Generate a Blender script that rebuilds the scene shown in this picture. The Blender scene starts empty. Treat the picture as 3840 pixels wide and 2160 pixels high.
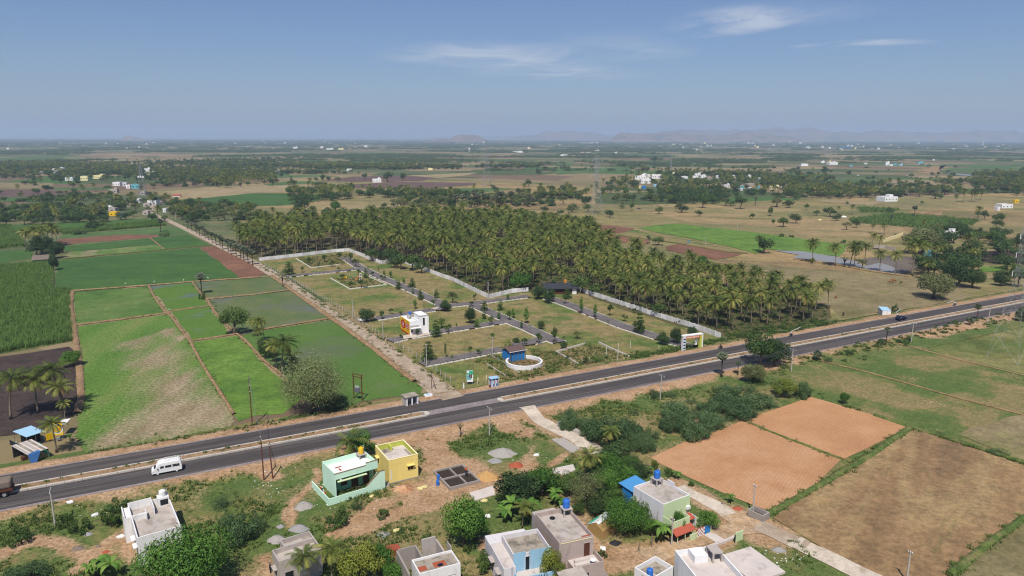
import bpy, math, random
import numpy as np
from mathutils import Vector, Matrix, Euler

# ---------------------------------------------------------------- camera, sky, sun, exposure
scene = bpy.context.scene
COL = scene.collection
FPX, CAM_H, PITCH, ROLL = 2666.0, 60.0, math.radians(12.0), math.radians(0.15)
cam = bpy.data.cameras.new('camera'); cam_o = bpy.data.objects.new('camera', cam); COL.objects.link(cam_o)
cam.sensor_width = 36.0; cam.lens = 36.0 * FPX / 3840.0; cam.clip_start = 0.5; cam.clip_end = 120000.0
cam_o.matrix_world = Matrix.Translation((0, 0, CAM_H)) @ Matrix.Rotation(math.radians(90) - PITCH, 4, 'X') @ Matrix.Rotation(ROLL, 4, 'Z')
scene.camera = cam_o
SUN_EL, SUN_AZ = math.radians(57.0), math.radians(6.0)      # shadows fall away from the camera, a little to the right
world = bpy.data.worlds.new('World'); scene.world = world; world.use_nodes = True
wn = world.node_tree; wn.nodes.clear()
def wnode(t, **kw):
    n = wn.nodes.new(t)
    for k, v in kw.items(): setattr(n, k, v)
    return n
sky = wnode('ShaderNodeTexSky', sky_type='NISHITA', sun_disc=False, sun_elevation=SUN_EL, sun_rotation=SUN_AZ + math.pi,
            altitude=100.0, air_density=1.0, dust_density=.7, ozone_density=3.0)
# thin cirrus, as a layer of air 6 km up that all sky directions share
tc = wnode('ShaderNodeTexCoord'); sep = wnode('ShaderNodeSeparateXYZ')
wn.links.new(tc.outputs['Generated'], sep.inputs[0])
def wmath(op, a, b=None, c=None):
    n = wnode('ShaderNodeMath', operation=op)
    for i, x in enumerate((a, b, c)):
        if x is None: continue
        if isinstance(x, (int, float)): n.inputs[i].default_value = x
        else: wn.links.new(x, n.inputs[i])
    return n.outputs[0]
zc = wmath('MAXIMUM', sep.outputs[2], 0.015)
px, py = wmath('DIVIDE', sep.outputs[0], zc), wmath('DIVIDE', sep.outputs[1], zc)
comb = wnode('ShaderNodeCombineXYZ'); wn.links.new(px, comb.inputs[0]); wn.links.new(py, comb.inputs[1])
mp = wnode('ShaderNodeMapping'); mp.inputs['Rotation'].default_value = (0, 0, 0.35); mp.inputs['Scale'].default_value = (.75, .5, 1)
wn.links.new(comb.outputs[0], mp.inputs[0])
nz = wnode('ShaderNodeTexNoise'); nz.inputs['Scale'].default_value = 1.5; nz.inputs['Detail'].default_value = 7; nz.inputs['Roughness'].default_value = .62; nz.inputs['Distortion'].default_value = .8
wn.links.new(mp.outputs[0], nz.inputs[0])
cover = None
for cx, cy, rx, ry, amp in ((-.35, 9.4, 1.5, 1.6, .75), (.35, 11.3, 1.4, 2.0, .45), (1.2, 12.2, 1.2, 1.6, .25), (1.95, 6.75, .62, 1.0, .95), (2.2, 6.3, .9, .8, .35), (3.95, 8.0, .62, .34, .8), (3.42, 8.35, .34, .3, .7), (1.55, 9.2, .8, 1.2, .3), (1.1, 8.0, .8, 1.0, .22),
                        (-9, 4, 2.5, 2.0, .6), (8, -3, 2.6, 1.4, .7), (-5, -7, 3, 1.6, .6), (2.5, -9, 2.4, 2, .6), (-2, -2.6, .9, .7, .6), (11, 3, 2, 1.2, .6), (-6, 1, 1.2, .8, .5)):
    dx = wmath('DIVIDE', wmath('SUBTRACT', px, cx), rx); dy = wmath('DIVIDE', wmath('SUBTRACT', py, cy), ry)
    r2 = wmath('ADD', wmath('MULTIPLY', dx, dx), wmath('MULTIPLY', dy, dy))
    g = wmath('MULTIPLY', wmath('MAXIMUM', wmath('SUBTRACT', 1.0, r2), 0.0), amp)
    cover = g if cover is None else wmath('ADD', cover, g)
dens = wmath('MULTIPLY', cover, wmath('MAXIMUM', wmath('MULTIPLY', wmath('SUBTRACT', nz.outputs[0], .33), 2.6), 0.0))
dens = wmath('MINIMUM', wmath('MULTIPLY', dens, .8), 0.5)
mixc = wnode('ShaderNodeMixRGB'); mixc.inputs[2].default_value = (10.4, 10.6, 11.1, 1)
wn.links.new(dens, mixc.inputs[0]); tint = wnode('ShaderNodeMixRGB', blend_type='MULTIPLY'); tint.inputs[0].default_value = 1; tint.inputs[2].default_value = (.84, .93, 1.17, 1); wn.links.new(sky.outputs[0], tint.inputs[1]); wn.links.new(tint.outputs[0], mixc.inputs[1])
bg = wnode('ShaderNodeBackground'); bg.inputs[1].default_value = 0.07; wn.links.new(mixc.outputs[0], bg.inputs[0])
wo = wnode('ShaderNodeOutputWorld'); wn.links.new(bg.outputs[0], wo.inputs[0])
sun = bpy.data.lights.new('sun', 'SUN'); sun.energy = 5.0; sun.angle = math.radians(0.53); sun.color = (1.0, .955, .88)
sun_o = bpy.data.objects.new('sun', sun); COL.objects.link(sun_o)
ldir = Vector((math.sin(SUN_AZ) * math.cos(SUN_EL), math.cos(SUN_AZ) * math.cos(SUN_EL), -math.sin(SUN_EL)))
sun_o.rotation_euler = ldir.to_track_quat('-Z', 'Y').to_euler()
vs = scene.view_settings; vs.view_transform = 'Standard'; vs.look = 'None'; vs.exposure = 0.08; vs.gamma = 1.0; vs.use_curve_mapping = False
scene.render.engine = 'CYCLES'
cy_ = scene.cycles; cy_.use_denoising = True; cy_.max_bounces = 5; cy_.diffuse_bounces = 2; cy_.glossy_bounces = 2; cy_.transmission_bounces = 2; cy_.transparent_max_bounces = 6; cy_.volume_bounces = 1
cy_.volume_step_rate = 1.0; cy_.filter_width = 1.15; cy_.caustics_reflective = False; cy_.caustics_refractive = False
try: cy_.denoiser = 'OPENIMAGEDENOISE'; cy_.denoising_prefilter = 'ACCURATE'
except Exception: pass

# ---------------------------------------------------------------- places: survey points read off the ground plane
SURVEY = {'t0': (0, 460), 't1': (960, 460), 't2': (1920, 460), 't3': (2880, 460), 'm0': (0, 960), 'm1': (960, 960), 'm2': (1920, 960), 'm3': (2880, 960),
          'b0': (0, 1560), 'b1': (960, 1560), 'b2': (1760, 1560), 'b3': (2880, 1560)}
def pix(t, x, y):
    if t == 'o': return x * 3840 / 2576, y * 3840 / 2576
    if t == 'z': return 2560 + x * .28986, 1740 + y * .28986
    if t == 'q': return 2320 + x * .24845, 620 + y * .24845
    if t == 'w': return 400 + x * .20704, 560 + y * .20704
    if t == 'k': return 1480 + x * .10354, 1140 + y * .10354
    if t == 'e': return 2500 + x * .10354, 1200 + y * .10354
    if t == 'h': return 1840 + x * .10354, 1270 + y * .10354
    if t == 's': return 1700 + x * .10354, 1380 + y * .10354
    if t == 'g': return 1160 + x * .18634, 1640 + y * .18634
    if t == 'l': return 80 + x * .13115, 1530 + y * .13115
    if t == 'j': return 1460 + x * .0759, 1430 + y * .0759
    a, b = SURVEY[t]
    return a + x * .41415, b + y * .41415
SR, CR = math.sin(ROLL), math.cos(ROLL)
SP, CP = math.sin(PITCH), math.cos(PITCH)
def P(t, x, y, z=0.0):
    u, v = pix(t, x, y)
    a, b = (u - 1920) / FPX, (1080 - v) / FPX
    a, b = a * CR - b * SR, a * SR + b * CR
    fy, fz = CP + b * SP, -SP + b * CP
    k = (z - CAM_H) / fz
    return (a * k, fy * k)
def L(t, *xy):
    return [P(t, xy[i], xy[i + 1]) for i in range(0, len(xy), 2)]
def PP(s, z=0.0):
    """'m0 1,2 3,4 m1 5,6' -> ground points"""
    out, t = [], None
    for w in s.split():
        if ',' in w:
            a, b = w.split(','); out.append(P(t, float(a), float(b), z))
        else: t = w
    return out
def depth(x, y, z=0.0): return y * CP - (z - CAM_H) * SP
def mpp(x, y): return depth(x, y) / FPX                     # metres per photograph pixel
def high(t, x, y, dy, z=0.0):
    """height of an upright thing whose foot is at x,y and whose top is dy crop pixels above"""
    X, Y = P(t, x, y, z); v0 = pix(t, x, y)[1]; v1 = pix(t, x, y - dy)[1]
    b = (1080 - v1) / FPX; fy, fz = CP + b * SP, -SP + b * CP
    return CAM_H + fz * (Y / fy) - z
def to_px(x, y, z):
    d = y * CP - (z - CAM_H) * SP; b = (y * SP + (z - CAM_H) * CP) / d; a = x / d
    a, b = a * CR + b * SR, -a * SR + b * CR
    return 1920 + a * FPX, 1080 - b * FPX
def in_view(x, y, z=3.0, m=120):
    if y < 5: return False
    u, v = to_px(x, y, z); return -m < u < 3840 + m and v < 2160 + m * 1.5

# ---------------------------------------------------------------- materials
def lin(h, k=1.0):
    h = h.lstrip('#'); out = []
    for i in (0, 2, 4):
        c = int(h[i:i + 2], 16) / 255; c = c / 12.92 if c <= .04045 else ((c + .055) / 1.055) ** 2.4
        out.append(min(c * k, .92))
    return tuple(out) + (1.0,)
MATS = {}
class NT:
    def __init__(s, name):
        s.m = bpy.data.materials.new(name); s.m.use_nodes = True; s.t = s.m.node_tree; s.t.nodes.clear(); MATS[name] = s.m
        s.out = s.n('ShaderNodeOutputMaterial'); s.b = s.n('ShaderNodeBsdfPrincipled'); s.l(s.b.outputs[0], s.out.inputs[0])
        s.b.inputs['Specular IOR Level'].default_value = .25
    def n(s, t, **kw):
        n = s.t.nodes.new(t)
        for k, v in kw.items(): setattr(n, k, v)
        return n
    def l(s, a, b): s.t.links.new(a, b)
    def pos(s, sc=(1, 1, 1), rot=0.0, obj=False, loc=(0, 0, 0)):
        g = s.n('ShaderNodeTexCoord').outputs['Object'] if obj else s.n('ShaderNodeNewGeometry').outputs['Position']
        m = s.n('ShaderNodeMapping'); m.inputs['Scale'].default_value = sc; m.inputs['Rotation'].default_value = (0, 0, rot); m.inputs['Location'].default_value = loc
        if rot:
            m.inputs['Rotation'].default_value = (0, 0, 0); r_ = s.n('ShaderNodeMapping'); r_.inputs['Rotation'].default_value = (0, 0, rot); s.l(g, r_.inputs[0]); g = r_.outputs[0]
        s.l(g, m.inputs[0]); return m.outputs[0]
    def noise(s, v, scale, detail=4, rough=.55, dist=0.0):
        n = s.n('ShaderNodeTexNoise'); n.inputs['Scale'].default_value = scale; n.inputs['Detail'].default_value = detail; n.inputs['Roughness'].default_value = rough; n.inputs['Distortion'].default_value = dist
        s.l(v, n.inputs[0]); return n.outputs[0]
    def ramp(s, f, stops, interp='LINEAR'):
        r = s.n('ShaderNodeValToRGB'); e = r.color_ramp; e.interpolation = interp
        while len(e.elements) < len(stops): e.elements.new(.5)
        for i, (p, c) in enumerate(stops): e.elements[i].position = p; e.elements[i].color = c if isinstance(c, tuple) else lin(c)
        s.l(f, r.inputs[0]); return r.outputs[0]
    def mix(s, f, a, b, mode='MIX'):
        n = s.n('ShaderNodeMixRGB', blend_type=mode)
        for i, x in enumerate((f, a, b)):
            if isinstance(x, (int, float)): n.inputs[i].default_value = x if i == 0 else (x, x, x, 1)
            elif isinstance(x, tuple): n.inputs[i].default_value = x
            elif isinstance(x, str): n.inputs[i].default_value = lin(x)
            else: s.l(x, n.inputs[i])
        return n.outputs[0]
    def math(s, op, a, b=0.0, clamp=False):
        n = s.n('ShaderNodeMath', operation=op, use_clamp=clamp)
        for i, x in enumerate((a, b)):
            if isinstance(x, (int, float)): n.inputs[i].default_value = x
            else: s.l(x, n.inputs[i])
        return n.outputs[0]
    def attr(s, name): return s.n('ShaderNodeAttribute', attribute_name=name).outputs['Fac']
    def col(s, c, rough=.9):
        if isinstance(c, (tuple, str)): s.b.inputs['Base Color'].default_value = c if isinstance(c, tuple) else lin(c)
        else: s.l(c, s.b.inputs['Base Color'])
        if isinstance(rough, (int, float)): s.b.inputs['Roughness'].default_value = rough
        else: s.l(rough, s.b.inputs['Roughness'])
        return s
    def bump(s, h, strength=.4, dist=.1):
        b = s.n('ShaderNodeBump'); b.inputs['Strength'].default_value = strength; b.inputs['Distance'].default_value = dist
        s.l(h, b.inputs['Height']); s.l(b.outputs[0], s.b.inputs['Normal']); return s
def ground_mat(name, cols, scale=.06, fine=1.6, amt=.35, stretch=(1, 1), rot=0.0, bump=.3, k=.86, rough=.95, seed=0.0, lo=.32, hi=.68, patch=None, cells=None):
    """soil or crop cover: broad patches (ramp over slow noise) times fine grain. patch=(colour, scale, lo, hi) lays a second kind of cover in islands"""
    s = NT(name); v = s.pos((stretch[0], stretch[1], 1), rot, loc=(seed * 17.3, seed * 9.1, seed))
    f = s.noise(v, scale, 6, .62, .3); n = len(cols)
    c = s.ramp(f, [(lo + (hi - lo) * i / max(n - 1, 1), lin(x, k)) for i, x in enumerate(cols)])
    if patch:
        pf = s.ramp(s.noise(v, patch[1], 6, .65, .5), [(patch[2], (0, 0, 0, 1)), (patch[3], (1, 1, 1, 1))])
        c = s.mix(pf, c, lin(patch[0], k))
    if cells:
        vo = s.n('ShaderNodeTexVoronoi', feature='F1'); vo.inputs['Scale'].default_value = 1.0; vo.inputs['Randomness'].default_value = .8; s.l(s.pos((1 / cells[0], 1 / cells[1], 0), .25), vo.inputs[0]); sc_ = s.n('ShaderNodeSeparateColor'); s.l(vo.outputs['Color'], sc_.inputs[0])
        c = s.mix(.75, c, s.ramp(sc_.outputs[0], [(0, (.75, .85, .68, 1)), (.25, (1.12, 1.06, 1.0, 1)), (.45, (.82, .92, .7, 1)), (.6, (1.25, 1.12, 1.0, 1)), (.75, (.9, .8, .76, 1)), (.88, (1.05, 1.08, .95, 1))], 'CONSTANT'), 'MULTIPLY')
    g = s.noise(s.pos((1, 1, 1)), fine, 5, .7); g2 = s.noise(s.pos((1, 1, 1)), fine * .22, 3, .6)
    g3 = s.noise(s.pos((1, 1, 1)), fine * 2.6, 2, .6)
    gg = s.math('ADD', s.math('ADD', s.math('MULTIPLY', g, .45), s.math('MULTIPLY', g2, .3)), s.math('MULTIPLY', g3, .25))
    c = s.mix(min(1, amt * 1.7), c, s.ramp(gg, [(.4, (.42, .42, .42, 1)), (.6, (1.58, 1.56, 1.52, 1))]), 'MULTIPLY')
    s.col(c, rough)
    if bump: s.bump(g, bump, .25)
    return s.m
def plain(name, hexc, rough=.8, k=.9, var=.18, scale=1.4, metal=0.0, dirt=None, streak=False):
    s = NT(name); v = s.pos((1, 1, .18 if streak else 1))
    f = s.noise(v, scale, 5, .6)
    c = s.mix(var, lin(hexc, k), s.ramp(f, [(.3, (.45, .45, .45, 1)), (.7, (1.25, 1.25, 1.25, 1))]), 'MULTIPLY')
    if dirt:
        c = s.mix(s.ramp(s.noise(v, scale * dirt[1], 6, .7), [(dirt[2], (0, 0, 0, 1)), (dirt[3], (1, 1, 1, 1))]), c, lin(dirt[0], k))
    s.col(c, rough); s.b.inputs['Metallic'].default_value = metal
    return s.m
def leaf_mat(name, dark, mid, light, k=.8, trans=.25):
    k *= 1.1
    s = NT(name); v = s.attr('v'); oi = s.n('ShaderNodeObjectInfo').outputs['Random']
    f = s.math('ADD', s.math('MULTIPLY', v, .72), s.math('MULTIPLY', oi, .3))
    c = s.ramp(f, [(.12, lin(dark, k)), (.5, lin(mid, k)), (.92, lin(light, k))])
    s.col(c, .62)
    if trans:
        t = s.n('ShaderNodeBsdfTranslucent'); s.l(c, t.inputs[0]); m = s.n('ShaderNodeMixShader'); m.inputs[0].default_value = trans
        s.l(s.b.outputs[0], m.inputs[1]); s.l(t.outputs[0], m.inputs[2]); s.l(m.outputs[0], s.out.inputs[0])
    return s.m

# ---------------------------------------------------------------- mesh builder
def mesh_from(name, V, F, mat=None, smooth=False, mats=None, mi=None, v=None):
    me = bpy.data.meshes.new(name)
    V = np.asarray(V, dtype=np.float32).reshape(-1, 3)
    me.from_pydata(V.tolist(), [], F)
    if mats:
        for m in mats: me.materials.append(MATS[m] if isinstance(m, str) else m)
        me.polygons.foreach_set('material_index', np.asarray(mi, dtype=np.int32))
    elif mat is not None: me.materials.append(MATS[mat] if isinstance(mat, str) else mat)
    if smooth: me.polygons.foreach_set('use_smooth', np.ones(len(me.polygons), dtype=bool))
    if v is not None:
        a = me.attributes.new('v', 'FLOAT', 'FACE'); a.data.foreach_set('value', np.asarray(v, dtype=np.float32))
    me.update(); return me
def link(name, me, parent=None, loc=None, rz=None):
    o = bpy.data.objects.new(name, me); COL.objects.link(o)
    if parent is not None: o.parent = parent
    if loc is not None: o.location = loc
    if rz is not None: o.rotation_euler = (0, 0, rz)
    return o
class B:
    """collects shapes that belong to one piece"""
    def __init__(s): s.V, s.F = [], []
    def add(s, V, F):
        n = len(s.V); s.V += [tuple(v) for v in V]; s.F += [tuple(i + n for i in f) for f in F]; return s
    def box(s, x0, x1, y0, y1, z0, z1):
        V = [(x, y, z) for z in (z0, z1) for y in (y0, y1) for x in (x0, x1)]
        return s.add(V, [(0, 2, 3, 1), (4, 5, 7, 6), (0, 1, 5, 4), (2, 6, 7, 3), (0, 4, 6, 2), (1, 3, 7, 5)])
    def prism(s, poly, z0, z1):
        n = len(poly); a = sum(poly[i][0] * poly[(i + 1) % n][1] - poly[(i + 1) % n][0] * poly[i][1] for i in range(n))
        if a < 0: poly = poly[::-1]
        V = [(p[0], p[1], z0) for p in poly] + [(p[0], p[1], z1) for p in poly]
        return s.add(V, [tuple(range(n))[::-1], tuple(range(n, 2 * n))] + [(i, (i + 1) % n, n + (i + 1) % n, n + i) for i in range(n)])
    def extr(s, poly, ax, a0, a1):
        """prism of a profile given in the two other axes, pushed along ax"""
        def mk(p, a): return {'x': (a, p[0], p[1]), 'y': (p[0], a, p[1])}[ax]
        n = len(poly); V = [mk(p, a0) for p in poly] + [mk(p, a1) for p in poly]
        return s.add(V, [tuple(range(n)), tuple(range(n, 2 * n))[::-1]] + [(i, n + i, n + (i + 1) % n, (i + 1) % n) for i in range(n)])
    def tube(s, pts, rad, n=6, cap=True):
        pts = [Vector(p) for p in pts]; rad = rad if isinstance(rad, (list, tuple)) else [rad] * len(pts); V = []
        for i, p in enumerate(pts):
            d = (pts[min(i + 1, len(pts) - 1)] - pts[max(i - 1, 0)]).normalized()
            a = d.orthogonal().normalized() if abs(d.z) < .95 else Vector((1, 0, 0)); a = (a - d * a.dot(d)).normalized(); b = d.cross(a)
            V += [p + (a * math.cos(k * math.tau / n) + b * math.sin(k * math.tau / n)) * rad[i] for k in range(n)]
        F = [(i * n + k, i * n + (k + 1) % n, (i + 1) * n + (k + 1) % n, (i + 1) * n + k) for i in range(len(pts) - 1) for k in range(n)]
        if cap: F += [tuple(range(n))[::-1], tuple(range((len(pts) - 1) * n, len(pts) * n))]
        return s.add(V, F)
    def lathe(s, prof, n=14, c=(0, 0), cap=True):
        V = [(c[0] + r * math.cos(k * math.tau / n), c[1] + r * math.sin(k * math.tau / n), z) for r, z in prof for k in range(n)]
        F = [(i * n + k, i * n + (k + 1) % n, (i + 1) * n + (k + 1) % n, (i + 1) * n + k) for i in range(len(prof) - 1) for k in range(n)]
        if cap: F += [tuple(range(n))[::-1], tuple(range((len(prof) - 1) * n, len(prof) * n))]
        return s.add(V, F)
    def xf(s, m): s.V = [tuple(m @ Vector(v)) for v in s.V]; return s
    def build(s, name, mat, parent=None, loc=None, rz=None, smooth=False):
        return link(name, mesh_from(name, s.V, s.F, mat, smooth), parent, loc, rz)
def tag(o, label, cat, group=None):
    o['label'] = label; o['category'] = cat
    if group: o['group'] = group
    return o
def kind(o, k, label=None, cat=None):
    o['kind'] = k
    if label: o['label'] = label
    if cat: o['category'] = cat
    return o
def thing(name, label, cat, loc=(0, 0, 0), rz=0.0, group=None, sc=None):
    o = bpy.data.objects.new(name, None); COL.objects.link(o); o.location = loc; o.rotation_euler = (0, 0, rz); o.empty_display_size = .3
    if sc: o.scale = (sc, sc, sc) if isinstance(sc, (int, float)) else sc
    return tag(o, label, cat, group)
# ================================================================ large structure: ground, fields, roads
random.seed(7); rng = np.random.default_rng(7)
# ---- value noise for natural outlines and cover
_tab = rng.random((256, 256))
def vnoise(x, y):
    x = np.asarray(x, float); y = np.asarray(y, float); xi = np.floor(x).astype(int); yi = np.floor(y).astype(int); fx = x - xi; fy = y - yi
    fx = fx * fx * (3 - 2 * fx); fy = fy * fy * (3 - 2 * fy)
    g = lambda a, b: _tab[a % 256, b % 256]
    return (g(xi, yi) * (1 - fx) + g(xi + 1, yi) * fx) * (1 - fy) + (g(xi, yi + 1) * (1 - fx) + g(xi + 1, yi + 1) * fx) * fy
def fbm(x, y, o=4):
    t = 0; a = .5
    for i in range(o): t = t + a * vnoise(np.asarray(x) * 2 ** i + 31.7 * i, np.asarray(y) * 2 ** i + 11.3 * i); a *= .5
    return t / (1 - .5 ** o)
def sstep(a, b, x):
    t = np.clip((np.asarray(x, float) - a) / (b - a), 0, 1); return t * t * (3 - 2 * t)
def inside(poly, x, y):
    x = np.asarray(x, float); y = np.asarray(y, float); r = np.zeros(x.shape, bool); n = len(poly)
    for i in range(n):
        x0, y0 = poly[i]; x1, y1 = poly[(i + 1) % n]
        if y0 == y1: continue
        c = ((y0 > y) != (y1 > y)) & (x < (x1 - x0) * (y - y0) / (y1 - y0) + x0); r ^= c
    return r
def seg_dist(line, x, y):
    x = np.asarray(x, float); y = np.asarray(y, float); d = np.full(x.shape, 1e9)
    for (x0, y0), (x1, y1) in zip(line[:-1], line[1:]):
        dx, dy = x1 - x0, y1 - y0; q = dx * dx + dy * dy + 1e-9; t = np.clip(((x - x0) * dx + (y - y0) * dy) / q, 0, 1)
        d = np.minimum(d, np.hypot(x - x0 - t * dx, y - y0 - t * dy))
    return d
# ---- highway line: a slight curve fitted through the median kerb
ROAD_Z = 0.8
_med = [P(t, x, y, ROAD_Z) for t, x, y in (('b0', 150, 650), ('b0', 820, 510), ('b0', 1640, 370), ('b0', 2318, 245), ('b1', 900, 90), ('m1', 1560, 1410), ('m1', 2180, 1295), ('m2', 1000, 1080), ('m2', 1850, 930), ('m3', 160, 805), ('m3', 1300, 590), ('m3', 2318, 400))]
_c = np.polyfit([p[0] for p in _med], [p[1] for p in _med], 3)
def road_y(x): return np.polyval(_c, x)
def road_at(x, off):
    """point beside the median line: off > 0 is away from the camera"""
    s = float(np.polyval(np.polyder(_c), x)); n = math.hypot(1, s)
    return (x - off * s / n, float(road_y(x)) + off / n)
def road_off(x, y):
    s = np.polyval(np.polyder(_c), x); return (np.asarray(y) - road_y(x)) / np.hypot(1, s)
def strip(name, mat, xs, o0, o1, z0, z1=None, nx=1, noise=0.0):
    """ribbon along the highway between two offsets"""
    V, F = [], []; k = nx + 1
    for x in xs:
        for j in range(k):
            o = o0 + (o1 - o0) * j / nx; z = z0 + ((z1 if z1 is not None else z0) - z0) * j / nx
            q = road_at(x, o); V.append((q[0], q[1], z))
    for i in range(len(xs) - 1):
        for j in range(nx): F.append((i * k + j, (i + 1) * k + j, (i + 1) * k + j + 1, i * k + j + 1))
    return mesh_from(name, V, F, mat)
LAY = [0.006]
def field(name, mat, poly, wob=.7, step=3.0, z=None, raise_=0.0):
    """flat cover with slightly wandering edges, each laid 4 mm above the one before"""
    out = []
    for i in range(len(poly)):
        a, b = poly[i], poly[(i + 1) % len(poly)]; d = math.dist(a, b); n = max(1, min(60, int(d / (step * max(1, a[1] / 200)))))
        for k in range(n):
            t = k / n; x, y = a[0] + (b[0] - a[0]) * t, a[1] + (b[1] - a[1]) * t; w = wob * max(1, y / 250)
            out.append((x + w * (float(vnoise(x * .13 + 5, y * .13)) - .5) * 2, y + w * (float(vnoise(x * .13, y * .13 + 9)) - .5) * 2))
    if z is None: LAY[0] += .004; z = LAY[0]
    o = link(name, mesh_from(name, [(x, y, z + raise_) for x, y in out], [tuple(range(len(out)))], mat)); o['kind'] = 'structure'
    return o
def ribbon(name, mat, line, w, h=0.0, z=None, wob=.15, parent=None, k='structure', step=2.5):
    """path or earth bank following a line; h > 0 gives it a rounded raised section"""
    pts = []
    for a, b in zip(line[:-1], line[1:]):
        n = max(1, min(80, int(math.dist(a, b) / (step * max(1, a[1] / 200)))))
        for i in range(n): pts.append((a[0] + (b[0] - a[0]) * i / n, a[1] + (b[1] - a[1]) * i / n))
    pts.append(line[-1])
    if z is None: LAY[0] += .004; z = LAY[0]
    w = w * .8 if h else w
    prof = [(-.5, 0), (.5, 0)] if not h else [(-.5, -.05), (-.26, h * .85), (0, h), (.26, h * .85), (.5, -.05)]
    V, F = [], []; m = len(prof)
    for i, p in enumerate(pts):
        q0, q1 = pts[max(i - 1, 0)], pts[min(i + 1, len(pts) - 1)]; dx, dy = q1[0] - q0[0], q1[1] - q0[1]; l = math.hypot(dx, dy) + 1e-9
        ww = w * (1 + wob * 2 * (float(vnoise(p[0] * .35, p[1] * .35)) - .5)); jx = wob * 1.2 * (float(vnoise(p[0] * .2 + 40, p[1] * .2)) - .5)
        for a, hh in prof: V.append((p[0] - dy / l * (a * ww + jx), p[1] + dx / l * (a * ww + jx), z + hh * (1 + .5 * (float(vnoise(p[0] * .8, p[1] * .8 + a)) - .5))))
    for i in range(len(pts) - 1):
        for j in range(m - 1): F.append((i * m + j, (i + 1) * m + j, (i + 1) * m + j + 1, i * m + j + 1)[::-1])
    o = link(name, mesh_from(name, V, F, mat, smooth=bool(h)), parent)
    if k and parent is None: o['kind'] = k
    return o

# ---- materials of the land
ground_mat('dry_olive', ['#6b6440', '#7c7150', '#887a5a', '#71703f'], .035, 1.1, .34, bump=.25)
ground_mat('plot_grass', ['#54682f', '#6c703b', '#7f7548', '#8b7a54', '#5c6a33'], .05, 1.5, .45, lo=.36, hi=.64, seed=3, patch=('#8c7856', .09, .55, .72))
ground_mat('pasture', ['#566430', '#66703a', '#757443', '#8a8055', '#616c36'], .03, 1.2, .38, stretch=(.6, 1), rot=.5, seed=5, patch=('#988660', .05, .6, .75), cells=(70, 60))
ground_mat('far_pasture', ['#7a744c', '#8a7b58', '#93805c', '#77714a', '#6c6e44'], .014, .35, .3, stretch=(.6, 1.3), rot=.25, seed=7, cells=(95, 55))
ground_mat('paddy_lime', ['#4f712b', '#5b7a2d', '#668334', '#54742d'], .05, .9, .35, seed=8, k=.82)
ground_mat('paddy_green', ['#48682c', '#547130', '#61773a', '#6c7543'], .04, .9, .32, seed=9, k=.82)
ground_mat('paddy_dark', ['#385727', '#3e5f29', '#45662c', '#3a5927'], .05, .5, .22, stretch=(.4, 1), rot=-.1, seed=10, k=.82)
ground_mat('paddy_far', ['#445e31', '#4f6a38', '#5d7242'], .02, .4, .25, seed=11, k=.82)
ground_mat('red_plough', ['#6f4f3d', '#7a5643', '#835e49'], .05, .8, .3, seed=12)
ground_mat('dark_plough', ['#5a4740', '#65504a', '#6e5a50'], .03, .5, .3, seed=13)
ground_mat('tan_stubble', ['#877a57', '#948462', '#9c8a68', '#817653'], .03, .4, .3, stretch=(.3, 1), seed=14)
ground_mat('fallow_brown', ['#7f6648', '#8d7150', '#98805a', '#866b4c', '#776248'], .06, 1.0, .34, stretch=(.16, 1.0), rot=-.9, seed=15, patch=('#62653a', .11, .62, .74))
ground_mat('black_soil', ['#332a27', '#3f3430', '#473a35', '#3a302c'], .08, 1.2, .4, seed=16)
ground_mat('bund_soil', ['#7f6749', '#8c7152', '#9a7d60', '#6d6541'], .4, 2.2, .4, seed=17)
ground_mat('verge_green', ['#465a2a', '#53642e', '#626b39', '#7a6f48'], .5, 2.2, .45, seed=18)
ground_mat('dusty_lane', ['#9a8873', '#a6937e', '#b09e8a', '#94826e'], .15, 1.6, .22, seed=20)
ground_mat('concrete_lane', ['#b9a996', '#c6b7a5', '#ccbfae', '#a99883'], .2, 1.8, .22, seed=21)
ground_mat('plot_asphalt', ['#605a59', '#6b6463', '#767070'], .2, 2.0, .22, seed=22, bump=.12)
ground_mat('packed_dirt', ['#a1835f', '#ad9070', '#b79c7e', '#a38a6c'], .3, 1.6, .35, seed=36)
ground_mat('wet_mud', ['#5c5249', '#6c6054', '#75695a'], .05, .8, .25, seed=23, rough=.5)
ground_mat('mid_scrub', ['#4f5a35', '#5b6340', '#6a6a45', '#79704f'], .03, .5, .35, seed=24)
# half-tended paddy: green with bare dry patches
ground_mat('paddy_patchy', ['#4a6c2d', '#567434', '#67783f', '#787e4c'], .035, 1.1, .4, stretch=(1.6, .45), rot=-.25, seed=25, patch=('#8f7f66', .05, .47, .6))
def wet_mat(name, cols, water, scale, lo, hi, seed):
    s = NT(name); v = s.pos((1, 1, 1), loc=(seed * 13, seed * 7, 0)); f = s.ramp(s.noise(v, scale, 6, .6, .4), [(lo, (0, 0, 0, 1)), (hi, (1, 1, 1, 1))])
    g = s.noise(s.pos(), .9, 5, .7); c = s.ramp(s.noise(v, scale * 2, 5), [(.3, lin(cols[0], .82)), (.7, lin(cols[1], .82))])
    c = s.mix(.32, c, s.ramp(g, [(.3, (.4, .4, .4, 1)), (.72, (1.7, 1.7, 1.7, 1))]), 'MULTIPLY')
    c = s.mix(f, c, lin(water)); r = s.ramp(f, [(0, (.95,) * 3 + (1,)), (1, (.22,) * 3 + (1,))]); s.col(c, r); s.bump(g, .15, .1)
wet_mat('paddy_wet', ['#52673a', '#6b7048'], '#5d5f58', .045, .52, .74, 1)
wet_mat('paddy_wet2', ['#50712b', '#5b782d'], '#5c625f', .04, .53, .66, 3)
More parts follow.
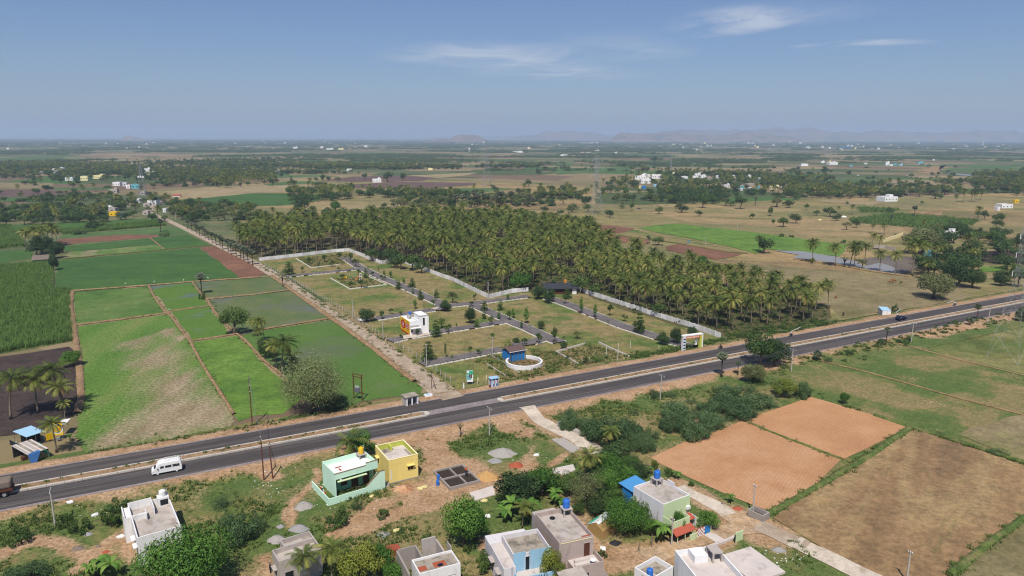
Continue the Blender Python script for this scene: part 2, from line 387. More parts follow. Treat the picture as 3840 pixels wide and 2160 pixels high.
wet_mat('paddy_soft', ['#4c6c2b', '#5b7534'], '#5d5b49', .035, .52, .76, 5)
s = NT('pond_water'); s.col(lin('#83827f'), .45); s.bump(s.noise(s.pos((.3, .3, .3)), 2.0, 3), .06, .05); s.b.inputs['Specular IOR Level'].default_value = .5
# ploughed field with drill lines that swing round at the headlands
def furrow_mat(name, cols, rot, period, amp, dist, k=.86):
    s = NT(name); v = s.pos((1, 1, 1), rot); w = s.n('ShaderNodeTexWave'); w.inputs['Scale'].default_value = .314 / period; w.inputs['Distortion'].default_value = dist; w.inputs['Detail'].default_value = 1.0; w.inputs['Detail Scale'].default_value = .12
    s.l(v, w.inputs[0]); f = s.noise(s.pos(), .07, 6, .6, .4)
    c = s.ramp(f, [(.3 + .4 * i / (len(cols) - 1), lin(x, k)) for i, x in enumerate(cols)])
    g = s.noise(s.pos(), 2.2, 4, .7)
    c = s.mix(amp, c, s.ramp(w.outputs[1], [(.1, (.55, .52, .5, 1)), (.6, (1.22, 1.22, 1.22, 1))]), 'MULTIPLY')
    c = s.mix(.25, c, s.ramp(g, [(.3, (.5, .5, .5, 1)), (.7, (1.5, 1.5, 1.5, 1))]), 'MULTIPLY')
    s.col(c, .95).bump(w.outputs[1], .22, .12)
furrow_mat('drilled_soil', ['#a57855', '#b4865f', '#bd916c', '#ad7e58'], .62, .6, .07, 9.0)
furrow_mat('drilled_soil_b', ['#aa7b58', '#b78860', '#c0946d'], .72, .6, .07, 7.0)
s = NT('asphalt'); v = s.pos((1, 1, 1), -.48); f = s.noise(s.pos((.02, .8, 1), -.48), 1.0, 5, .6); f2 = s.noise(s.pos(), .25, 5, .65); f3 = s.noise(s.pos(), 9, 3, .7)
c = s.ramp(f, [(.3, lin('#403b3a', .85)), (.52, lin('#504a48', .85)), (.72, lin('#6b625e', .85))]); c = s.mix(.35, c, s.ramp(f2, [(.3, (.7, .7, .7, 1)), (.7, (1.3, 1.27, 1.22, 1))]), 'MULTIPLY')
c = s.mix(.15, c, s.ramp(f3, [(.3, (.5, .5, .5, 1)), (.7, (1.5, 1.5, 1.5, 1))]), 'MULTIPLY'); s.col(c, .82)
ground_mat('dusty_asphalt', ['#7a7072', '#8a7f7e', '#968a86'], .12, 2.0, .25, stretch=(.3, 1.4), rot=-.48, seed=30, bump=.1)
ground_mat('red_soil', ['#a57a58', '#b58b66', '#c39c78', '#a47656', '#b88f6a'], .16, 1.3, .42, seed=31, bump=.6)
plain('kerb_concrete', '#c9c0b4', .85, .85, .3, 2.2, dirt=('#8d7f70', 1.2, .55, .75))
plain('kerb_white', '#e6dfd0', .8, .85, .2, 2.5, dirt=('#a99a80', 1.5, .55, .72))
# far country: a patchwork of holdings, each its own colour
s = NT('far_country'); v = s.pos((1 / 150, 1 / 95, 0.0), .22); vo = s.n('ShaderNodeTexVoronoi', feature='F1'); vo.inputs['Scale'].default_value = 1.0; vo.inputs['Randomness'].default_value = .85; s.l(v, vo.inputs[0])
hs = s.n('ShaderNodeSeparateColor'); s.l(vo.outputs['Color'], hs.inputs[0])
c = s.ramp(hs.outputs[0], [(0.0, lin('#4e5c33', .8)), (.2, lin('#8a7a58', .8)), (.36, lin('#5d6640', .8)), (.5, lin('#7d7150', .8)), (.62, lin('#47662f', .8)), (.72, lin('#75624c', .8)), (.84, lin('#948261', .8)), (.93, lin('#56603a', .8))], 'CONSTANT')
c = s.mix(.3, c, s.ramp(s.noise(s.pos(), .02, 6, .65), [(.3, (.5, .5, .5, 1)), (.7, (1.5, 1.5, 1.5, 1))]), 'MULTIPLY'); s.col(c, .95)

# ---- the ground sheet (horizon to horizon)
R = 28000.0; me = mesh_from('ground', [(-R, -400, 0), (R, -400, 0), (R, R, 0), (-R, R, 0)], [(0, 1, 2, 3)], 'far_country')
kind(link('ground', me), 'structure')

F_ = field
F_('dry_field', 'far_pasture', PP('o 1480,520 2700,480 2900,760 2500,760 2100,810 1500,620'), 2)
F_('dry_field', 'far_pasture', PP('o 400,480 900,440 1500,470 1500,600 900,560 450,560'), 2)
F_('dry_field', 'mid_scrub', PP('o -300,560 470,530 640,600 660,660 560,640 -300,760'), 2)
F_('grass_field', 'pasture', PP('m3 250,900 2318,500 o 3400,660 3400,1700 2500,1700 2200,1500 1960,1330 1700,1130 2030,985'), 1)
F_('grass_field', 'dry_olive', PP('o 1860,660 2330,700 2500,740 2120,800 2080,770'), 1)
F_('plot_land', 'plot_grass', PP('t1 20,1255 340,1220 840,1165 1130,1280 1280,1255 m1 1800,235 2100,385 2318,335 m2 150,330 580,312 1100,485 1600,645 1900,745 1500,850 1060,930 600,1000 0,1110 m1 1900,1210 1800,1200 1200,775 600,385 300,195'), .3)
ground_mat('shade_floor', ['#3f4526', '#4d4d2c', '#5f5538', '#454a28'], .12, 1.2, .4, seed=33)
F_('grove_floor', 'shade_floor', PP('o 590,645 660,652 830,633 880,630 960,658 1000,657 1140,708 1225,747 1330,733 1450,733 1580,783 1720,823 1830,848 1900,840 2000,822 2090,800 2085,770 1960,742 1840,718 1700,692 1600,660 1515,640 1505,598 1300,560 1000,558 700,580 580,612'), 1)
# left paddies
F_('paddy_field', 'paddy_dark', PP('m0 490,310 530,40 1800,-75 1960,40 2165,195 640,325'))
F_('ploughed_strip', 'red_plough', PP('t0 1810,1130 1945,1118 2318,1290 m1 100,150 m0 2318,195 2170,197 1960,35'))
F_('paddy_field', 'paddy_green', PP('m0 655,335 1345,275 1500,510 690,625'))
F_('paddy_field', 'paddy_wet2', PP('m0 1355,275 1740,240 1890,455 1540,500'))
F_('paddy_field', 'paddy_wet', PP('m0 1745,240 2318,200 m1 145,185 310,305 m0 1880,395'))
F_('paddy_field', 'paddy_wet', PP('m0 1890,400 m1 312,318 690,562 140,655 m0 2300,690 2150,700 2000,580'))
F_('paddy_field', 'paddy_soft', PP('m1 690,578 1050,830 1500,1190 1480,1240 960,1325 700,1420 420,1300 250,1060 80,940 0,880 m0 2200,720 m1 140,662'))
F_('paddy_field', 'paddy_wet2', PP('m0 1560,505 1890,460 2090,720 1740,775'))
PATCHY = PP('m0 700,640 1535,528 1735,790 1960,1190 2110,1430 b0 2130,80 1480,225 760,330 690,190 m0 720,1390 745,900')
DRY = [(PP('m0 1380,830 1500,790 1700,900 1900,1150 2080,1430 b0 2110,60 1500,215 800,310 780,240 b0 1100,150 m0 1250,1440 1330,1150 1250,950'), 4.0), (PP('m0 1500,680 1640,720 1640,760 1540,740'), 2.0), (PP('m0 1150,780 1250,760 1280,830 1180,850'), 3.0)]
LAY[0] += .004; zf = LAY[0]; p_ = np.array(PATCHY); gx, gy = np.arange(p_[:, 0].min(), p_[:, 0].max(), .9), np.arange(p_[:, 1].min(), p_[:, 1].max(), .9); X, Y = np.meshgrid(gx, gy, indexing='ij'); ok = inside(PATCHY, X[:-1, :-1] + .45, Y[:-1, :-1] + .45); idx = np.arange(X.size).reshape(X.shape)
fc = np.stack([idx[:-1, :-1], idx[1:, :-1], idx[1:, 1:], idx[:-1, 1:]], -1)[ok]; dry = np.zeros(X.shape); nz_ = fbm(X * .12, Y * .05, 4); nz2 = fbm(X * .5, Y * .12 + 9, 3)
for ar, r in DRY: dd = seg_dist(ar + [ar[0]], X, Y) * np.where(inside(ar, X, Y), -1, 1); dry = np.maximum(dry, 1 - sstep(-r * 2.2, r * 2.2, dd + (nz_ - .5) * 15 + (nz2 - .5) * 9))
me = mesh_from('paddy_field', np.stack([X, Y, np.full(X.shape, zf)], -1).reshape(-1, 3), fc.tolist()); at = me.attributes.new('dry', 'FLOAT', 'POINT'); at.data.foreach_set('value', dry.reshape(-1).astype(np.float32))
s = NT('paddy_drying'); g = s.noise(s.pos(), 1.5, 5, .7); f0 = s.noise(s.pos((1.4, .4, 1), -.1), .06, 5, .6); c = s.ramp(f0, [(.35, lin('#507329', .84)), (.5, lin('#5d7c33', .84)), (.65, lin('#728042', .84))]); dv = s.ramp(s.math('ADD', s.attr('dry'), s.math('MULTIPLY', s.math('SUBTRACT', g, .5), 1.2)), [(.1, (0, 0, 0, 1)), (1.0, (1, 1, 1, 1))])
c = s.mix(dv, c, s.ramp(s.noise(s.pos((1.2, .4, 1)), .2, 4), [(.35, lin('#8b795e', .84)), (.65, lin('#a39077', .84))])); c = s.mix(.6, c, s.ramp(g, [(.4, (.5, .5, .5, 1)), (.62, (1.5, 1.48, 1.45, 1))]), 'MULTIPLY'); s.col(c, .95).bump(g, .3, .2); me.materials.append(s.m); kind(link('paddy_field', me), 'structure')
F_('paddy_field', 'paddy_lime', PP('m0 1745,785 2160,725 m1 60,960 250,1130 420,1290 250,1430 0,1449 b0 2160,60 m0 2110,1410 1965,1180'))
F_('black_soil_field', 'black_soil', PP('m0 -400,970 640,820 690,900 700,1400 b0 560,120 -300,220'))
F_('cane_ground', 'verge_green', PP('m0 -350,110 450,55 480,130 470,300 630,300 640,560 655,775 -350,945'))
F_('paddy_field', 'paddy_dark', PP('t0 90,930 1420,865 1450,895 520,985 120,990'))
F_('cane_ground', 'verge_green', PP('t0 520,975 1440,885 1510,935 570,1015'))
F_('paddy_field', 'paddy_far', PP('t0 560,1018 1500,945 1700,965 1720,1010 1140,1035 540,1052'))
F_('ploughed_strip', 'red_plough', PP('t0 530,1055 1140,1012 1440,1015 1440,1040 1150,1057 500,1110'))
F_('paddy_field', 'paddy_dark', PP('t0 540,1120 1360,1050 1410,1105 600,1170'))
F_('paddy_field', 'paddy_dark', PP('t0 1360,1045 1700,1015 1910,1110 1490,1150'))
F_('fallow_strip', 'paddy_patchy', PP('t0 560,1235 640,1172 1410,1107 1490,1155'))
F_('cane_ground', 'verge_green', PP('t0 -300,930 95,930 240,1120 -300,1180'))
F_('paddy_field', 'paddy_dark', PP('t0 -300,1185 280,1150 290,1230 -300,1310'))
F_('grass_field', 'mid_scrub', PP('t0 1660,840 2318,800 t1 100,800 100,860 t0 2200,890 1990,960 1700,900'))
F_('paddy_field', 'paddy_dark', PP('t0 1600,700 2318,640 t1 270,640 610,650 600,700 330,745 200,752 0,757 t0 1740,760'))
F_('stubble_field', 'tan_stubble', PP('t0 1480,625 2318,557 2318,638 1740,692'))
F_('stubble_field', 'tan_stubble', PP('t1 0,565 600,560 600,620 0,637'))
F_('ploughed_field', 'dark_plough', PP('t0 -300,600 600,618 600,662 -300,685'))
F_('grass_field', 'paddy_far', PP('t0 480,590 980,585 1040,605 500,612'))
F_('grass_field', 'dry_olive', PP('t0 -300,540 480,545 470,600 -300,600'))
F_('ploughed_field', 'dark_plough', PP('t1 860,562 1280,535 2000,545 1980,565 1430,602 900,592'))
F_('paddy_field', 'paddy_far', PP('t1 80,560 300,530 550,533 580,550 130,572'))
F_('paddy_field', 'paddy_far', PP('t1 150,482 580,470 730,488 170,502'))
F_('ploughed_field', 'dark_plough', PP('t1 580,525 870,490 1330,480 1640,500 1500,530 870,535'))
F_('stubble_field', 'tan_stubble', PP('t1 1370,480 2000,452 1900,480 1640,502'))
F_('paddy_field', 'paddy_far', PP('t1 1590,605 2200,590 2300,605 2000,640 1590,625'))
F_('paddy_field', 'paddy_far', PP('t1 910,622 1220,615 1190,640 920,647'))
F_('stubble_field', 'tan_stubble', PP('t1 830,772 1300,740 1340,765 850,792'))
F_('ploughed_field', 'dark_plough', PP('t1 1640,795 1900,780 2150,785 2000,850 1760,852'))
# country beyond the grove
F_('paddy_field', 'paddy_lime', PP('t2 1140,960 1300,930 1500,915 1800,950 2318,1010 t3 720,1110 640,1215 350,1180 0,1145 t2 2200,1185 1750,1075'))
F_('grass_field', 'plot_grass', PP('t2 900,992 1130,972 1750,1080 2140,1185 1900,1170 1500,1095 870,1012'))
F_('ploughed_field', 'red_plough', PP('t2 870,1015 1250,1060 1190,1128 870,1060'))
F_('ploughed_field', 'red_plough', PP('t2 1380,1125 1530,1095 2090,1190 1850,1242 1600,1195 1400,1155'))
F_('ploughed_field', 'red_plough', PP('t2 740,920 900,930 1110,962 1000,1002 740,1015'))
F_('paddy_field', 'paddy_far', PP('t2 300,370 590,355 500,388'))
F_('paddy_field', 'paddy_far', PP('t2 1350,360 1830,368 1830,392 1350,382'))
F_('grass_field', 'paddy_far', PP('t2 300,425 1100,400 1080,432 420,470'))
F_('cane_ground', 'verge_green', PP('t3 800,762 1200,785 1110,815 830,812'))
F_('cane_ground', 'verge_green', PP('t3 720,875 1130,820 1920,882 1850,930 1500,965 760,905'))
F_('ploughed_strip', 'fallow_brown', PP('t3 1290,800 1600,800 1570,842 1280,822'))
F_('stubble_field', 'tan_stubble', PP('t3 500,700 1040,715 950,750 480,720'))
F_('muddy_flat', 'wet_mud', PP('t3 850,1250 1020,1205 1420,1225 1420,1300 1180,1380 900,1335'))
F_('ploughed_field', 'black_soil', PP('t3 1960,1170 2500,1150 2500,1300 1930,1262'))
F_('paddy_field', 'paddy_lime', PP('t3 1930,1312 2160,1300 2165,1345 1930,1360'))
F_('pond_water', 'pond_water', PP('t3 80,1160 300,1168 600,1215 820,1270 840,1300 1010,1275 1175,1320 1150,1372 900,1335 600,1272 230,1232 280,1200'), 1.5)
F_('river_water', 'pond_water', PP('t3 1550,442 1720,462 2140,488 2110,502 1800,482'), 3)
F_('river_bank', 'fallow_brown', PP('t3 1420,400 1600,388 1560,440 1550,465 1350,462'), 3)
# right of the highway
F_('drilled_field', 'drilled_soil', PP('b2 1640,385 1950,240 2230,155 2480,48 b3 0,150 660,400 430,630 30,880 b2 2560,820 2318,720 2100,620 1900,525 1720,435'), .25)
F_('drilled_field', 'drilled_soil_b', PP('b2 2490,42 m3 200,1350 385,1285 940,1445 b3 1275,105 1180,170 690,395 0,140'), .25)
F_('fallow_field', 'fallow_brown', PP('b3 1290,120 1400,150 2318,460 2600,560 2600,760 2318,910 1650,1430 1300,1600 900,1449 40,930 700,460'), .4)
F_('dry_field', 'dry_olive', PP('b3 1720,1449 2318,965 3000,560 3000,1700 1500,1700'), .4)
F_('stubble_field', 'dry_olive', PP('b3 1850,130 2318,0 2700,0 2700,560 2318,430 1750,190'), 1)
# earth banks and grassy ridges between the fields
bank = lambda s, w, m='bund_soil', h=.3: ribbon('earth_bank', m, PP(s), w, h)
bank('m0 655,325 640,450 660,600 690,800 720,1000 735,1300 700,1430', 2.0)
bank('m0 1345,272 1400,380 1500,515 1560,560 1720,780 1830,980 1960,1190 2120,1440', 1.0)
bank('m0 690,630 1100,580 1540,517', .8); bank('m0 640,322 1345,270 1740,238 2318,198 m1 160,185', .8); bank('m0 1540,505 1890,458', .35)
bank('m0 1740,238 1800,320 1880,400 1930,490 2000,580 2160,720 2240,790 2318,870 m1 80,960 200,1050 290,1130', .9)
bank('m0 1740,777 2090,720 2160,710', .5); bank('m0 1880,395 2318,352 m1 320,310', .7); bank('m1 690,568 140,657 0,685', .7)
bank('m1 160,195 320,310 690,570 1060,840 1440,1145', 2.2, 'bund_soil', .35)
bank('t0 560,1238 1490,1152 1910,1112', .8, 'verge_green'); bank('t0 1360,1048 1490,1152', .8, 'bund_soil'); bank('m0 470,310 480,150 450,60', 1.5, 'verge_green')
bank('b3 -10,905 200,790 600,560 900,380 1290,112', 1.7, 'verge_green', .35); bank('b3 960,0 1290,112 1500,172 2000,330 2500,490', 1.5, 'verge_green', .35)
bank('b3 1640,1449 1880,1260 2318,930', 1.6, 'verge_green', .3); bank('b3 -225,48 0,148 660,402', .55, 'verge_green', .25)
bank('m3 480,960 900,1060 1700,1290 2500,1500', .5, 'fallow_brown', .15); bank('m3 1180,800 1700,940 2318,1090', .5, 'fallow_brown', .15)
bank('t3 230,1240 600,1285 900,1345 1300,1400', 1.2, 'fallow_brown', .4); bank('t2 870,1012 1500,1095 1900,1172 2140,1188', .8, 'verge_green', .2)

# ---- highway: two carriageways with a kerbed median between dirt shoulders
xs = np.arange(-190, 520, 2.0)
kind(link('highway', strip('highway', 'asphalt', xs, -8.8, 6.6, ROAD_Z)), 'structure')
kind(link('dusty_crossing', strip('dusty_crossing', 'dusty_asphalt', np.arange(-24, 2.1, 2), -2.0, .6, ROAD_Z + .004)), 'structure')
for nm, (x0, x1), (o0, o1) in (('dusty_edge', (-190, 520), (-8.85, -8.1)), ('dusty_edge', (-190, 520), (6.1, 6.65))):
    kind(link(nm, strip(nm, 'dusty_asphalt', np.arange(x0, x1, 2.0), o0, o1, ROAD_Z + .004)), 'structure')
# median strips: soil between two rows of kerb stones
def median(x0, x1):
    root = bpy.data.objects.new('road_median', None); COL.objects.link(root); root['kind'] = 'structure'
    o = link('median_soil', strip('median_soil', 'bund_soil', np.arange(x0, x1 + .1, 1.5), -1.85, .0, ROAD_Z + .2), root)
    # kerb stones near enough to tell apart are pieces of their own
    near, far = B(), B()
    x = x0; st = 2.4; cnt = 0
    while x < x1 - .2:
        e = min(x + st, x1)
        for o0, o1, h in ((-2.3, -1.85, .3), (0.0, .3, .3)):
            q = [road_at(x + .02, o0), road_at(e - .02, o0), road_at(e - .02, o1), road_at(x + .02, o1)]
            if cnt < 290 and -100 < x < 120:
                B().prism(q, ROAD_Z - .05, ROAD_Z + h + random.uniform(-.02, .02)).build('kerb_stone', 'kerb_concrete', root); cnt += 1
            else: far.prism(q, ROAD_Z - .05, ROAD_Z + h)
        x = e
    q = [road_at(x0 + d, -1.0 + 1.28 * s) for d, s in ((0, -1), (-.7, -.8), (-1.1, 0), (-.7, .8), (0, 1))]
    B().prism(q, ROAD_Z - .05, ROAD_Z + .28).build('median_nose', 'kerb_concrete', root)
    q = [road_at(x1 + d, -1.0 + 1.28 * s) for d, s in ((0, -1), (.7, -.8), (1.1, 0), (.7, .8), (0, 1))]
    B().prism(q, ROAD_Z - .05, ROAD_Z + .28).build('median_nose', 'kerb_concrete', root)
    if far.V: far.build('far_kerb_stones', 'kerb_concrete', root)['kind'] = 'stuff'
    return root
median(-86, -19.5); median(-2.6, 500)
# ---- the land on the camera's side of the highway: shoulder, scrub, tracks (one sheet with cover weights)
SOIL_LINES = [(PP('b1 700,1090 1000,1012 1300,885 1550,822 1800,742 2050,680'), 1.3), (PP('b1 310,1010 298,880 330,790 450,680 570,560 540,490'), .45), (PP('b0 770,1320 950,1170 1150,1050'), .7),
              (PP('b0 1130,1090 1160,1200 1190,1310'), .5), (PP('b0 0,1260 300,1130 600,1180 800,1300'), 1.2), (PP('b2 720,465 880,345'), .7), (PP('b2 560,10 720,90 950,200 1150,330'), 2.6), (PP('b2 1000,1300 1400,1300 1900,1230 2200,1120'), 2.6),
              (PP('b2 1880,620 2100,740 2280,880'), 2.0), (PP('b0 700,1400 900,1250'), 1.0), (PP('b1 1150,800 900,960 700,1010'), 1.2), (PP('z 640,700 900,820 1100,900'), 3.5), (PP('b1 60,500 160,560'), 1.2), (PP('b2 290,0 380,110'), 2.5)]
SOIL_AREAS = [(PP('b1 1080,235 1250,180 1560,105 1640,240 1760,340 2100,420 2300,600 2200,690 1900,790 1500,815 1300,720 1230,640 1480,590 1500,470 1480,330 1100,250'), 1.5), (PP('b2 1010,900 1140,1080 1250,1190 1550,1250 2000,1220 1500,1390 1100,1430 1050,1250'), 1.2),
              (PP('b2 120,1130 180,1110 330,1400 300,1449 200,1300'), .6), (PP('b1 0,1449 0,1260 150,1240 170,1449'), .8), (PP('b2 420,400 560,300 700,480 520,560 380,480'), 1.4), (PP('z 480,600 620,700 560,880 100,1000 0,1080 0,1000 250,880'), 1.0),
              (PP('b2 740,510 900,540 860,640 780,600'), .5), (PP('b2 470,130 610,80 540,190 450,200'), .8)]
def soil_at(x, y, off):
    n = fbm(np.asarray(x) * .22, np.asarray(y) * .22, 4); n2 = fbm(np.asarray(x) * .06 + 50, np.asarray(y) * .06, 3)
    w = 3.9 + 5.0 * (n2 - .5) * 2
    m = 1 - sstep(w - 2.2, w + 1.6, -off - 8.6 + (n - .5) * 6)
    for ln, r in SOIL_LINES: m = np.maximum(m, 1 - sstep(r * .7, r * 1.6 + .5, seg_dist(ln, x, y) + (n - .5) * 1.6))
    for ar, r in SOIL_AREAS:
        d = seg_dist(ar + [ar[0]], x, y) * np.where(inside(ar, x, y), -1, 1); m = np.maximum(m, 1 - sstep(-r, r, d + (n - .5) * 5))
    m = np.maximum(m, .38 * sstep(.56, .8, fbm(np.asarray(x) * .11 + 9, np.asarray(y) * .11 + 3, 4)))
    return np.clip(m, 0, 1)
def zg(x, y):
    """height of the land"""
    off = road_off(x, y); x = np.asarray(x, float); y = np.asarray(y, float)
    south = .17 + .61 * (1 - sstep(9.6, 13.5, -off)); north = .78 * (1 - sstep(8.6, 12.5, off))
    n = (fbm(x * .35, y * .35, 3) - .5) * .35 * sstep(9.2, 11, np.abs(off)) * (1 - .6 * sstep(14, 30, np.abs(off)))
    return np.where(off < 0, south + n * (off < 0) * (off > -110), np.where(off < 13, north + n * (1 - sstep(10.5, 13, off)), 0.0))
def road_sheet(name, x_arr, o_arr, mat, dz=0.0):
    X, O = np.meshgrid(x_arr, o_arr, indexing='ij'); s = np.polyval(np.polyder(_c), X); n = np.hypot(1, s)
    wx, wy = X - O * s / n, road_y(X) + O / n; z = zg(wx, wy); z = np.where(np.abs(O) < 9.0, np.minimum(z, ROAD_Z - .02), z) + dz
    a, b = X.shape; idx = np.arange(a * b).reshape(a, b)
    F = np.stack([idx[:-1, :-1], idx[1:, :-1], idx[1:, 1:], idx[:-1, 1:]], -1).reshape(-1, 4)
    if o_arr[1] < o_arr[0]: F = F[:, ::-1]
    me = mesh_from(name, np.stack([wx, wy, z], -1).reshape(-1, 3), F.tolist(), mat, True)
    soil = soil_at(wx, wy, O) if o_arr[0] < 0 else 1 - sstep(3.0, 5.6, O - 6.4 + (fbm(wx * .25, wy * .25) - .5) * 5.0)
    at = me.attributes.new('soil', 'FLOAT', 'POINT'); at.data.foreach_set('value', soil.reshape(-1).astype(np.float32))
    lush = sstep(.42, .66, fbm(wx * .09 + 20, wy * .09 + 7, 4)) * (1 - .0 * O)
    if o_arr[0] < 0: lush = np.clip(lush + .5 * np.exp(-((O + 17) / 6.0) ** 2), 0, 1)
    at = me.attributes.new('lush', 'FLOAT', 'POINT'); at.data.foreach_set('value', lush.reshape(-1).astype(np.float32))
    return kind(link(name, me), 'structure')
s = NT('scrub_land'); so, lu = s.attr('soil'), s.attr('lush'); g = s.noise(s.pos(), 1.7, 6, .72); g2 = s.noise(s.pos(), .5, 5, .6); g3 = s.noise(s.pos(), 5.5, 3, .7)
gr = s.ramp(s.math('ADD', s.math('MULTIPLY', lu, .62), s.math('MULTIPLY', s.math('SUBTRACT', g2, .5), 1.1)), [(0.0, lin('#85784f', .86)), (.14, lin('#737041', .86)), (.36, lin('#606c37', .86)), (.8, lin('#4d632d', .86))])
rs = s.ramp(s.noise(s.pos(), .2, 6, .65, .4), [(.28, lin('#957456', .85)), (.45, lin('#a58463', .85)), (.6, lin('#b39475', .85)), (.74, lin('#9b7a5c', .85))])
f = s.ramp(s.math('ADD', so, s.math('MULTIPLY', s.math('SUBTRACT', g, .5), 1.5)), [(.18, (0, 0, 0, 1)), (.9, (1, 1, 1, 1))])
c = s.mix(f, gr, rs); c = s.mix(.62, c, s.ramp(s.math('ADD', s.math('MULTIPLY', g, .5), s.math('MULTIPLY', g3, .5)), [(.42, (.42, .42, .42, 1)), (.58, (1.58, 1.56, 1.52, 1))]), 'MULTIPLY')
s.col(c, .95).bump(g, .6, .25)
road_sheet('village_ground', np.arange(-128, 112, .8), -np.concatenate([np.arange(8.5, 40, .6), np.arange(40, 108, .9)]), 'scrub_land')
road_sheet('road_shoulder', np.arange(111.2, 520, 1.4), -np.concatenate([np.arange(8.5, 20, .7)]), 'scrub_land')
road_sheet('road_shoulder', np.arange(-190, 520, 1.1), np.arange(6.4, 14.1, .6), 'scrub_land', .01)
# ---- lanes
ribbon('farm_lane', 'dusty_lane', [tuple((a + b) / 2 for a, b in zip(p, q)) for p, q in zip(PP('m1 0,95 230,250 600,520 1000,800 1300,1010 1570,1185 1680,1260', .1), PP('m1 60,80 340,240 700,490 1210,800 1500,1010 1800,1225 1880,1280', .1))], 5.2, 0, .13, .06)
ribbon('farm_lane', 'dusty_lane', PP('t0 1330,800 1400,835 1530,890 1650,948 1800,1020 2060,1150 2318,1275 m1 25,85', .1), 4.4, 0, .12, .04)
def lane(name, mat, s, w, z0=.0, dz=.05, wob=.05):
    ln = PP(s, z0); return ribbon(name, mat, ln, w, 0, None, wob) if dz is None else ribbon(name, mat, ln, w, 0, dz + z0, wob)
def lane_on(name, mat, s, w, dz=.07, wob=.08):
    o = ribbon(name, mat, PP(s, .15), w, 0, 0.0, wob, step=1.2); me = o.data; n = len(me.vertices); co = np.empty(n * 3, np.float32); me.vertices.foreach_get('co', co); co = co.reshape(-1, 3)
    co[:, 2] = zg(co[:, 0], co[:, 1]) + dz; me.vertices.foreach_set('co', co.reshape(-1)); me.update(); return o
lane_on('farm_lane', 'dusty_lane', 'm1 1560,1140 1640,1205 1740,1280 1790,1312', 5.4, .06)
lane_on('village_lane', 'concrete_lane', 'b2 520,-62 560,-25 620,28 720,85 950,195 1110,300 1190,360', 3.6, .07, .2)
lane_on('village_lane', 'concrete_lane', 'z -60,300 0,335 250,455 480,570 600,660', 3.0, .08, .25)
lane_on('village_lane', 'concrete_lane', 'z 1440,1000 1656,1115 b3 450,1240 900,1460 1200,1600', 3.4, .1)
lane_on('village_lane', 'dusty_lane', 'z 960,790 1000,805 1250,920 1500,1040 1640,1105', 3.5, .09)
lane_on('village_lane', 'packed_dirt', 'z -500,1210 -300,1150 0,1050 250,960 500,885 720,850 900,830 1060,830', 3.4, .07, .3)
lane_on('village_lane', 'packed_dirt', 'z 430,545 600,660 760,750 900,800 1040,820', 3.6, .065, .3)
# ================================================================ vegetation prototypes
leaf_mat('coco_leaf', '#33431a', '#616f2c', '#b0a857', .82, .2)
leaf_mat('coco_dry', '#6b5530', '#8a6f3f', '#a78a52', .85, .1)
leaf_mat('fan_leaf', '#35422a', '#56634a', '#8f9479', .85, .12)
leaf_mat('tree_leaf', '#2b401b', '#466028', '#6f8440', .85, .22)
leaf_mat('tree_bright', '#30501c', '#4b7428', '#7a9a42', .85, .25)
leaf_mat('tree_dark', '#22341b', '#384f28', '#5a713a', .85, .18)
leaf_mat('tree_olive', '#424b2a', '#626a3e', '#8a8f5c', .85, .25)
leaf_mat('acacia_leaf', '#5d6840', '#858f5c', '#b2b686', .95, .35)
leaf_mat('tree_yellow', '#3d4f1c', '#667427', '#96993f', .85, .25)
leaf_mat('prosopis', '#33492b', '#4f693e', '#788e5c', .85, .22)
leaf_mat('weed_leaf', '#35491f', '#51692b', '#7b8442', .85, .2)
leaf_mat('dry_weed', '#6a5a3c', '#867350', '#a38e68', .85, .15)
leaf_mat('cane_leaf', '#3d5c26', '#5b7a35', '#86994e', .85, .2)
leaf_mat('far_leaf', '#344529', '#4f6238', '#70804e', .85, .12)
plain('bark', '#6f6252', .95, .8, .4, 3); plain('palm_bark', '#857766', .95, .85, .35, 4); plain('dark_bark', '#4b4136', .95, .8, .4, 4)
class Leafy:
    def __init__(s, seed): s.r = random.Random(seed); s.V, s.F, s.v = [], [], []
    def face(s, pts, v): n = len(s.V); s.V += [tuple(p) for p in pts]; s.F.append(tuple(range(n, n + len(pts)))); s.v.append(v)
    def mesh(s, name, mat): return mesh_from(name, s.V, s.F, mat, v=s.v)
def frond(lf, base, az, el, length, droop, wid, v, n=11, tw=0.0):
    """a feather leaf: midrib arching over under gravity, leaflets hanging along both sides"""
    r = lf.r; p = Vector(base); st = length / n; a = el; side = Vector((-math.sin(az), math.cos(az), 0)); prev = p.copy()
    for i in range(n):
        t = (i + .5) / n; d = Vector((math.cos(az) * math.cos(a), math.sin(az) * math.cos(a), math.sin(a))); q = p + d * st
        up = side.cross(d)
        lf.face([p - side * .035, q - side * .028, q + side * .028, p + side * .035], max(0, v - .15))
        if t > .12:
            lw = wid * (math.sin(min(1, (t - .08) * 1.25) * math.pi * .86) * .75 + .3)
            for sg in (-1, 1):
                out = (side * sg * .86 + d * .62 - Vector((0, 0, 1)) * (.32 + .35 * r.random()) + up * .1).normalized()
                tip = p + d * st * .5 + out * lw * r.uniform(.8, 1.1); w = d * st * .46
                lf.face([p + d * st * .5 - w, p + d * st * .5 + w, tip + d * st * .12, ], min(1, max(0, v + r.uniform(-.12, .12))))
        p = q; a -= droop / n * (0.6 + 1.0 * t)
    return p
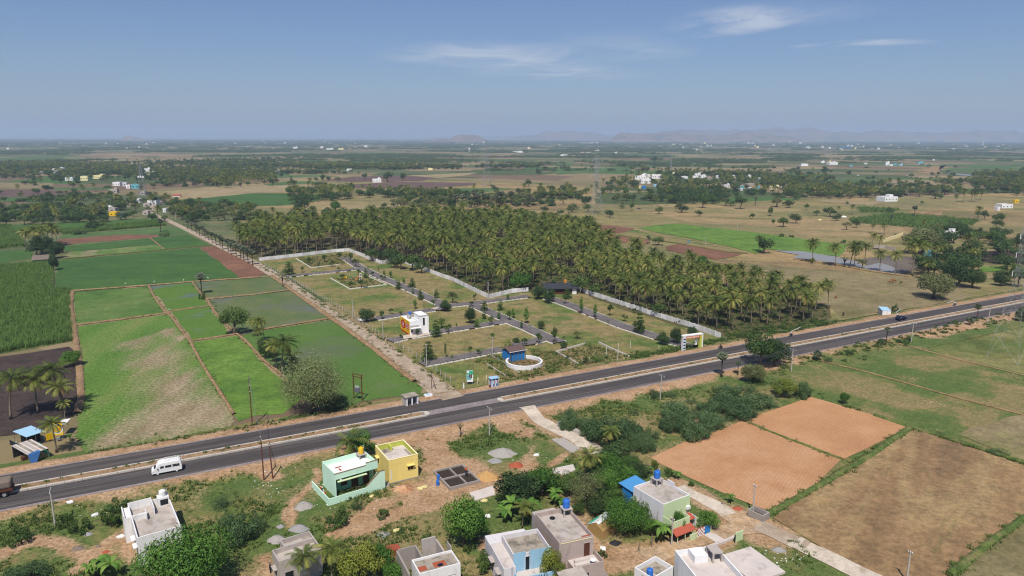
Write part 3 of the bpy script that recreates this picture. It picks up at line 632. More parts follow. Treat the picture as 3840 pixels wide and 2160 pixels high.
def coco(seed, h=9.5, lean=.6, n=24, fl=3.4, seg=11, wid=.95, trunk_r=.16):
    lf = Leafy(seed); r = lf.r; la = r.uniform(0, 6.28); pts = []
    for i in range(8):
        t = i / 7; pts.append((math.cos(la) * lean * t * t, math.sin(la) * lean * t * t, h * t))
    tr = B().tube(pts, [trunk_r * (1.7 - .9 * min(1, i / 1.5) if i < 2 else 1 - .035 * i) for i in range(8)], 7)
    top = Vector(pts[-1]); dry = Leafy(seed + 5)
    for k in range(n):
        f = k / (n - 1); az = k * 2.39996 + r.uniform(-.2, .2); el = math.radians(78 - 105 * f ** .9) + r.uniform(-.12, .12)
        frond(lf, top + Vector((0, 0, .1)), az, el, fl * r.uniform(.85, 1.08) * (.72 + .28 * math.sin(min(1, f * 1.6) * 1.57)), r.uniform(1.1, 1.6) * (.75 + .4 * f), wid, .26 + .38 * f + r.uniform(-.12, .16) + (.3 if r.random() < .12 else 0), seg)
    for k in range(3): frond(dry, top, r.uniform(0, 6.28), math.radians(-55), fl * .8, .5, wid * .6, r.random(), 7)
    nV = len(lf.V); V = lf.V + dry.V; F = lf.F + [tuple(i + nV for i in f) for f in dry.F]; mi = [0] * len(lf.F) + [1] * len(dry.F)
    nb = B()
    for k in range(7): a = r.uniform(0, 6.28); nb.lathe([(.02, -.16), (.13, -.08), (.13, .06), (.02, .14)], 5, (top.x + .28 * math.cos(a), top.y + .28 * math.sin(a)))
    for i, v in enumerate(nb.V): nb.V[i] = (v[0], v[1], v[2] + top.z - .25)
    nV = len(V); V = V + nb.V; F = F + [tuple(i + nV for i in f) for f in nb.F]; mi += [0] * len(nb.F)
    return (mesh_from('trunk', tr.V, tr.F, 'palm_bark', True), mesh_from('crown', V, F, mats=['coco_leaf', 'coco_dry'], mi=mi, v=lf.v + dry.v + [.55] * len(nb.F)))
def palmyra(seed, h=8.0, rad=1.75, n=34, skirt=8):
    lf = Leafy(seed); r = lf.r; lx, ly = r.uniform(-.2, .2), r.uniform(-.2, .2)
    tr = B().tube([(0, 0, 0), (lx * .2, ly * .2, h * .12), (lx * .5, ly * .5, h * .5), (lx, ly, h)], [.3, .22, .19, .2], 7); top = Vector((lx, ly, h + .25)); mi = []
    for k in range(n + skirt):
        dead = k >= n; f = (k + .5) / n; th = math.acos(1 - 1.72 * min(f, 1)) if not dead else math.radians(r.uniform(135, 165)); az = k * 2.39996 + r.uniform(-.2, .2)
        d = Vector((math.sin(th) * math.cos(az), math.sin(th) * math.sin(az), math.cos(th))); pet = rad * r.uniform(.42, .58); c = top + d * pet
        s_ = d.orthogonal().normalized(); u = d.cross(s_); ro = r.uniform(0, 6.28); s_, u = s_ * math.cos(ro) + u * math.sin(ro), u * math.cos(ro) - s_ * math.sin(ro); v = (.35 + .5 * r.random()) if not dead else r.random()
        lf.face([top - s_ * .03, c - s_ * .03, c + s_ * .03, top + s_ * .03], .7); mi.append(1 if dead else 0)
        R_ = rad * r.uniform(.5, .68); m = 9
        for j in range(m):
            a0 = math.radians(-105 + 210 * (j + .04) / m); a1 = math.radians(-105 + 210 * (j + .96) / m); am = (a0 + a1) / 2; fold = u * (.16 * (1 - abs(j - m / 2) / m)) * R_
            e = lambda a, k_: c + (d * math.cos(a) + s_ * math.sin(a)) * R_ * k_
            lf.face([c, e(a0, .72) + fold, e(am, 1.0) - u * R_ * .12, e(a1, .72) + fold], min(1, max(0, v + r.uniform(-.15, .15)))); mi.append(1 if dead else 0)
    return (mesh_from('trunk', tr.V, tr.F, 'dark_bark', True), mesh_from('crown', lf.V, lf.F, mats=['fan_leaf', 'coco_dry'], mi=mi, v=lf.v))
def tree(seed, h=7.0, w=6.0, lobes=9, leaves=1600, leaf=.34, mat='tree_leaf', base=.3, flat=.8, shape='round', limbs=5, bark='bark', tr=None, droop=0.0, narrow=1.0, core=.35):
    """tapered trunk with limbs running into lobes of loose leaf sprays; gaps stay between the lobes"""
    lf = Leafy(seed); r = lf.r; L_ = []; ch = h * (1 - base); R = w / 2
    for k in range(lobes):
        f = (k + .5) / lobes; az = k * 2.39996 + r.uniform(-.4, .4)
        if shape == 'round': rr = R * .74 * math.sqrt(r.uniform(.05, 1)); z = h * base + ch * (.22 + .56 * r.random() * (1.15 - rr / R)); s = R * r.uniform(.2, .48); sz = s * flat
        elif shape == 'umbrella': rr = R * .78 * math.sqrt(f); z = h * base + ch * (.78 - .45 * (rr / R) ** 2 + r.uniform(-.12, .1)); s = R * r.uniform(.28, .42); sz = s * .55
        elif shape == 'tier': ti = int(f * 5) / 5; rr = R * (1 - ti * .75) * r.uniform(.3, .62); z = h * base + ch * (.06 + ti * .88) + r.uniform(-.1, .1); s = R * (1 - ti * .62) * r.uniform(.4, .55); sz = s * .32
        elif shape == 'column': rr = R * .3 * r.random(); z = h * base + ch * (.1 + .8 * f); s = R * r.uniform(.5, .8) * (1 - .45 * abs(f - .4)); sz = s * 1.0
        else: rr = R * .92 * math.sqrt(r.random()); z = max(.3, h * (.5 - .38 * (rr / R) ** 2) + r.uniform(-.22, .24) * h); s = R * r.uniform(.12, .38); sz = min(h * .5, s * .8)
        L_.append((Vector((rr * math.cos(az), rr * math.sin(az), z)), s, max(sz, .15)))
    tot = sum(s * s for _, s, _ in L_); zmax = max(c.z + sz for c, s, sz in L_)
    for c, s, sz in L_:
        nl = int(leaves * s * s / tot); tone = r.uniform(-.14, .14)
        for i in range(nl):
            u, a = r.uniform(-1, 1), r.uniform(0, 6.283); q = math.sqrt(1 - u * u); d = Vector((q * math.cos(a), q * math.sin(a), u)); k = 1 - core * r.random() ** 2.2
            if r.random() < .2: k *= r.uniform(1.02, 1.65 if shape == 'bush' else 1.35)
            p = c + Vector((d.x * s * k, d.y * s * k, d.z * sz * k)); p.z -= droop * s * (d.x * d.x + d.y * d.y) * .4
            if p.z < .05: p.z = .05 + .15 * r.random()
            nrm = (d + Vector((r.uniform(-.7, .7), r.uniform(-.7, .7), r.uniform(-.3, .9)))).normalized(); t1 = nrm.orthogonal().normalized(); ro = r.uniform(0, 6.28); t2 = nrm.cross(t1); t1, t2 = t1 * math.cos(ro) + t2 * math.sin(ro), t2 * math.cos(ro) - t1 * math.sin(ro)
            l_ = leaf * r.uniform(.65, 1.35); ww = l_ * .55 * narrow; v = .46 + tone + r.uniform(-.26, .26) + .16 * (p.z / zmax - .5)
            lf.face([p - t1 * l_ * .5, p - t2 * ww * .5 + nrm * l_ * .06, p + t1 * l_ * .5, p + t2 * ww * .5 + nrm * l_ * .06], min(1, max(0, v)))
    tb = B(); r0 = tr if tr else max(.05, .028 * h + .012 * w); fk = Vector((r.uniform(-.1, .1), r.uniform(-.1, .1), h * max(base, .12) * .95))
    tb.tube([(0, 0, -.1), fk * .5 + Vector((.03 * h * r.uniform(-1, 1), .02 * h, 0)), fk], [r0 * 1.35, r0, r0 * .85], 7)
    for c, s, sz in r.sample(L_, min(limbs, len(L_))):
        tb.tube([fk - Vector((0, 0, .1)), fk.lerp(c, .5) + Vector((0, 0, .05 * h)), c + Vector((0, 0, -.2 * sz))], [r0 * .62, r0 * .4, r0 * .14], 5)
    return (mesh_from('trunk', tb.V, tb.F, bark, True), lf.mesh('crown', mat))
def banana(seed, h=3.2, n=9):
    lf = Leafy(seed); r = lf.r
    for k in range(n):
        az = k * 2.4 + r.uniform(-.3, .3); a = math.radians(r.uniform(35, 80)); p = Vector((0, 0, h * .5 + r.uniform(0, .3))); side = Vector((-math.sin(az), math.cos(az), 0)); ln = h * r.uniform(.5, .72); m = 7; v = .4 + .5 * r.random()
        for i in range(m):
            t = i / m; d = Vector((math.cos(az) * math.cos(a), math.sin(az) * math.cos(a), math.sin(a))); q = p + d * ln / m; w0 = .3 * math.sin(math.pi * min(1, .12 + t * .86)); w1 = .3 * math.sin(math.pi * min(.98, .12 + (t + 1 / m) * .86)); dn = Vector((0, 0, -.08))
            lf.face([p, q, q + side * w1 + dn, p + side * w0 + dn], v + r.uniform(-.08, .08)); lf.face([p, p - side * w0 + dn, q - side * w1 + dn, q], v + r.uniform(-.08, .08)); p = q; a -= .27 * (1 + t)
    tb = B().tube([(0, 0, 0), (0, 0, h * .3), (0, 0, h * .55)], [.16, .13, .08], 7)
    return (mesh_from('trunk', tb.V, tb.F, 'verge_green', True), lf.mesh('crown', 'tree_bright'))
def tuft(seed, n, h, spread, mat, wid=.05, bend=.9):
    """clump of arching blades or leafy stems"""
    lf = Leafy(seed); r = lf.r
    for k in range(n):
        az = r.uniform(0, 6.28); x, y = r.gauss(0, spread * .5), r.gauss(0, spread * .5); p = Vector((x, y, 0)); a = math.radians(r.uniform(60, 88)); hh = h * r.uniform(.6, 1.15); v = r.random(); side = Vector((-math.sin(az), math.cos(az), 0))
        for i in range(3):
            d = Vector((math.cos(az) * math.cos(a), math.sin(az) * math.cos(a), math.sin(a))); q = p + d * hh / 3; w0, w1 = wid * (1 - .25 * i), wid * (1 - .25 * (i + 1)) if i < 2 else .004
            lf.face([p - side * w0, q - side * w1, q + side * w1, p + side * w0], min(1, max(0, v * .7 + .1 * i))); p = q; a -= bend * (.4 + .4 * i) * .6
    return lf.mesh('tuft', mat)
KIT = {}
def kit(name, fn, *args): KIT[name] = [fn(*a) if isinstance(a, tuple) else a for a in args]
KIT['coco'] = [coco(100 + i, 9.5, .5 + .35 * (i % 3), 26 + i % 3, 3.9, 10, 1.1) for i in range(5)]
KIT['coco_near'] = [coco(140 + i, 9.0, .9, 26, 3.6, 15, 1.0) for i in range(3)]
KIT['coco_young'] = [coco(160, 1.6, .15, 13, 2.6, 11, .8, .18)]
KIT['palmyra'] = [palmyra(200 + i) for i in range(3)]; KIT['palmyra_low'] = [palmyra(210, 2.2, 1.6, 30, 4)]
KIT['round'] = [tree(300 + i, 7, 6.5, 17 + i, 3400, .36, 'tree_leaf', .26, .8) for i in range(3)]
KIT['round_far'] = [tree(320 + i, 7, 6.5, 12, 760, .6, 'tree_leaf', .22, .85, limbs=3) for i in range(4)]
KIT['dark_far'] = [tree(340 + i, 7, 7.5, 12, 760, .62, 'tree_dark', .15, .8, limbs=3) for i in range(2)]
KIT['olive_far'] = [tree(350 + i, 6.5, 7.5, 9, 620, .6, 'tree_olive', .22, .7, 'umbrella', limbs=4) for i in range(2)]
KIT['dense'] = [tree(360 + i, 6, 6, 20, 4600, .3, 'tree_dark', .12, .9) for i in range(2)]
KIT['bright'] = [tree(380 + i, 7, 6, 20, 5200, .3, 'tree_bright', .15, .85) for i in range(2)]
KIT['neem'] = [tree(400, 8, 9, 30, 9500, .3, 'tree_bright', .2, .75, limbs=8)]
KIT['yellowish'] = [tree(410, 6, 7, 14, 5200, .26, 'tree_yellow', .15, .8, limbs=7)]
KIT['acacia'] = [tree(420, 12, 13, 64, 18000, .36, 'acacia_leaf', .2, .7, 'round', 12, 'dark_bark', .38, .25, .55, .6)]
KIT['olive_near'] = [tree(425, 9, 11, 30, 9000, .4, 'tree_olive', .18, .75, limbs=9, bark='dark_bark')]
KIT['tier'] = [tree(430 + i, 5, 4, 16, 1500, .3, 'tree_leaf', .12, .8, 'tier', 6) for i in range(3)]
KIT['slim'] = [tree(440 + i, 4.5, 1.7, 6, 520, .26, 'tree_bright', .22, 1, 'column', 3, 'bark', .05) for i in range(2)]
KIT['small'] = [tree(450 + i, 3.2, 2.6, 7, 620, .24, 'tree_leaf', .3, .8, limbs=4) for i in range(3)]
KIT['sparse'] = [tree(460, 7, 4, 10, 420, .2, 'tree_olive', .3, .8, limbs=9)]
KIT['lilac'] = [tree(465, 7, 7, 16, 3200, .22, 'tree_olive', .2, .8, limbs=14)]
KIT['bush'] = [tree(470 + i, 2.2, 3.4, 15, 1500, .2, 'prosopis', .02, .8, 'bush', 3, narrow=.5, core=.5) for i in range(3)]
KIT['bush_big'] = [tree(480 + i, 3.2, 6.5, 24, 5200, .36, 'prosopis', .02, .8, 'bush', 5, narrow=.6, core=.5) for i in range(3)]
KIT['shrub'] = [tree(490 + i, 1.7, 2.7, 14, 1100, .2, 'tree_leaf', .02, .8, 'bush', 3) for i in range(3)]
KIT['banana'] = [banana(500 + i) for i in range(2)]
KIT['clump'] = [tree(510 + i, 9, 26, 26, 900, 1.35, 'far_leaf', .05, .8, 'bush', 0, core=.25) for i in range(4)]
KIT['belt'] = [tree(520 + i, 10, 60, 60, 1100, 2.6, 'far_leaf', .02, .8, 'bush', 0, core=.25) for i in range(3)]
ORD = 'first second third fourth fifth sixth seventh eighth ninth tenth eleventh twelfth thirteenth fourteenth fifteenth sixteenth seventeenth eighteenth nineteenth twentieth'.split()
def ordinal(i): return ORD[i] if i < 20 else ('twenty-' if i < 29 else 'thirty-' if i < 39 else 'forty-') + ORD[(i - 20) % 10 if i != 29 else 0]
PENDING = []
HT = {}
def top_z(me):
    if me.name not in HT:
        co = np.empty(len(me.vertices) * 3, np.float32); me.vertices.foreach_get('co', co); co = co.reshape(-1, 3); HT[me.name] = (float(co[:, 2].max()), float(np.ptp(co[:, 0]) + np.ptp(co[:, 1])) / 2)
    return HT[me.name]
def plant(kitname, x, y, z, h, label, cat='tree', name='tree', group=None, w=None, var=None, rz=None, uniq=True, parts=('trunk', 'crown')):
    ms = KIT[kitname]; i = random.randrange(len(ms)) if var is None else var % len(ms); tm, cm = ms[i]
    H, W = top_z(cm); sz = h / H; sx = sz * (1.36 if kitname == 'coco_near' else 1.22 if kitname == 'coco' else 1.3 if kitname == 'palmyra' else 1) if w is None else w / W
    o = thing(name, label, cat, (x, y, z), random.uniform(0, 6.28) if rz is None else rz, group, (sx, sx, sz))
    a = bpy.data.objects.new(parts[0], tm); COL.objects.link(a); a.parent = o
    c = bpy.data.objects.new(parts[1], cm); COL.objects.link(c); c.parent = o
    if uniq: PENDING.append(o)
    return o
def plant_at(kitname, t, bx, by, dy, label, cat='tree', name='tree', group=None, wpx=None, **kw):
    """foot at bx,by of a survey sheet, top dy sheet pixels above, crown wpx wide"""
    x, y = P(t, bx, by); z = float(zg(x, y)); x, y = P(t, bx, by, z); h = max(.4, high(t, bx, by, dy, z)); w = None
    if wpx: u0, u1 = pix(t, bx, by)[0], pix(t, bx + wpx, by)[0]; w = (u1 - u0) * mpp(x, y)
    return plant(kitname, x, y, z, h, label, cat, name, group, w, **kw)
def settle_labels():
    """things that would read alike are told apart by their order across the picture"""
    by = {}
    for o in PENDING: by.setdefault(o['label'], []).append(o)
    for lab, os_ in by.items():
        if len(os_) < 2: continue
        os_.sort(key=lambda o: to_px(o.location.x, o.location.y, o.location.z)[0])
        for i, o in enumerate(os_): o['label'] = lab + ', ' + ('leftmost' if i == 0 else 'rightmost' if i == len(os_) - 1 else ordinal(i) + ' from left')
# ---- scattered cover that nobody could count
def scatter(name, label, pts, meshes, parent=None):
    """pts: rows of x, y, z, scale, rotation, mesh number; instances of the meshes on those points"""
    pts = np.asarray(pts, np.float32)
    if len(pts) == 0: return None
    me = bpy.data.meshes.new(name); me.from_pydata(pts[:, :3].tolist(), [], [])
    for nm, ty, cidx in (('sc', 'FLOAT', 3), ('rt', 'FLOAT', 4), ('ix', 'INT', 5)):
        a = me.attributes.new(nm, ty, 'POINT'); a.data.foreach_set('value', pts[:, cidx].astype(np.int32 if ty == 'INT' else np.float32))
    pc = bpy.data.collections.new(name + '_sources')
    for i, m in enumerate(meshes):
        ms = m if isinstance(m, (tuple, list)) else (m,)
        if len(ms) == 1: mm = ms[0]
        else:
            V, F, mi, vv, mats = [], [], [], [], []
            for q in ms:
                n = len(V); nm_ = len(mats); V += [tuple(v.co) for v in q.vertices]; F += [tuple(k + n for k in p.vertices) for p in q.polygons]; mi += [p.material_index + nm_ for p in q.polygons]; mats += list(q.materials)
                a = q.attributes.get('v'); vv += [d.value for d in a.data] if a else [.5] * len(q.polygons)
            mm = mesh_from(name + '_source', V, F, mats=mats, mi=mi, v=vv)
        pc.objects.link(bpy.data.objects.new('%s_%02d' % (name, i), mm))
    ng = bpy.data.node_groups.new(name, 'GeometryNodeTree'); ng.interface.new_socket('Geometry', in_out='INPUT', socket_type='NodeSocketGeometry'); ng.interface.new_socket('Geometry', in_out='OUTPUT', socket_type='NodeSocketGeometry')
    N = ng.nodes; gi, go = N.new('NodeGroupInput'), N.new('NodeGroupOutput'); ip = N.new('GeometryNodeInstanceOnPoints'); ci = N.new('GeometryNodeCollectionInfo'); ci.inputs['Collection'].default_value = pc; ci.inputs['Separate Children'].default_value = True; ci.inputs['Reset Children'].default_value = True
    def na(nm, ty): n = N.new('GeometryNodeInputNamedAttribute'); n.data_type = ty; n.inputs['Name'].default_value = nm; return n.outputs['Attribute']
    cx = N.new('ShaderNodeCombineXYZ'); ng.links.new(na('rt', 'FLOAT'), cx.inputs[2])
    ng.links.new(gi.outputs[0], ip.inputs['Points']); ng.links.new(ci.outputs[0], ip.inputs['Instance']); ip.inputs['Pick Instance'].default_value = True
    ng.links.new(na('ix', 'INT'), ip.inputs['Instance Index']); ng.links.new(cx.outputs[0], ip.inputs['Rotation']); ng.links.new(na('sc', 'FLOAT'), ip.inputs['Scale']); ng.links.new(ip.outputs[0], go.inputs[0])
    o = link(name, me, parent); md = o.modifiers.new('scatter', 'NODES'); md.node_group = ng
    kind(o, 'stuff', label); return o
def fill(poly, spacing, jitter=.45, keep=None):
    """jittered grid points inside a ground polygon"""
    p = np.array(poly); x0, y0 = p.min(0); x1, y1 = p.max(0)
    X, Y = np.meshgrid(np.arange(x0, x1, spacing), np.arange(y0, y1, spacing)); X = X.ravel() + rng.uniform(-jitter, jitter, X.size) * spacing; Y = Y.ravel() + rng.uniform(-jitter, jitter, Y.size) * spacing
    m = inside(poly, X, Y)
    if keep is not None: m &= keep(X, Y)
    return np.stack([X[m], Y[m]], 1)
# ================================================================ vegetation in place
random.seed(21); rng = np.random.default_rng(21)
VIL = '330,215,160,70,w 410,275,140,80,w 390,150,50,28,w 575,200,150,75,w 480,172,90,40,w 300,290,60,40,g 380,350,70,32,u 335,350,50,28,c 830,132,36,36,c 1190,170,90,55,w 1232,130,50,40,w 1160,190,80,35,w 1285,190,90,45,w 1380,150,130,36,c 1000,200,100,30,w 1370,215,80,45,p 1500,195,50,55,w 1730,180,50,40,w 1740,236,80,55,p 1962,186,70,30,w 2080,230,70,45,b 2140,215,22,40,w 1640,336,90,55,l 1840,386,80,45,w 1870,350,60,36,t 2005,310,110,40,p 1990,370,50,46,w 2110,350,40,40,t 2380,366,160,55,c 545,322,40,30,b'
HAM = '825,1015,165,80,w 575,970,60,65,w 1000,990,80,42,g 720,1042,120,42,g 800,1110,210,60,p 700,1190,100,46,g 520,715,140,78,t 330,670,80,60,l 390,710,70,52,w 180,660,140,52,w 100,1130,130,40,g 80,1080,90,42,w 125,1207,160,46,y 260,1227,70,52,b 400,1040,80,42,p 730,415,100,58,w 845,415,50,32,w 1240,465,60,26,w 1265,862,110,42,r 105,790,150,45,g 650,832,95,60,g 1050,1140,60,42,w'
HOUSE_SPOTS = [(pix(t, float(a[0]), float(a[1])), P(t, float(a[0]), float(a[1]))[1], (pix(t, float(a[0]) + float(a[2]), 0)[0] - pix(t, float(a[0]), 0)[0]) / 2) for t, d_ in (('q', VIL), ('w', HAM)) for a in (w_.split(',') for w_ in d_.split())]
def hides_house(x, y, h):
    u, v = to_px(x, y, 0); v2 = to_px(x, y, h)[1]; m = mpp(x, y)
    return any(abs(u - p[0]) < hw + 2.2 / m and y < yy + 6 and v2 < p[1] - 4 for p, yy, hw in HOUSE_SPOTS)
# ---- the coconut grove: rows of palms; the ones that show largest stand singly, the rest as a mass
GROVE = PP('o 605,640 665,652 830,632 880,629 960,656 1000,655 1140,705 1225,742 1330,730 1450,730 1580,778 1720,818 1830,845 1900,836 2000,818 2088,796 2085,772 1960,745 1840,720 1700,695 1600,662 1515,642 1502,600 1300,563 1000,561 700,583 592,612')
GLADES = [(P('o', 1240, 640), 13), (P('o', 1030, 612), 9), (P('o', 1420, 700), 12), (P('o', 800, 600), 8)]
gp_ = fill(GROVE, 6.2, .36)
gp_ = np.array([p for p in gp_ if not any(math.hypot(p[0] - c[0], (p[1] - c[1]) * .6) < r for c, r in GLADES) or random.random() < .3])
gp_ = gp_[np.argsort(gp_[:, 1] + 25 * (rng.random(len(gp_)) < .12))]
rest = []
for i, (x, y) in enumerate(gp_):
    h = random.gauss(10.9, 1.3)
    if i < 230:
        front = y < 215
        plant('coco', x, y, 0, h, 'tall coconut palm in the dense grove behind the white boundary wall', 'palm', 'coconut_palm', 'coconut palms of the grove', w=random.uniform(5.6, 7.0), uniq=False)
    else: rest.append((x, y, 0, h / 10.4, random.uniform(0, 6.28), random.randrange(5)))
scatter('coconut_grove', 'far rows of the dense coconut grove', rest, KIT['coco'])
N_GROVE = (len(gp_), len(rest))
# ---- single palms
for t, x, y, dy, k, lab in (('m0', 100, 1480, 430, 'coco_near', 'coconut palm with dark trunk at the edge of the black soil field'), ('m0', 345, 1425, 385, 'coco_near', 'slender coconut palm standing on the black soil field'),
        ('m0', 600, 1440, 330, 'coco_near', 'full-crowned coconut palm beside the brown bank above the roadside stalls'), ('m0', 575, 1400, 440, 'coco_near', 'tall dark coconut palm behind the full-crowned palm by the stalls'), ('b0', 590, 30, 160, 'coco_near', 'pale grey palm trunk behind the yellow sign'),
        ('b0', 515, 330, 330, 'coco_near', 'leaning coconut palm over the sheet-roofed roadside stall'), ('m0', 2300, 730, 170, 'coco', 'coconut palm beside the round tree on the paddy bank'), ('m1', 80, 785, 235, 'coco', 'coconut palm on the paddy bank next to the round tree'), ('m1', 12, 800, 150, 'coco', 'shaded coconut palm behind the round tree on the bank'),
        ('m1', 240, 1085, 370, 'coco_near', 'leaning coconut palm on the bank beside the big olive tree'), ('m1', 190, 1025, 280, 'coco_near', 'coconut palm just behind the leaning palm on the bank'),
        ('b1', 500, 1560, 370, 'coco_near', 'coconut palm in front of the grey unfinished roof'), ('b1', 690, 1500, 400, 'coco_near', 'coconut palm with bent fronds right of the grey unfinished roof'), ('b2', 1035, 640, 360, 'coco_near', 'coconut palm rising between the village trees and the white slabs'),
        ('b2', 1275, 330, 250, 'coco_near', 'dark coconut palm beside the lane by the thorn bushes'), ('b2', 480, 1010, 250, 'coco_near', 'low coconut palm behind the lilac house'), ('b2', 1340, 860, 170, 'coco_near', 'short coconut palm left of the weathered white house')):
    plant_at(k, t, x, y, dy, lab, 'palm', 'coconut_palm')
for t, x, y, dy, lab in (('m1', 330, 1010, 170, 'young coconut palm beside the big olive tree'), ('m1', 2280, 815, 60, 'young coconut palm behind the blue hut')):
    plant_at('coco_young', t, x, y, dy, lab, 'palm', 'coconut_palm')
plant_at('coco_young', 'b1', 850, 390, 260, 'wide feathery palm clump behind the mint green house', 'palm', 'palm_clump', wpx=340)
plant_at('bright', 'b1', 935, 350, 220, 'leafy green tree between the mint house and the highway', wpx=270)
plant_at('bright', 'b1', 1060, 350, 120, 'small leafy tree between the mint and yellow houses', wpx=90)
for t, x, y, dy in (('t3', 400, 1270, 235), ('t3', 610, 1300, 225), ('t3', 742, 1312, 255), ('t3', 875, 1262, 190), ('t3', 1008, 1352, 215), ('t3', 1152, 1380, 235), ('t3', 1300, 1392, 370), ('t3', 1000, 1152, 150), ('t3', 940, 1132, 150), ('t3', 780, 1315, 220)):
    plant_at('coco', t, x, y, dy, 'tall slender coconut palm standing beside the pond', 'palm', 'coconut_palm', 'palms beside the pond')
for t, x, y, dy in (('t3', 640, 832, 85), ('t3', 765, 832, 100), ('t3', 1055, 1015, 115), ('t3', 940, 1000, 100), ('t3', 1770, 722, 140), ('t3', 1840, 715, 115), ('t3', 1870, 718, 110), ('t3', 1925, 700, 100), ('t3', 1880, 1210, 170), ('t3', 1780, 1180, 190), ('t3', 2230, 1449, 190), ('m3', 2180, 110, 130), ('t2', 925, 728, 75), ('t2', 997, 702, 50), ('t2', 920, 1005, 60), ('t2', 2235, 1170, 160), ('t3', 1990, 650, 60)):
    plant_at('coco', t, x, y, dy, 'single coconut palm out in the fields beyond the grove', 'palm', 'coconut_palm', 'palms out in the fields')
for t, x, y, dy in (('t0', 235, 1170, 210), ('t0', 330, 1190, 260), ('t0', 375, 1150, 220), ('t0', 478, 1125, 215), ('t0', 520, 1105, 150), ('t0', 445, 1100, 190)):
    plant_at('coco', t, x, y, dy, 'coconut palm in the dark clump beside the tile-roofed shed', 'palm', 'coconut_palm', 'palms of the clump by the shed')
for i, (x, y) in enumerate(fill(PP('t1 580,690 880,690 900,640 600,620'), 9)): plant('coco', x, y, 0, 9.5, 'coconut palm in the small clump on the green field behind the grove', 'palm', 'coconut_palm', 'palms of the clump behind the grove', uniq=False)
for i, (x, y) in enumerate(fill(PP('t0 640,650 700,655 960,632 930,618 640,640'), 14)): plant('coco', x, y, 0, 10, 'coconut palm in the row before the small green field', 'palm', 'coconut_palm', 'palms before the small green field', uniq=False)
# ---- palmyras
for t, x, y, dy, lab in (('m0', 1828, 345, 190, 'lone palmyra palm on the paddy bank'), ('m2', 1898, 1090, 230, 'palmyra palm at the highway edge opposite the entrance arch'), ('m2', 2045, 1075, 135, 'smaller palmyra palm beside the big roadside tree'), ('m3', 1068, 780, 150, 'palmyra palm on the red shoulder beside a pole'),
        ('m3', 1890, 575, 155, 'palmyra palm in front of the highway median near the frame edge'), ('m3', 1825, 622, 85, 'small palmyra palm at the foot of the larger one'), ('m3', 440, 945, 105, 'low palmyra palm by the pasture corner'), ('t0', 1455, 990, 115, 'lone palmyra palm in the cane field by the lane'),
        ('t2', 1230, 1100, 85, 'palmyra palm at the corner of the red ploughed field'), ('t2', 1245, 1090, 60, 'second palmyra palm at the corner of the red ploughed field'), ('t3', 1110, 915, 95, 'palmyra palm at the edge of the far cane field'), ('t3', 1640, 930, 65, 'palmyra palm at the right end of the far cane field'), ('t3', 1325, 855, 115, 'leafy palmyra palm above the small brown strip'), ('q', 2060, 608, 150, 'palmyra palm between two round trees in the dry fields'), ('q', 1390, 510, 150, 'thin palmyra palm by the wood edge')):
    plant_at('palmyra_low' if dy < 110 and t == 'm3' else 'palmyra', t, x, y, dy, lab, 'palm', 'palmyra_palm')
row = [(1650, 925, 60), (1690, 960, 75), (1730, 985, 75), (1775, 1010, 80), (1800, 1030, 85), (1850, 1050, 90), (1880, 1065, 80), (1915, 1090, 95), (1950, 1110, 100), (1985, 1120, 100), (2010, 1150, 110), (2060, 1170, 115), (2085, 1195, 110), (2130, 1215, 120), (2170, 1230, 120), (2200, 1250, 125), (2240, 1275, 130), (2280, 1290, 135), (1700, 940, 60), (1760, 985, 70), (1830, 1020, 80), (2100, 1170, 110)]
for x, y, d in row: plant_at('palmyra', 't0', x + 8, y, d, 'palmyra palm in the row along the farm lane', 'palm', 'palmyra_palm', 'palmyras along the farm lane')
for x in range(1760, 2318, 34): plant_at('palmyra', 't1', x + random.uniform(-12, 12), 770 - (x - 1760) * .01 + random.uniform(-30, 6), random.uniform(100, 140), 'palmyra palm in the long row behind the grove', 'palm', 'palmyra_palm', 'palmyras behind the grove')
for x, y in ((105, 745), (150, 760), (165, 745), (190, 755), (235, 750), (20, 750)): plant_at('palmyra', 't2', x, y, 85, 'palmyra palm in the small cluster at the grove corner', 'palm', 'palmyra_palm', 'palmyras at the grove corner')
by_house = lambda x, y: 380 < x < 1720 and 380 < y < 1000
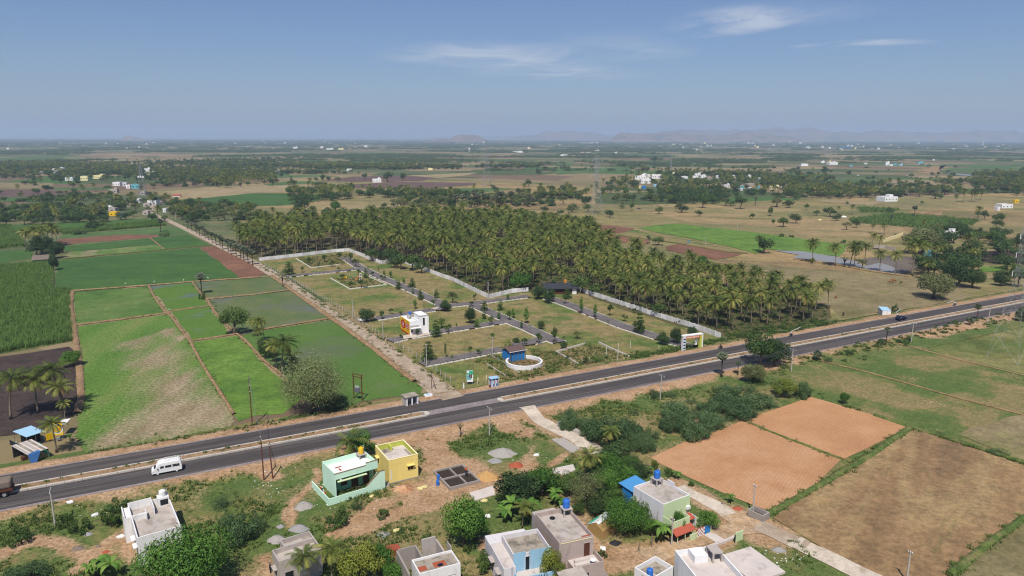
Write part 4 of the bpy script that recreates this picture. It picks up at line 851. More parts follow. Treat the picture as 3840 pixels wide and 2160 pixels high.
# ---- trees that stand alone or are picked out easily: sheet, foot x, foot y, rise, crown width, kit, label
for t, x, y, dy, w, k, lab in (
    ('m1', 515, 1425, 585, 720, 'acacia', 'big olive feathery tree with white-painted trunk beside the highway'), ('m0', 2130, 712, 250, 275, 'round', 'round leafy tree standing on the paddy bank'), ('m0', 1830, 390, 62, 75, 'shrub', 'bush at the foot of the lone palmyra'),
    ('m0', 655, 1000, 145, 210, 'bright', 'small umbrella tree casting shade at the patchy paddy edge'), ('m0', 490, 130, 160, 90, 'dense', 'dark tree at the end of the hedge by the tile-roofed shed'), ('t0', 380, 1200, 180, 240, 'dense', 'dark dense tree under the palm clump by the shed'), ('t0', 500, 1230, 130, 150, 'dense', 'dark tree beside the tile-roofed shed'), ('t0', 545, 1180, 100, 90, 'dense', 'dark bushy tree at the left end of the pale strip'),
    ('m1', 85, 930, 190, 150, 'dense', 'dark leafy thicket tree between the bank palms'), ('m1', 160, 960, 160, 130, 'dense', 'dark thicket tree beneath the leaning palms'), ('m1', 700, 1385, 120, 330, 'dense', 'dark low spreading tree beside the transformer'),
    ('m2', 2250, 985, 310, 350, 'round', 'big dense roadside tree in front of the highway'), ('m2', 2180, 1150, 190, 260, 'olive_near', 'grey-green thorn tree under the big roadside tree'), ('m3', 60, 985, 240, 330, 'dense', 'large dark roadside tree beside a concrete pole'), ('m3', 690, 1342, 115, 100, 'bright', 'lone bright green tree in the pasture'),
    ('m3', 130, 1270, 170, 260, 'yellowish', 'yellow-green tree above the ploughed field'), ('m3', 310, 1280, 165, 190, 'bush_big', 'round grey-green thorn bush at the ploughed field corner'),
    ('m3', 1500, 385, 255, 380, 'olive_near', 'huge grey-olive tree beside the highway, left of its pair'), ('m3', 1720, 275, 270, 320, 'dense', 'huge dark tree beside the highway, right of its pair'), ('m3', 1850, 290, 200, 220, 'dense', 'dark tree leaning over the roadside hut'), ('m3', 2100, 270, 130, 150, 'dense', 'dark bushy tree at the roadside near the frame edge'), ('m3', 2260, 280, 220, 170, 'round', 'tall leafy tree at the roadside by the frame edge'), ('m3', 2300, 590, 150, 140, 'dense', 'dark tree behind the near pylon'), ('m3', 1150, 500, 80, 70, 'shrub', 'small tree beside the pale roadside cabin'),
    ('b0', 1700, 1600, 560, 900, 'neem', 'large bright green tree in front of the white house'), ('b1', 1890, 1190, 440, 420, 'bright', 'glossy bright green tree between the unfinished houses'), ('b1', 960, 1530, 420, 470, 'yellowish', 'yellow-green tree in the foreground between two unfinished houses'), ('b1', 1250, 1500, 170, 260, 'bright', 'leafy tree in front of the unfinished walls'), ('b1', 1555, 1140, 90, 120, 'shrub', 'grey-green bush behind the unfinished walls'),
    ('b2', 430, 800, 280, 400, 'dense', 'dark round tree beside the concrete slab'), ('b2', 665, 715, 250, 300, 'bright', 'leafy tree with pale flecks next to the dark round tree'), ('b2', 1340, 470, 220, 350, 'dense', 'dark wide tree beside the village lane'), ('b2', 1250, 600, 250, 300, 'bright', 'bright crowned tree in the village thicket'), ('b2', 1510, 570, 160, 210, 'dense', 'dark green tree behind the blue shed'), ('b2', 1060, 830, 300, 320, 'lilac', 'sparse greyish tree in the village thicket'), ('b2', 1240, 720, 230, 230, 'bright', 'leafy tree in the middle of the village thicket'),
    ('b2', 1400, 1070, 320, 460, 'neem', 'spreading light green tree beside the plastic-covered hayrick'), ('b2', 760, 1560, 380, 300, 'yellowish', 'leafy tree in front of the pink-brown house'), ('b2', 2160, 1030, 190, 220, 'bright', 'round flowering bush tree by the weathered house gate'), ('b2', 1680, 480, 90, 90, 'yellowish', 'small yellow-green tree at the ploughed field edge'), ('b2', 480, 1480, 100, 110, 'dense', 'small dark tree before the lilac house'), ('b2', 1130, 1290, 110, 110, 'shrub', 'round bush by the pink-brown house steps'), ('b2', 1890, 1080, 250, 130, 'bright', 'climbing vine mass on the weathered house front'), ('b2', 1200, 1280, 80, 110, 'shrub', 'low bush beside the white tarpaulin heap'),
    ('b2', 900, 720, 190, 200, 'round', 'round tree left of the sparse greyish tree'), ('b2', 1150, 520, 170, 220, 'round', 'leafy tree at the head of the thicket by the lane'), ('b2', 1180, 660, 210, 240, 'dense', 'dark tree in the heart of the village thicket'), ('b2', 1380, 640, 190, 260, 'bright', 'bright tree in front of the blue shed'), ('b2', 1300, 900, 220, 250, 'round', 'mid green tree left of the weathered house wall'), ('b2', 1140, 900, 150, 170, 'dense', 'dark tree above the hayrick'), ('b2', 1540, 960, 190, 240, 'round', 'leafy tree against the weathered white wall'), ('b2', 1640, 1080, 150, 180, 'bright', 'leafy tree below the weathered white wall'), ('b2', 560, 640, 130, 170, 'bright', 'small bright tree behind the dark round tree'), ('b2', 780, 660, 130, 150, 'round', 'small round tree by the brick rubble'), ('b2', 1440, 520, 150, 190, 'bright', 'bright tree beside the dark wide tree'), ('b2', 990, 900, 130, 130, 'round', 'tree behind the pink-brown house'), ('b1', 1120, 1400, 240, 300, 'bright', 'bright green tree right of the yellow-green one'), ('b2', 60, 1110, 300, 250, 'bright', 'bright tree left of the lilac house'),
    ('b2', 900, 110, 150, 230, 'bush_big', 'thorn bush beside the stacked concrete poles'), ('b1', 1850, 180, 150, 80, 'sparse', 'thin young tree on the highway shoulder'), ('b2', 150, 1400, 180, 230, 'weedtree', 'leafy shrub beside the lilac house wall'),
    ('t2', 1320, 1110, 85, 130, 'round_far', 'round dark tree between the two red ploughed fields'), ('t2', 1720, 1290, 100, 110, 'bright', 'bright tree at the grove edge'), ('t2', 2280, 1180, 150, 180, 'dark_far', 'dark tree with a palm at the paddy corner'), ('t2', 885, 858, 75, 95, 'dark_far', 'dark round tree beside the middle pylon'),
    ('q', 200, 690, 145, 80, 'round_far', None), ('q', 605, 735, 130, 130, 'round_far', None), ('q', 950, 712, 165, 230, 'dark_far', None), ('q', 1215, 768, 100, 135, 'dark_far', None), ('q', 1270, 645, 228, 165, 'round_far', None), ('q', 1840, 660, 235, 200, 'round_far', None), ('q', 2390, 632, 165, 150, 'olive_far', None), ('q', 2010, 812, 105, 95, 'round_far', None), ('q', 2290, 767, 155, 85, 'round_far', None), ('q', 2480, 932, 170, 150, 'round_far', None), ('q', 2335, 890, 85, 60, 'round_far', None), ('q', 1690, 612, 95, 190, 'round_far', None), ('q', 1515, 562, 70, 45, 'round_far', None), ('q', 50, 655, 62, 100, 'round_far', None), ('q', 60, 610, 75, 120, 'olive_far', None), ('q', 2530, 610, 95, 130, 'dark_far', None),
    ('t3', 75, 762, 100, 90, 'round_far', None), ('t3', 190, 770, 82, 105, 'dark_far', None), ('t3', 250, 912, 100, 120, 'dark_far', None), ('t3', 140, 942, 98, 85, 'round_far', None), ('t3', 22, 842, 90, 50, 'round_far', None), ('t3', 350, 792, 72, 50, 'round_far', None), ('t3', 560, 852, 98, 125, 'round_far', None), ('t3', 620, 890, 80, 90, 'dark_far', None), ('t3', 440, 840, 60, 70, 'round_far', None), ('t3', 715, 747, 45, 32, 'round_far', None), ('t3', 710, 970, 82, 95, 'olive_far', None), ('t3', 797, 952, 92, 80, 'dark_far', None), ('t3', 1960, 878, 100, 68, 'round_far', None), ('t3', 2112, 912, 112, 62, 'round_far', None), ('t3', 1390, 742, 46, 36, 'round_far', None), ('t3', 510, 468, 72, 85, 'dark_far', None), ('t3', 1220, 832, 30, 34, 'round_far', None), ('t3', 45, 920, 55, 36, 'round_far', None),
    ('t3', 1390, 1190, 270, 340, 'olive_near', 'big brownish-olive tree by the pale compound wall'), ('t3', 1560, 1150, 190, 220, 'dark_far', 'dark tree right of the brownish-olive one'), ('t3', 1520, 980, 80, 130, 'olive_far', 'tree with orange flowers behind the compound wall'), ('t3', 1740, 1000, 90, 160, 'round_far', 'leafy tree behind the white shed'), ('t3', 1900, 1080, 110, 200, 'round_far', 'left tree of the dense tall hedge'), ('t3', 2060, 1110, 140, 220, 'round_far', 'right tree of the dense tall hedge'), ('t3', 1820, 1230, 190, 260, 'dark_far', 'dark dense tree by the yellow thatch'), ('t3', 1700, 1330, 160, 220, 'dark_far', 'dark tree below the turquoise roof'), ('t3', 1470, 1330, 130, 150, 'dark_far', 'dark tree at the edge of the muddy flat'), ('t3', 2100, 1425, 110, 150, 'dark_far', 'dark tree beside the green strip'), ('t3', 400, 1275, 65, 60, 'yellowish', 'little tree standing in the pond'), ('t3', 850, 1320, 90, 90, 'olive_far', 'bush at the end of the pond'), ('t3', 690, 1300, 120, 90, 'sparse', 'bare thin tree beside the pond'),
    ('t1', 605, 535, 65, 55, 'dark_far', None), ('t1', 1190, 535, 95, 105, 'dark_far', None), ('t1', 1330, 525, 75, 60, 'dark_far', None), ('t1', 985, 515, 60, 60, 'round_far', None), ('t1', 1490, 660, 75, 120, 'dark_far', None), ('t1', 1370, 735, 95, 110, 'dark_far', None), ('t1', 720, 810, 110, 110, 'bright', None), ('t1', 420, 800, 120, 160, 'dark_far', None), ('t1', 930, 470, 30, 22, 'round_far', None), ('t1', 1680, 640, 60, 60, 'round_far', None), ('t1', 150, 570, 60, 60, 'dark_far', None),
    ('t2', 150, 580, 75, 65, 'round_far', None), ('t2', 238, 475, 70, 60, 'dark_far', None), ('t2', 1015, 405, 45, 70, 'dark_far', None), ('t2', 1290, 360, 60, 75, 'dark_far', None)):
    if k == 'weedtree': k = 'shrub'
    if t == 'b2' and k in ('bright', 'dense', 'round', 'lilac') and w > 140 and by_house(x, y): dy *= 1.1; w *= 1.22
    plant_at(k, t, x, y, dy, lab or 'lone tree standing in the open fields far beyond the highway', 'tree', 'tree', None if lab else 'lone trees in the far fields', w)
# ---- avenue and plot trees inside the fenced layout
PLOT = {'m1': '300,170,115,130,t 245,278,145,70,p 420,150,52,45,s 570,112,52,30,s 750,142,42,35,s 995,200,95,50,t 1050,190,48,40,s 1150,228,55,55,s 1160,178,48,35,l 1220,198,62,38,l 1290,302,85,75,t 1340,258,55,35,l 1415,288,88,85,t 1420,352,58,32,l 1490,397,92,75,t 1632,385,82,70,t 1607,465,72,48,s 1780,432,112,115,o 1715,502,108,115,d 1440,480,85,45,l 1520,470,32,16,l 1220,527,55,48,s 1140,577,82,62,s 1000,595,128,175,d 1310,542,38,40,s 1950,462,52,50,s 2070,503,95,75,t 2065,572,80,50,t 1940,612,155,125,d 2000,652,85,70,t 2130,632,95,55,s 2200,578,72,48,l 1632,735,155,110,t 1682,655,92,75,s 1742,702,88,62,s 1815,642,36,22,l 1460,732,75,42,s 1312,752,42,40,s 1560,952,180,165,t 1716,922,140,30,l 1940,882,68,48,s 2016,904,62,55,s 1776,932,42,30,l 2142,752,55,40,s 2282,402,58,38,l 2292,592,105,60,s 2212,492,92,75,t 1980,402,62,35,s 620,60,70,60,s 690,100,60,50,s 480,80,60,50,s 860,60,90,60,s 760,40,70,50,s 900,105,80,80,o 930,170,50,50,s 860,290,55,50,s 955,290,75,85,s 780,215,45,60,s 1570,500,22,16,l 1110,140,40,18,l',
        'm2': '10,562,95,48,l 130,612,155,65,l 85,662,82,35,l 265,662,82,80,d 385,795,155,62,s 590,752,75,95,o 470,842,75,80,d 625,528,165,52,l 750,568,135,48,l 885,542,115,65,s 870,632,78,38,p 1150,705,195,140,t 1020,592,68,55,s 490,442,95,65,s 240,392,125,155,d 340,425,135,130,d 500,382,85,110,t 1365,802,122,135,d 1490,802,165,135,d 1630,742,115,115,d 240,802,112,75,s 40,795,60,80,d 110,815,75,60,s 470,760,35,32,s 1130,910,62,32,s 1105,520,55,40,s 500,940,45,40,s 670,980,70,65,s 765,965,50,30,l'}
KP = {'t': 'tier', 's': 'small', 'l': 'slim', 'd': 'dense', 'o': 'olive_far', 'p': 'sparse'}
DP = {'t': 'tiered', 's': 'small', 'l': 'slim', 'd': 'dark bushy', 'o': 'olive-brown', 'p': 'thin bare'}
def near_what(x, y):
    marks = [('the playground', P('m1', 930, 240)), ('the yellow billboard house', P('m1', 1450, 700)), ('the blue hut', P('m1', 2290, 870)), ('the road junction', P('m1', 1720, 470)), ('the entrance arch', P('m2', 1620, 830)), ('the dark-roofed shed', P('m2', 430, 310)), ('the far plot corner', P('m1', 600, 90)), ('the parked white car', P('m1', 985, 590)), ('the long avenue', P('m2', 850, 580)), ('the boundary wall bend', P('m1', 2100, 390)), ('the round well', P('m2', 130, 980)), ('the lower plot fence', P('m1', 1560, 950))]
    return min(marks, key=lambda m: math.dist(m[1], (x, y)))[0]
for t, sdat in PLOT.items():
    for w_ in sdat.split():
        x, y, dy, w, k = w_.split(','); x, y, dy, w = map(float, (x, y, dy, w)); q = P(t, x, y)
        plant_at(KP[k], t, x, y, dy, '%s planted tree near %s' % (DP[k], near_what(*q)), 'tree', 'plot_tree', 'trees planted on the plots', w)
# ---- shrubs and bananas
for t, x, y, dy, w, k, lab in (('b2', 1270, 240, 240, 520, 'bush_big', 'widest thorn bush beyond the village lane'), ('b2', 1080, 150, 150, 260, 'bush_big', 'thorn bush right of the stacked poles'), ('b2', 1430, 170, 170, 330, 'bush_big', 'thorn bush merging behind the widest one'), ('b2', 1620, 210, 120, 230, 'bush', 'green bush between the thorn bushes'), ('b2', 1850, 130, 150, 300, 'bush_big', 'thorn bush left of the spreading one'), ('b2', 2180, 100, 150, 320, 'bush_big', 'thorn bush right of the spreading one'), ('m2', 1800, 1400, 110, 330, 'bush_big', 'thorn bush below the long one'), ('m2', 2240, 1360, 130, 350, 'bush_big', 'thorn bush under the large dark roadside tree'), ('m2', 1640, 1445, 90, 230, 'bush', 'low scrub bush right of the middle one'), ('m2', 2120, 1240, 110, 240, 'bush', 'scrub bush beside the grey-green thorn tree'), ('m2', 1620, 1330, 60, 120, 'bush', 'small scrub bush by the pole'), ('b2', 1560, 305, 160, 290, 'bush_big', 'thorn bush beside the ploughed field tip'), ('b2', 2060, 195, 190, 370, 'bush_big', 'spreading thorn bush above the ploughed field'), ('m2', 1970, 1322, 150, 440, 'bush_big', 'long thorn bush below the highway shoulder'), ('m2', 1470, 1440, 130, 400, 'bush_big', 'thorn bush in the middle of the scrub'), ('m2', 1440, 1278, 72, 125, 'bush', 'small thorn bush beside the roadside pole'), ('m2', 1280, 1278, 80, 170, 'bush', 'green bush left of the roadside pole'), ('m2', 2050, 1445, 120, 430, 'bush_big', 'thorn bush at the foot of the yellow-green tree'), ('m2', 520, 1449, 80, 210, 'bush', 'low thorn bush near the lane mouth'), ('m2', 1110, 1440, 60, 90, 'bush', 'little green bush in the dry scrub'),
    ('b0', 2160, 1125, 250, 430, 'bush_big', 'large grey-green thorn bush in the meadow'), ('b0', 230, 1500, 150, 420, 'bush_big', 'grey-green thorn bush at the bottom corner'), ('b0', 2010, 830, 120, 210, 'bush', 'feathery bush below the highway shoulder'), ('b1', 20, 1030, 140, 200, 'bush', 'grey-green bush left of the gravel heap'), ('m3', 540, 960, 60, 90, 'bush', 'bush on the pasture edge by the low palmyra'), ('m3', 740, 890, 50, 90, 'shrub', 'low bush on the red road bank'), ('m3', 1030, 800, 60, 90, 'shrub', 'bush at the palmyra foot on the road bank'), ('m3', 1220, 785, 45, 130, 'shrub', 'hedge-like bush beside the roadside pole'), ('b3', 1560, 175, 50, 100, 'bush', 'thorn bush on the grassy ridge'), ('b3', 2090, 350, 75, 190, 'bush', 'wider thorn bush on the grassy ridge'), ('b3', 450, 640, 30, 45, 'shrub', 'tiny bush on the ridge by the ploughed field'),
    ('b0', 1060, 860, 110, 230, 'shrub', 'bright bush behind the white house'), ('b0', 1010, 1000, 160, 170, 'shrub', 'yellow-green bush beside the white house'), ('b0', 720, 1050, 130, 220, 'shrub', 'green bush right of the shoulder pole'), ('b0', 590, 990, 110, 170, 'shrub', 'dark bush just right of the shoulder pole'), ('b0', 190, 1150, 130, 220, 'shrub', 'green bush under the red bank'), ('b1', 760, 960, 110, 260, 'shrub', 'weedy thicket before the mint house'), ('b1', 920, 860, 130, 110, 'bush', 'dark bush before the mint house wall'), ('b1', 1150, 920, 90, 130, 'shrub', 'bush beside the dirt track'), ('b1', 720, 1010, 70, 180, 'shrub', 'low weedy mound by the dirt track'), ('b1', 1910, 1230, 70, 90, 'shrub', 'bush at the glossy tree foot'), ('b2', 900, 650, 100, 100, 'bush', 'grey bush beside the brick heap'), ('b2', 1810, 540, 60, 90, 'shrub', 'bush at the lane edge by the ploughed field'), ('b2', 2010, 630, 50, 60, 'shrub', 'small shrub on the lane verge'), ('z', 620, 510, 130, 130, 'banana', 'palm-like plant on the lane verge'), ('z', 110, 280, 60, 90, 'shrub', 'shrub on the verge above the lane'),
    ('t3', 120, 1035, 45, 60, 'shrub', 'bush at the far paddy edge, left of three'), ('t3', 215, 1040, 35, 50, 'shrub', 'bush at the far paddy edge, middle of three'), ('t3', 685, 1090, 45, 55, 'shrub', 'bush at the paddy corner by the compound wall'), ('t3', 1160, 1030, 40, 50, 'shrub', 'bush in front of the compound wall end'), ('t0', 1490, 1030, 32, 90, 'shrub', 'spreading bush at the brown strip end')):
    plant_at(k, t, x, y, dy, lab, 'plant' if k == 'banana' else 'bush', 'banana_plant' if k == 'banana' else 'bush', None, w, parts=('stem', 'foliage'))
for t, x, y, dy, lab in (('b2', 380, 930, 190, 'banana plant behind the lilac house'), ('b2', 330, 960, 150, 'leafy banana plant left of the lilac house'), ('b2', 540, 960, 210, 'banana plant against the pink-brown house wall'), ('b2', 780, 800, 140, 'banana plant behind the blue water tank'), ('b2', 820, 840, 110, 'smaller banana plant behind the blue tank'), ('b2', 1735, 1130, 170, 'banana plant before the red awning'), ('b2', 1790, 1060, 120, 'banana plant left of the climbing vines'), ('b2', 1300, 800, 120, 'banana plant in the village thicket'), ('b0', 900, 1449, 160, 'banana plant at the bottom edge'), ('b0', 1020, 1470, 170, 'banana plant left of the large green tree'), ('b0', 820, 1480, 130, 'small banana plant at the bottom edge'), ('b2', 1870, 570, 80, 'banana plant behind the weathered house'), ('b2', 1640, 530, 70, 'banana plant by the blue shed roof'), ('l', 1400, 950, 180, 'papaya-like leafy plant beside the yellow sign')):
    plant_at('banana', t, x, y, dy, lab, 'plant', 'banana_plant', None, parts=('stem', 'foliage'))
# ---- woods: the trees that show largest as single things, the remainder as one mass
WOODS = [ # polygon, spacing, [(kit, weight)], label
    ('o -60,525 120,500 380,492 430,520 370,545 250,556 130,566 -60,578', 12, 'round_far 3 dark_far 4 olive_far 1.5 coco 1.5', 'tree in the wood around the hamlet left of the lane'),
    ('o 440,520 560,512 780,520 790,540 640,552 470,545', 11, 'olive_far 3 dark_far 2 bush_big 3', 'tree in the scrub belt beside the lane end'),
    ('o -60,405 200,415 700,398 690,440 560,450 400,455 300,440 100,455 -60,445', 16, 'round_far 3 dark_far 3 olive_far 2 coco 2', 'tree in the wide wood behind the hamlet fields'),
    ('o 480,462 690,445 700,462 560,474', 8, 'coco 5 round_far 1', 'tree in the palm belt by the tan fields'),
    ('o 720,482 790,470 890,480 895,512 800,522 740,524', 10, 'coco 3 dark_far 3 round_far 2', 'tree in the thicket at the back of the grove'),
    ('o 930,512 1180,500 1480,495 1480,515 1200,525 950,540', 11, 'olive_far 3 dark_far 2 bush_big 3 coco 1', 'tree in the scrub line behind the grove'),
    ('o 1230,512 1290,488 1500,470 1600,440 1720,452 1950,448 2110,468 2115,500 1990,492 1900,498 1640,508 1620,490 1500,492 1360,512', 13, 'round_far 3 dark_far 3 coco 4', 'tree in the wood around the white village'),
    ('o 1625,505 1680,485 1760,490 1850,500 1800,515 1700,513', 8, 'dark_far 3 round_far 2', 'tree in the dense wood below the white village'),
    ('o 2120,470 2200,462 2420,475 2430,492 2280,500 2150,492', 12, 'dark_far 3 round_far 3 coco 2', 'tree in the belt behind the white farmhouse'),
    ('o 2440,455 2576,440 2640,470 2620,500 2500,495 2470,480', 11, 'dark_far 3 round_far 3 coco 2', 'tree in the wood right of the white farmhouse'),
    ('o 2300,660 2340,645 2420,640 2480,660 2440,700 2330,705', 8, 'dark_far 3 round_far 2 coco 1', 'tree in the roadside wood by the muddy flat'),
    ('o 2490,620 2576,600 2640,640 2576,690 2520,680', 12, 'dark_far 2 round_far 2', 'tree by the dark field at the frame edge'),
    ('o 2270,600 2360,590 2520,585 2530,605 2400,615 2290,625', 9, 'round_far 3 dark_far 2', 'tree in the tall hedge beyond the compound wall'),
    ('o 900,640 960,650 1120,700 1060,690 940,665', 9, 'round_far 2 dark_far 2', 'leafy tree between the wall and the grove palms'),
    ('o 1240,735 1330,722 1345,730 1250,745', 8, 'round_far 3 bright 1', 'leafy tree behind the wall beside the dark-roofed shed'),
    ('o 1445,725 1500,735 1520,750 1470,742', 7, 'round_far 3', 'leafy tree right of the dark-roofed shed'),
    ('o 1600,782 1900,838 2080,795 2080,805 1900,842 1830,848', 9, 'shrub 4 round_far .6', 'undergrowth tree at the foot of the grove palms'),
    ('o 670,650 830,632 820,628 680,644', 10, 'round_far 1 shrub 1', 'leafy tree behind the far wall')]
cand, mass = [], []
for poly, sp, mixs, lab in WOODS:
    w = mixs.split(); ks = w[0::2]; ws = list(map(float, w[1::2]))
    for x, y in fill(PP(poly), sp, .42):
        if y > 420 and float(fbm(x * .021 + 6, y * .03 + 1, 3)) < .46: continue
        k = random.choices(ks, ws)[0]; h = {'coco': 10, 'bush_big': 3.4, 'shrub': 2.0}.get(k, 6.6) * random.uniform(.75, 1.25); (hides_house(x, y, h) and random.random() < .9) or cand.append((y, x, k, h, lab))
cand.sort(); n_tree = n_palm = 0
MASS_KITS = ['coco', 'round_far', 'dark_far', 'olive_far', 'bush_big', 'shrub', 'bright']; MESHES, OFFS = [], {}
for k in MASS_KITS: OFFS[k] = len(MESHES); MESHES += KIT[k]
def to_mass(x, y, k, h): i = random.randrange(len(KIT[k])); mass.append((x, y, 0, h / top_z(KIT[k][i][1])[0], random.uniform(0, 6.28), OFFS[k] + i))
for y, x, k, h, lab in cand:
    if k == 'coco' and n_palm < 30: n_palm += 1; plant(k, x, y, 0, h, lab.replace('tree', 'coconut palm'), 'palm', 'coconut_palm', 'palms of the woods', uniq=False)
    elif k in ('round_far', 'dark_far', 'olive_far', 'bright') and n_tree < 125: n_tree += 1; plant(k, x, y, 0, h, {'round_far': 'mid green ', 'dark_far': 'dark green ', 'olive_far': 'olive ', 'bright': 'bright '}[k] + lab, 'tree', 'tree', 'trees of the woods', uniq=False)
    else: to_mass(x, y, k, h)
# looser far cover: hedgerows and copses out to about 1.3 km
ys = rng.uniform(430, 1500, 26000); ys = np.sqrt(rng.uniform(430 ** 2, 1500 ** 2, 26000)); xs_ = rng.uniform(-.8, .8, 26000) * ys
wd = fbm(xs_ * .006 + 3, ys * .0095 + 8, 4); ln = np.abs(((xs_ * .975 + ys * .22) / 150 + .35 * fbm(xs_ * .004, ys * .004)) % 1 - .5); lt = np.abs(((ys * .975 - xs_ * .22) / 95 + .35 * fbm(xs_ * .004 + 7, ys * .004)) % 1 - .5)
thr = .655 - .085 * sstep(600, 1300, ys) - .07 * sstep(.0, -.35, xs_ / ys) * sstep(600, 900, ys)
keep = (wd > thr) | ((ln > .475) & (wd > .47)) | ((lt > .465) & (wd > .44))
OPEN = [PP(q) for q in ('o 640,440 1500,430 1560,480 1480,490 1240,500 900,470 900,500 560,510 560,470', 'o 1480,510 1640,512 2150,500 2576,505 2700,760 2100,800 1900,690 1500,600', 'o -100,450 420,455 400,490 -100,500', 'o 1290,440 1620,425 1600,440 1480,468 1300,470', 'o 2100,440 2440,430 2450,458 2130,462', 'o 1600,408 2100,408 2576,420 2560,440 1640,436', 'o 240,380 640,385 620,400 240,395', 'o 380,420 620,424 620,432 380,430')]
for q in OPEN: keep &= ~(inside(q, xs_, ys) & (rng.random(len(xs_)) < .945))
keep &= ~inside(GROVE, xs_, ys)
for x, y in zip(xs_[keep], ys[keep]):
    if in_view(x, y) and not (hides_house(x, y, 8) and random.random() < .85): k = random.choices(['coco', 'round_far', 'dark_far', 'olive_far', 'bush_big'], [3, 3, 3.4, 1.6, 1.2])[0]; to_mass(x, y, k, {'coco': 10, 'bush_big': 3.4}.get(k, 6.8) * random.uniform(.7, 1.2))
scatter('far_woods', 'woods and hedgerow trees spread over the far plain', mass, MESHES)
far = []
for r0, r1, n, thr, sc0, i0, ni in ((1300, 3200, 22000, .545, .55, 0, 4), (3000, 11000, 24000, .52, .65, 4, 3)):
    ys = np.sqrt(rng.uniform(r0 ** 2, r1 ** 2, n)); xs_ = rng.uniform(-.8, .8, n) * ys; wd = fbm(xs_ * .0032 + 11, ys * .005 + 2, 4)
    for x, y in zip(xs_[wd > thr], ys[wd > thr]): far.append((x, y, -.5, sc0 * random.uniform(.6, 1.25), random.uniform(0, 6.28), i0 + random.randrange(ni)))
scatter('horizon_woods', 'distant wooded plain reaching to the horizon', far, [m[1] for m in KIT['clump'] + KIT['belt']])
# ---- sugar cane, weeds and grass
CANE = [tuft(600 + i, 26, 2.3, .75, 'cane_leaf', .055, 1.0) for i in range(3)]
pts = []
for q, sp, s0 in (('m0 -350,110 445,60 475,130 465,300 625,305 635,560 650,770 -350,940', 1.05, .95), ('t0 520,978 1440,888 1505,935 570,1012', 1.5, 1.1), ('t0 -300,935 95,935 238,1118 -300,1176', 1.7, 1.1), ('t3 805,764 1195,786 1110,813 832,810', 2.6, 1.2), ('t3 725,876 1130,823 1910,884 1850,928 1500,962 765,905', 2.6, 1.2)):
    pts += [(x, y, 0, s0 * random.uniform(.75, 1.15), random.uniform(0, 6.28), random.randrange(3)) for x, y in fill(PP(q), sp, .5)]
scatter('sugar_cane', 'tall pale green sugar cane filling whole fields', pts, CANE)
WEED = [tuft(620, 16, .5, .35, 'weed_leaf', .06), tuft(621, 22, .7, .5, 'weed_leaf', .07), tuft(622, 18, .45, .4, 'dry_weed', .04), KIT['shrub'][0][1], KIT['shrub'][1][1]]
pts = []
X, O = np.meshgrid(np.arange(-120, 110, .62), -np.arange(9, 104, .62)); X = X.ravel() + rng.uniform(-.4, .4, X.size); O = O.ravel() + rng.uniform(-.4, .4, O.size)
sl = np.polyval(np.polyder(_c), X); nn = np.hypot(1, sl); wx, wy = X - O * sl / nn, road_y(X) + O / nn
soil = soil_at(wx, wy, O); dn = fbm(wx * .16 + 4, wy * .16 + 1, 4); dn2 = fbm(wx * .05 + 14, wy * .05 + 1, 3); pr = sstep(.5, .68, dn * .6 + dn2 * .4 + .1 * np.exp(-((O + 16) / 5) ** 2)) * (1 - soil) * .7 + .1 * (1 - soil)
BARE = [PP(q) for q in ('m3 100,900 2318,500 o 3400,660 3400,1700 2200,1500 1960,1330 2300,1080 1990,960', 'b2 1600,400 1950,230 2480,30 m3 200,1350 385,1285 940,1445 b3 1290,105 40,900 b2 2750,900 2300,730 1720,440', 'b3 1290,115 1400,150 2318,460 1650,1430 900,1449 40,930')]
m = rng.random(X.size) < pr
for q in BARE: m &= ~inside(q, wx, wy)
WZ = zg(wx, wy)
for i in np.nonzero(m)[0]:
    if in_view(wx[i], wy[i], 0, 60):
        k = random.choices(range(5), [4, 3, 2.2 * (dn2[i] < .5) + .4, .25 * (dn[i] > .58) , .2 * (dn[i] > .6)])[0]; pts.append((wx[i], wy[i], WZ[i] - .02, random.uniform(.4, 1.1) * (.42 if k > 2 else 1) * (.55 + .6 * min(1, pr[i] * 1.5)), random.uniform(0, 6.28), k))
# verge growth along the highway, the lane and the grove edge
def along(s_, w, sp, ks, s0, z=None):
    ln = PP(s_, z or 0.0)
    for a, b in zip(ln[:-1], ln[1:]):
        for j in range(int(math.dist(a, b) / sp)):
            t = random.random(); x, y = a[0] + (b[0] - a[0]) * t + random.gauss(0, w), a[1] + (b[1] - a[1]) * t + random.gauss(0, w); k = random.choice(ks)
            pts.append((x, y, float(zg(x, y)) if z is None else z, s0 * random.uniform(.6, 1.3) * (.42 if k > 2 else 1), random.uniform(0, 6.28), k))
along('m1 60,100 340,255 700,505 1210,815 1500,1020 1780,1215', 1.0, .7, (0, 1, 2, 1), 1.0); along('m1 180,200 320,300 690,560 1060,830 1500,1180', .9, .35, (2, 2, 0), 1.0)
along('m2 1080,915 1500,850 1900,760', 1.0, .15, (0, 1, 3), 1.2); along('m2 600,985 1060,915', 1.2, .3, (0, 2, 1), 1.0); along('m2 0,1100 300,1020 560,985', 2.2, .12, (0, 1, 2, 2), 1.3); along('b3 0,905 600,560 1290,110', .5, .25, (0, 1), .9); along('b3 1290,110 2318,440', .5, .3, (0, 1), .9); along('b3 1640,1449 2318,930', .5, .3, (0, 1), .9)
along('m2 1960,745 2318,690 m3 130,680 540,600', 2.0, .25, (0, 1, 3, 4), 1.3); along('m3 20,980 300,960 600,930 1000,820 1500,700 2200,560', 2.0, .5, (0, 1, 3, 4), 1.0); along('m1 1000,1335 700,1430 b0 2300,110 1500,240 800,330', 1.2, .35, (0, 1, 2), .9)
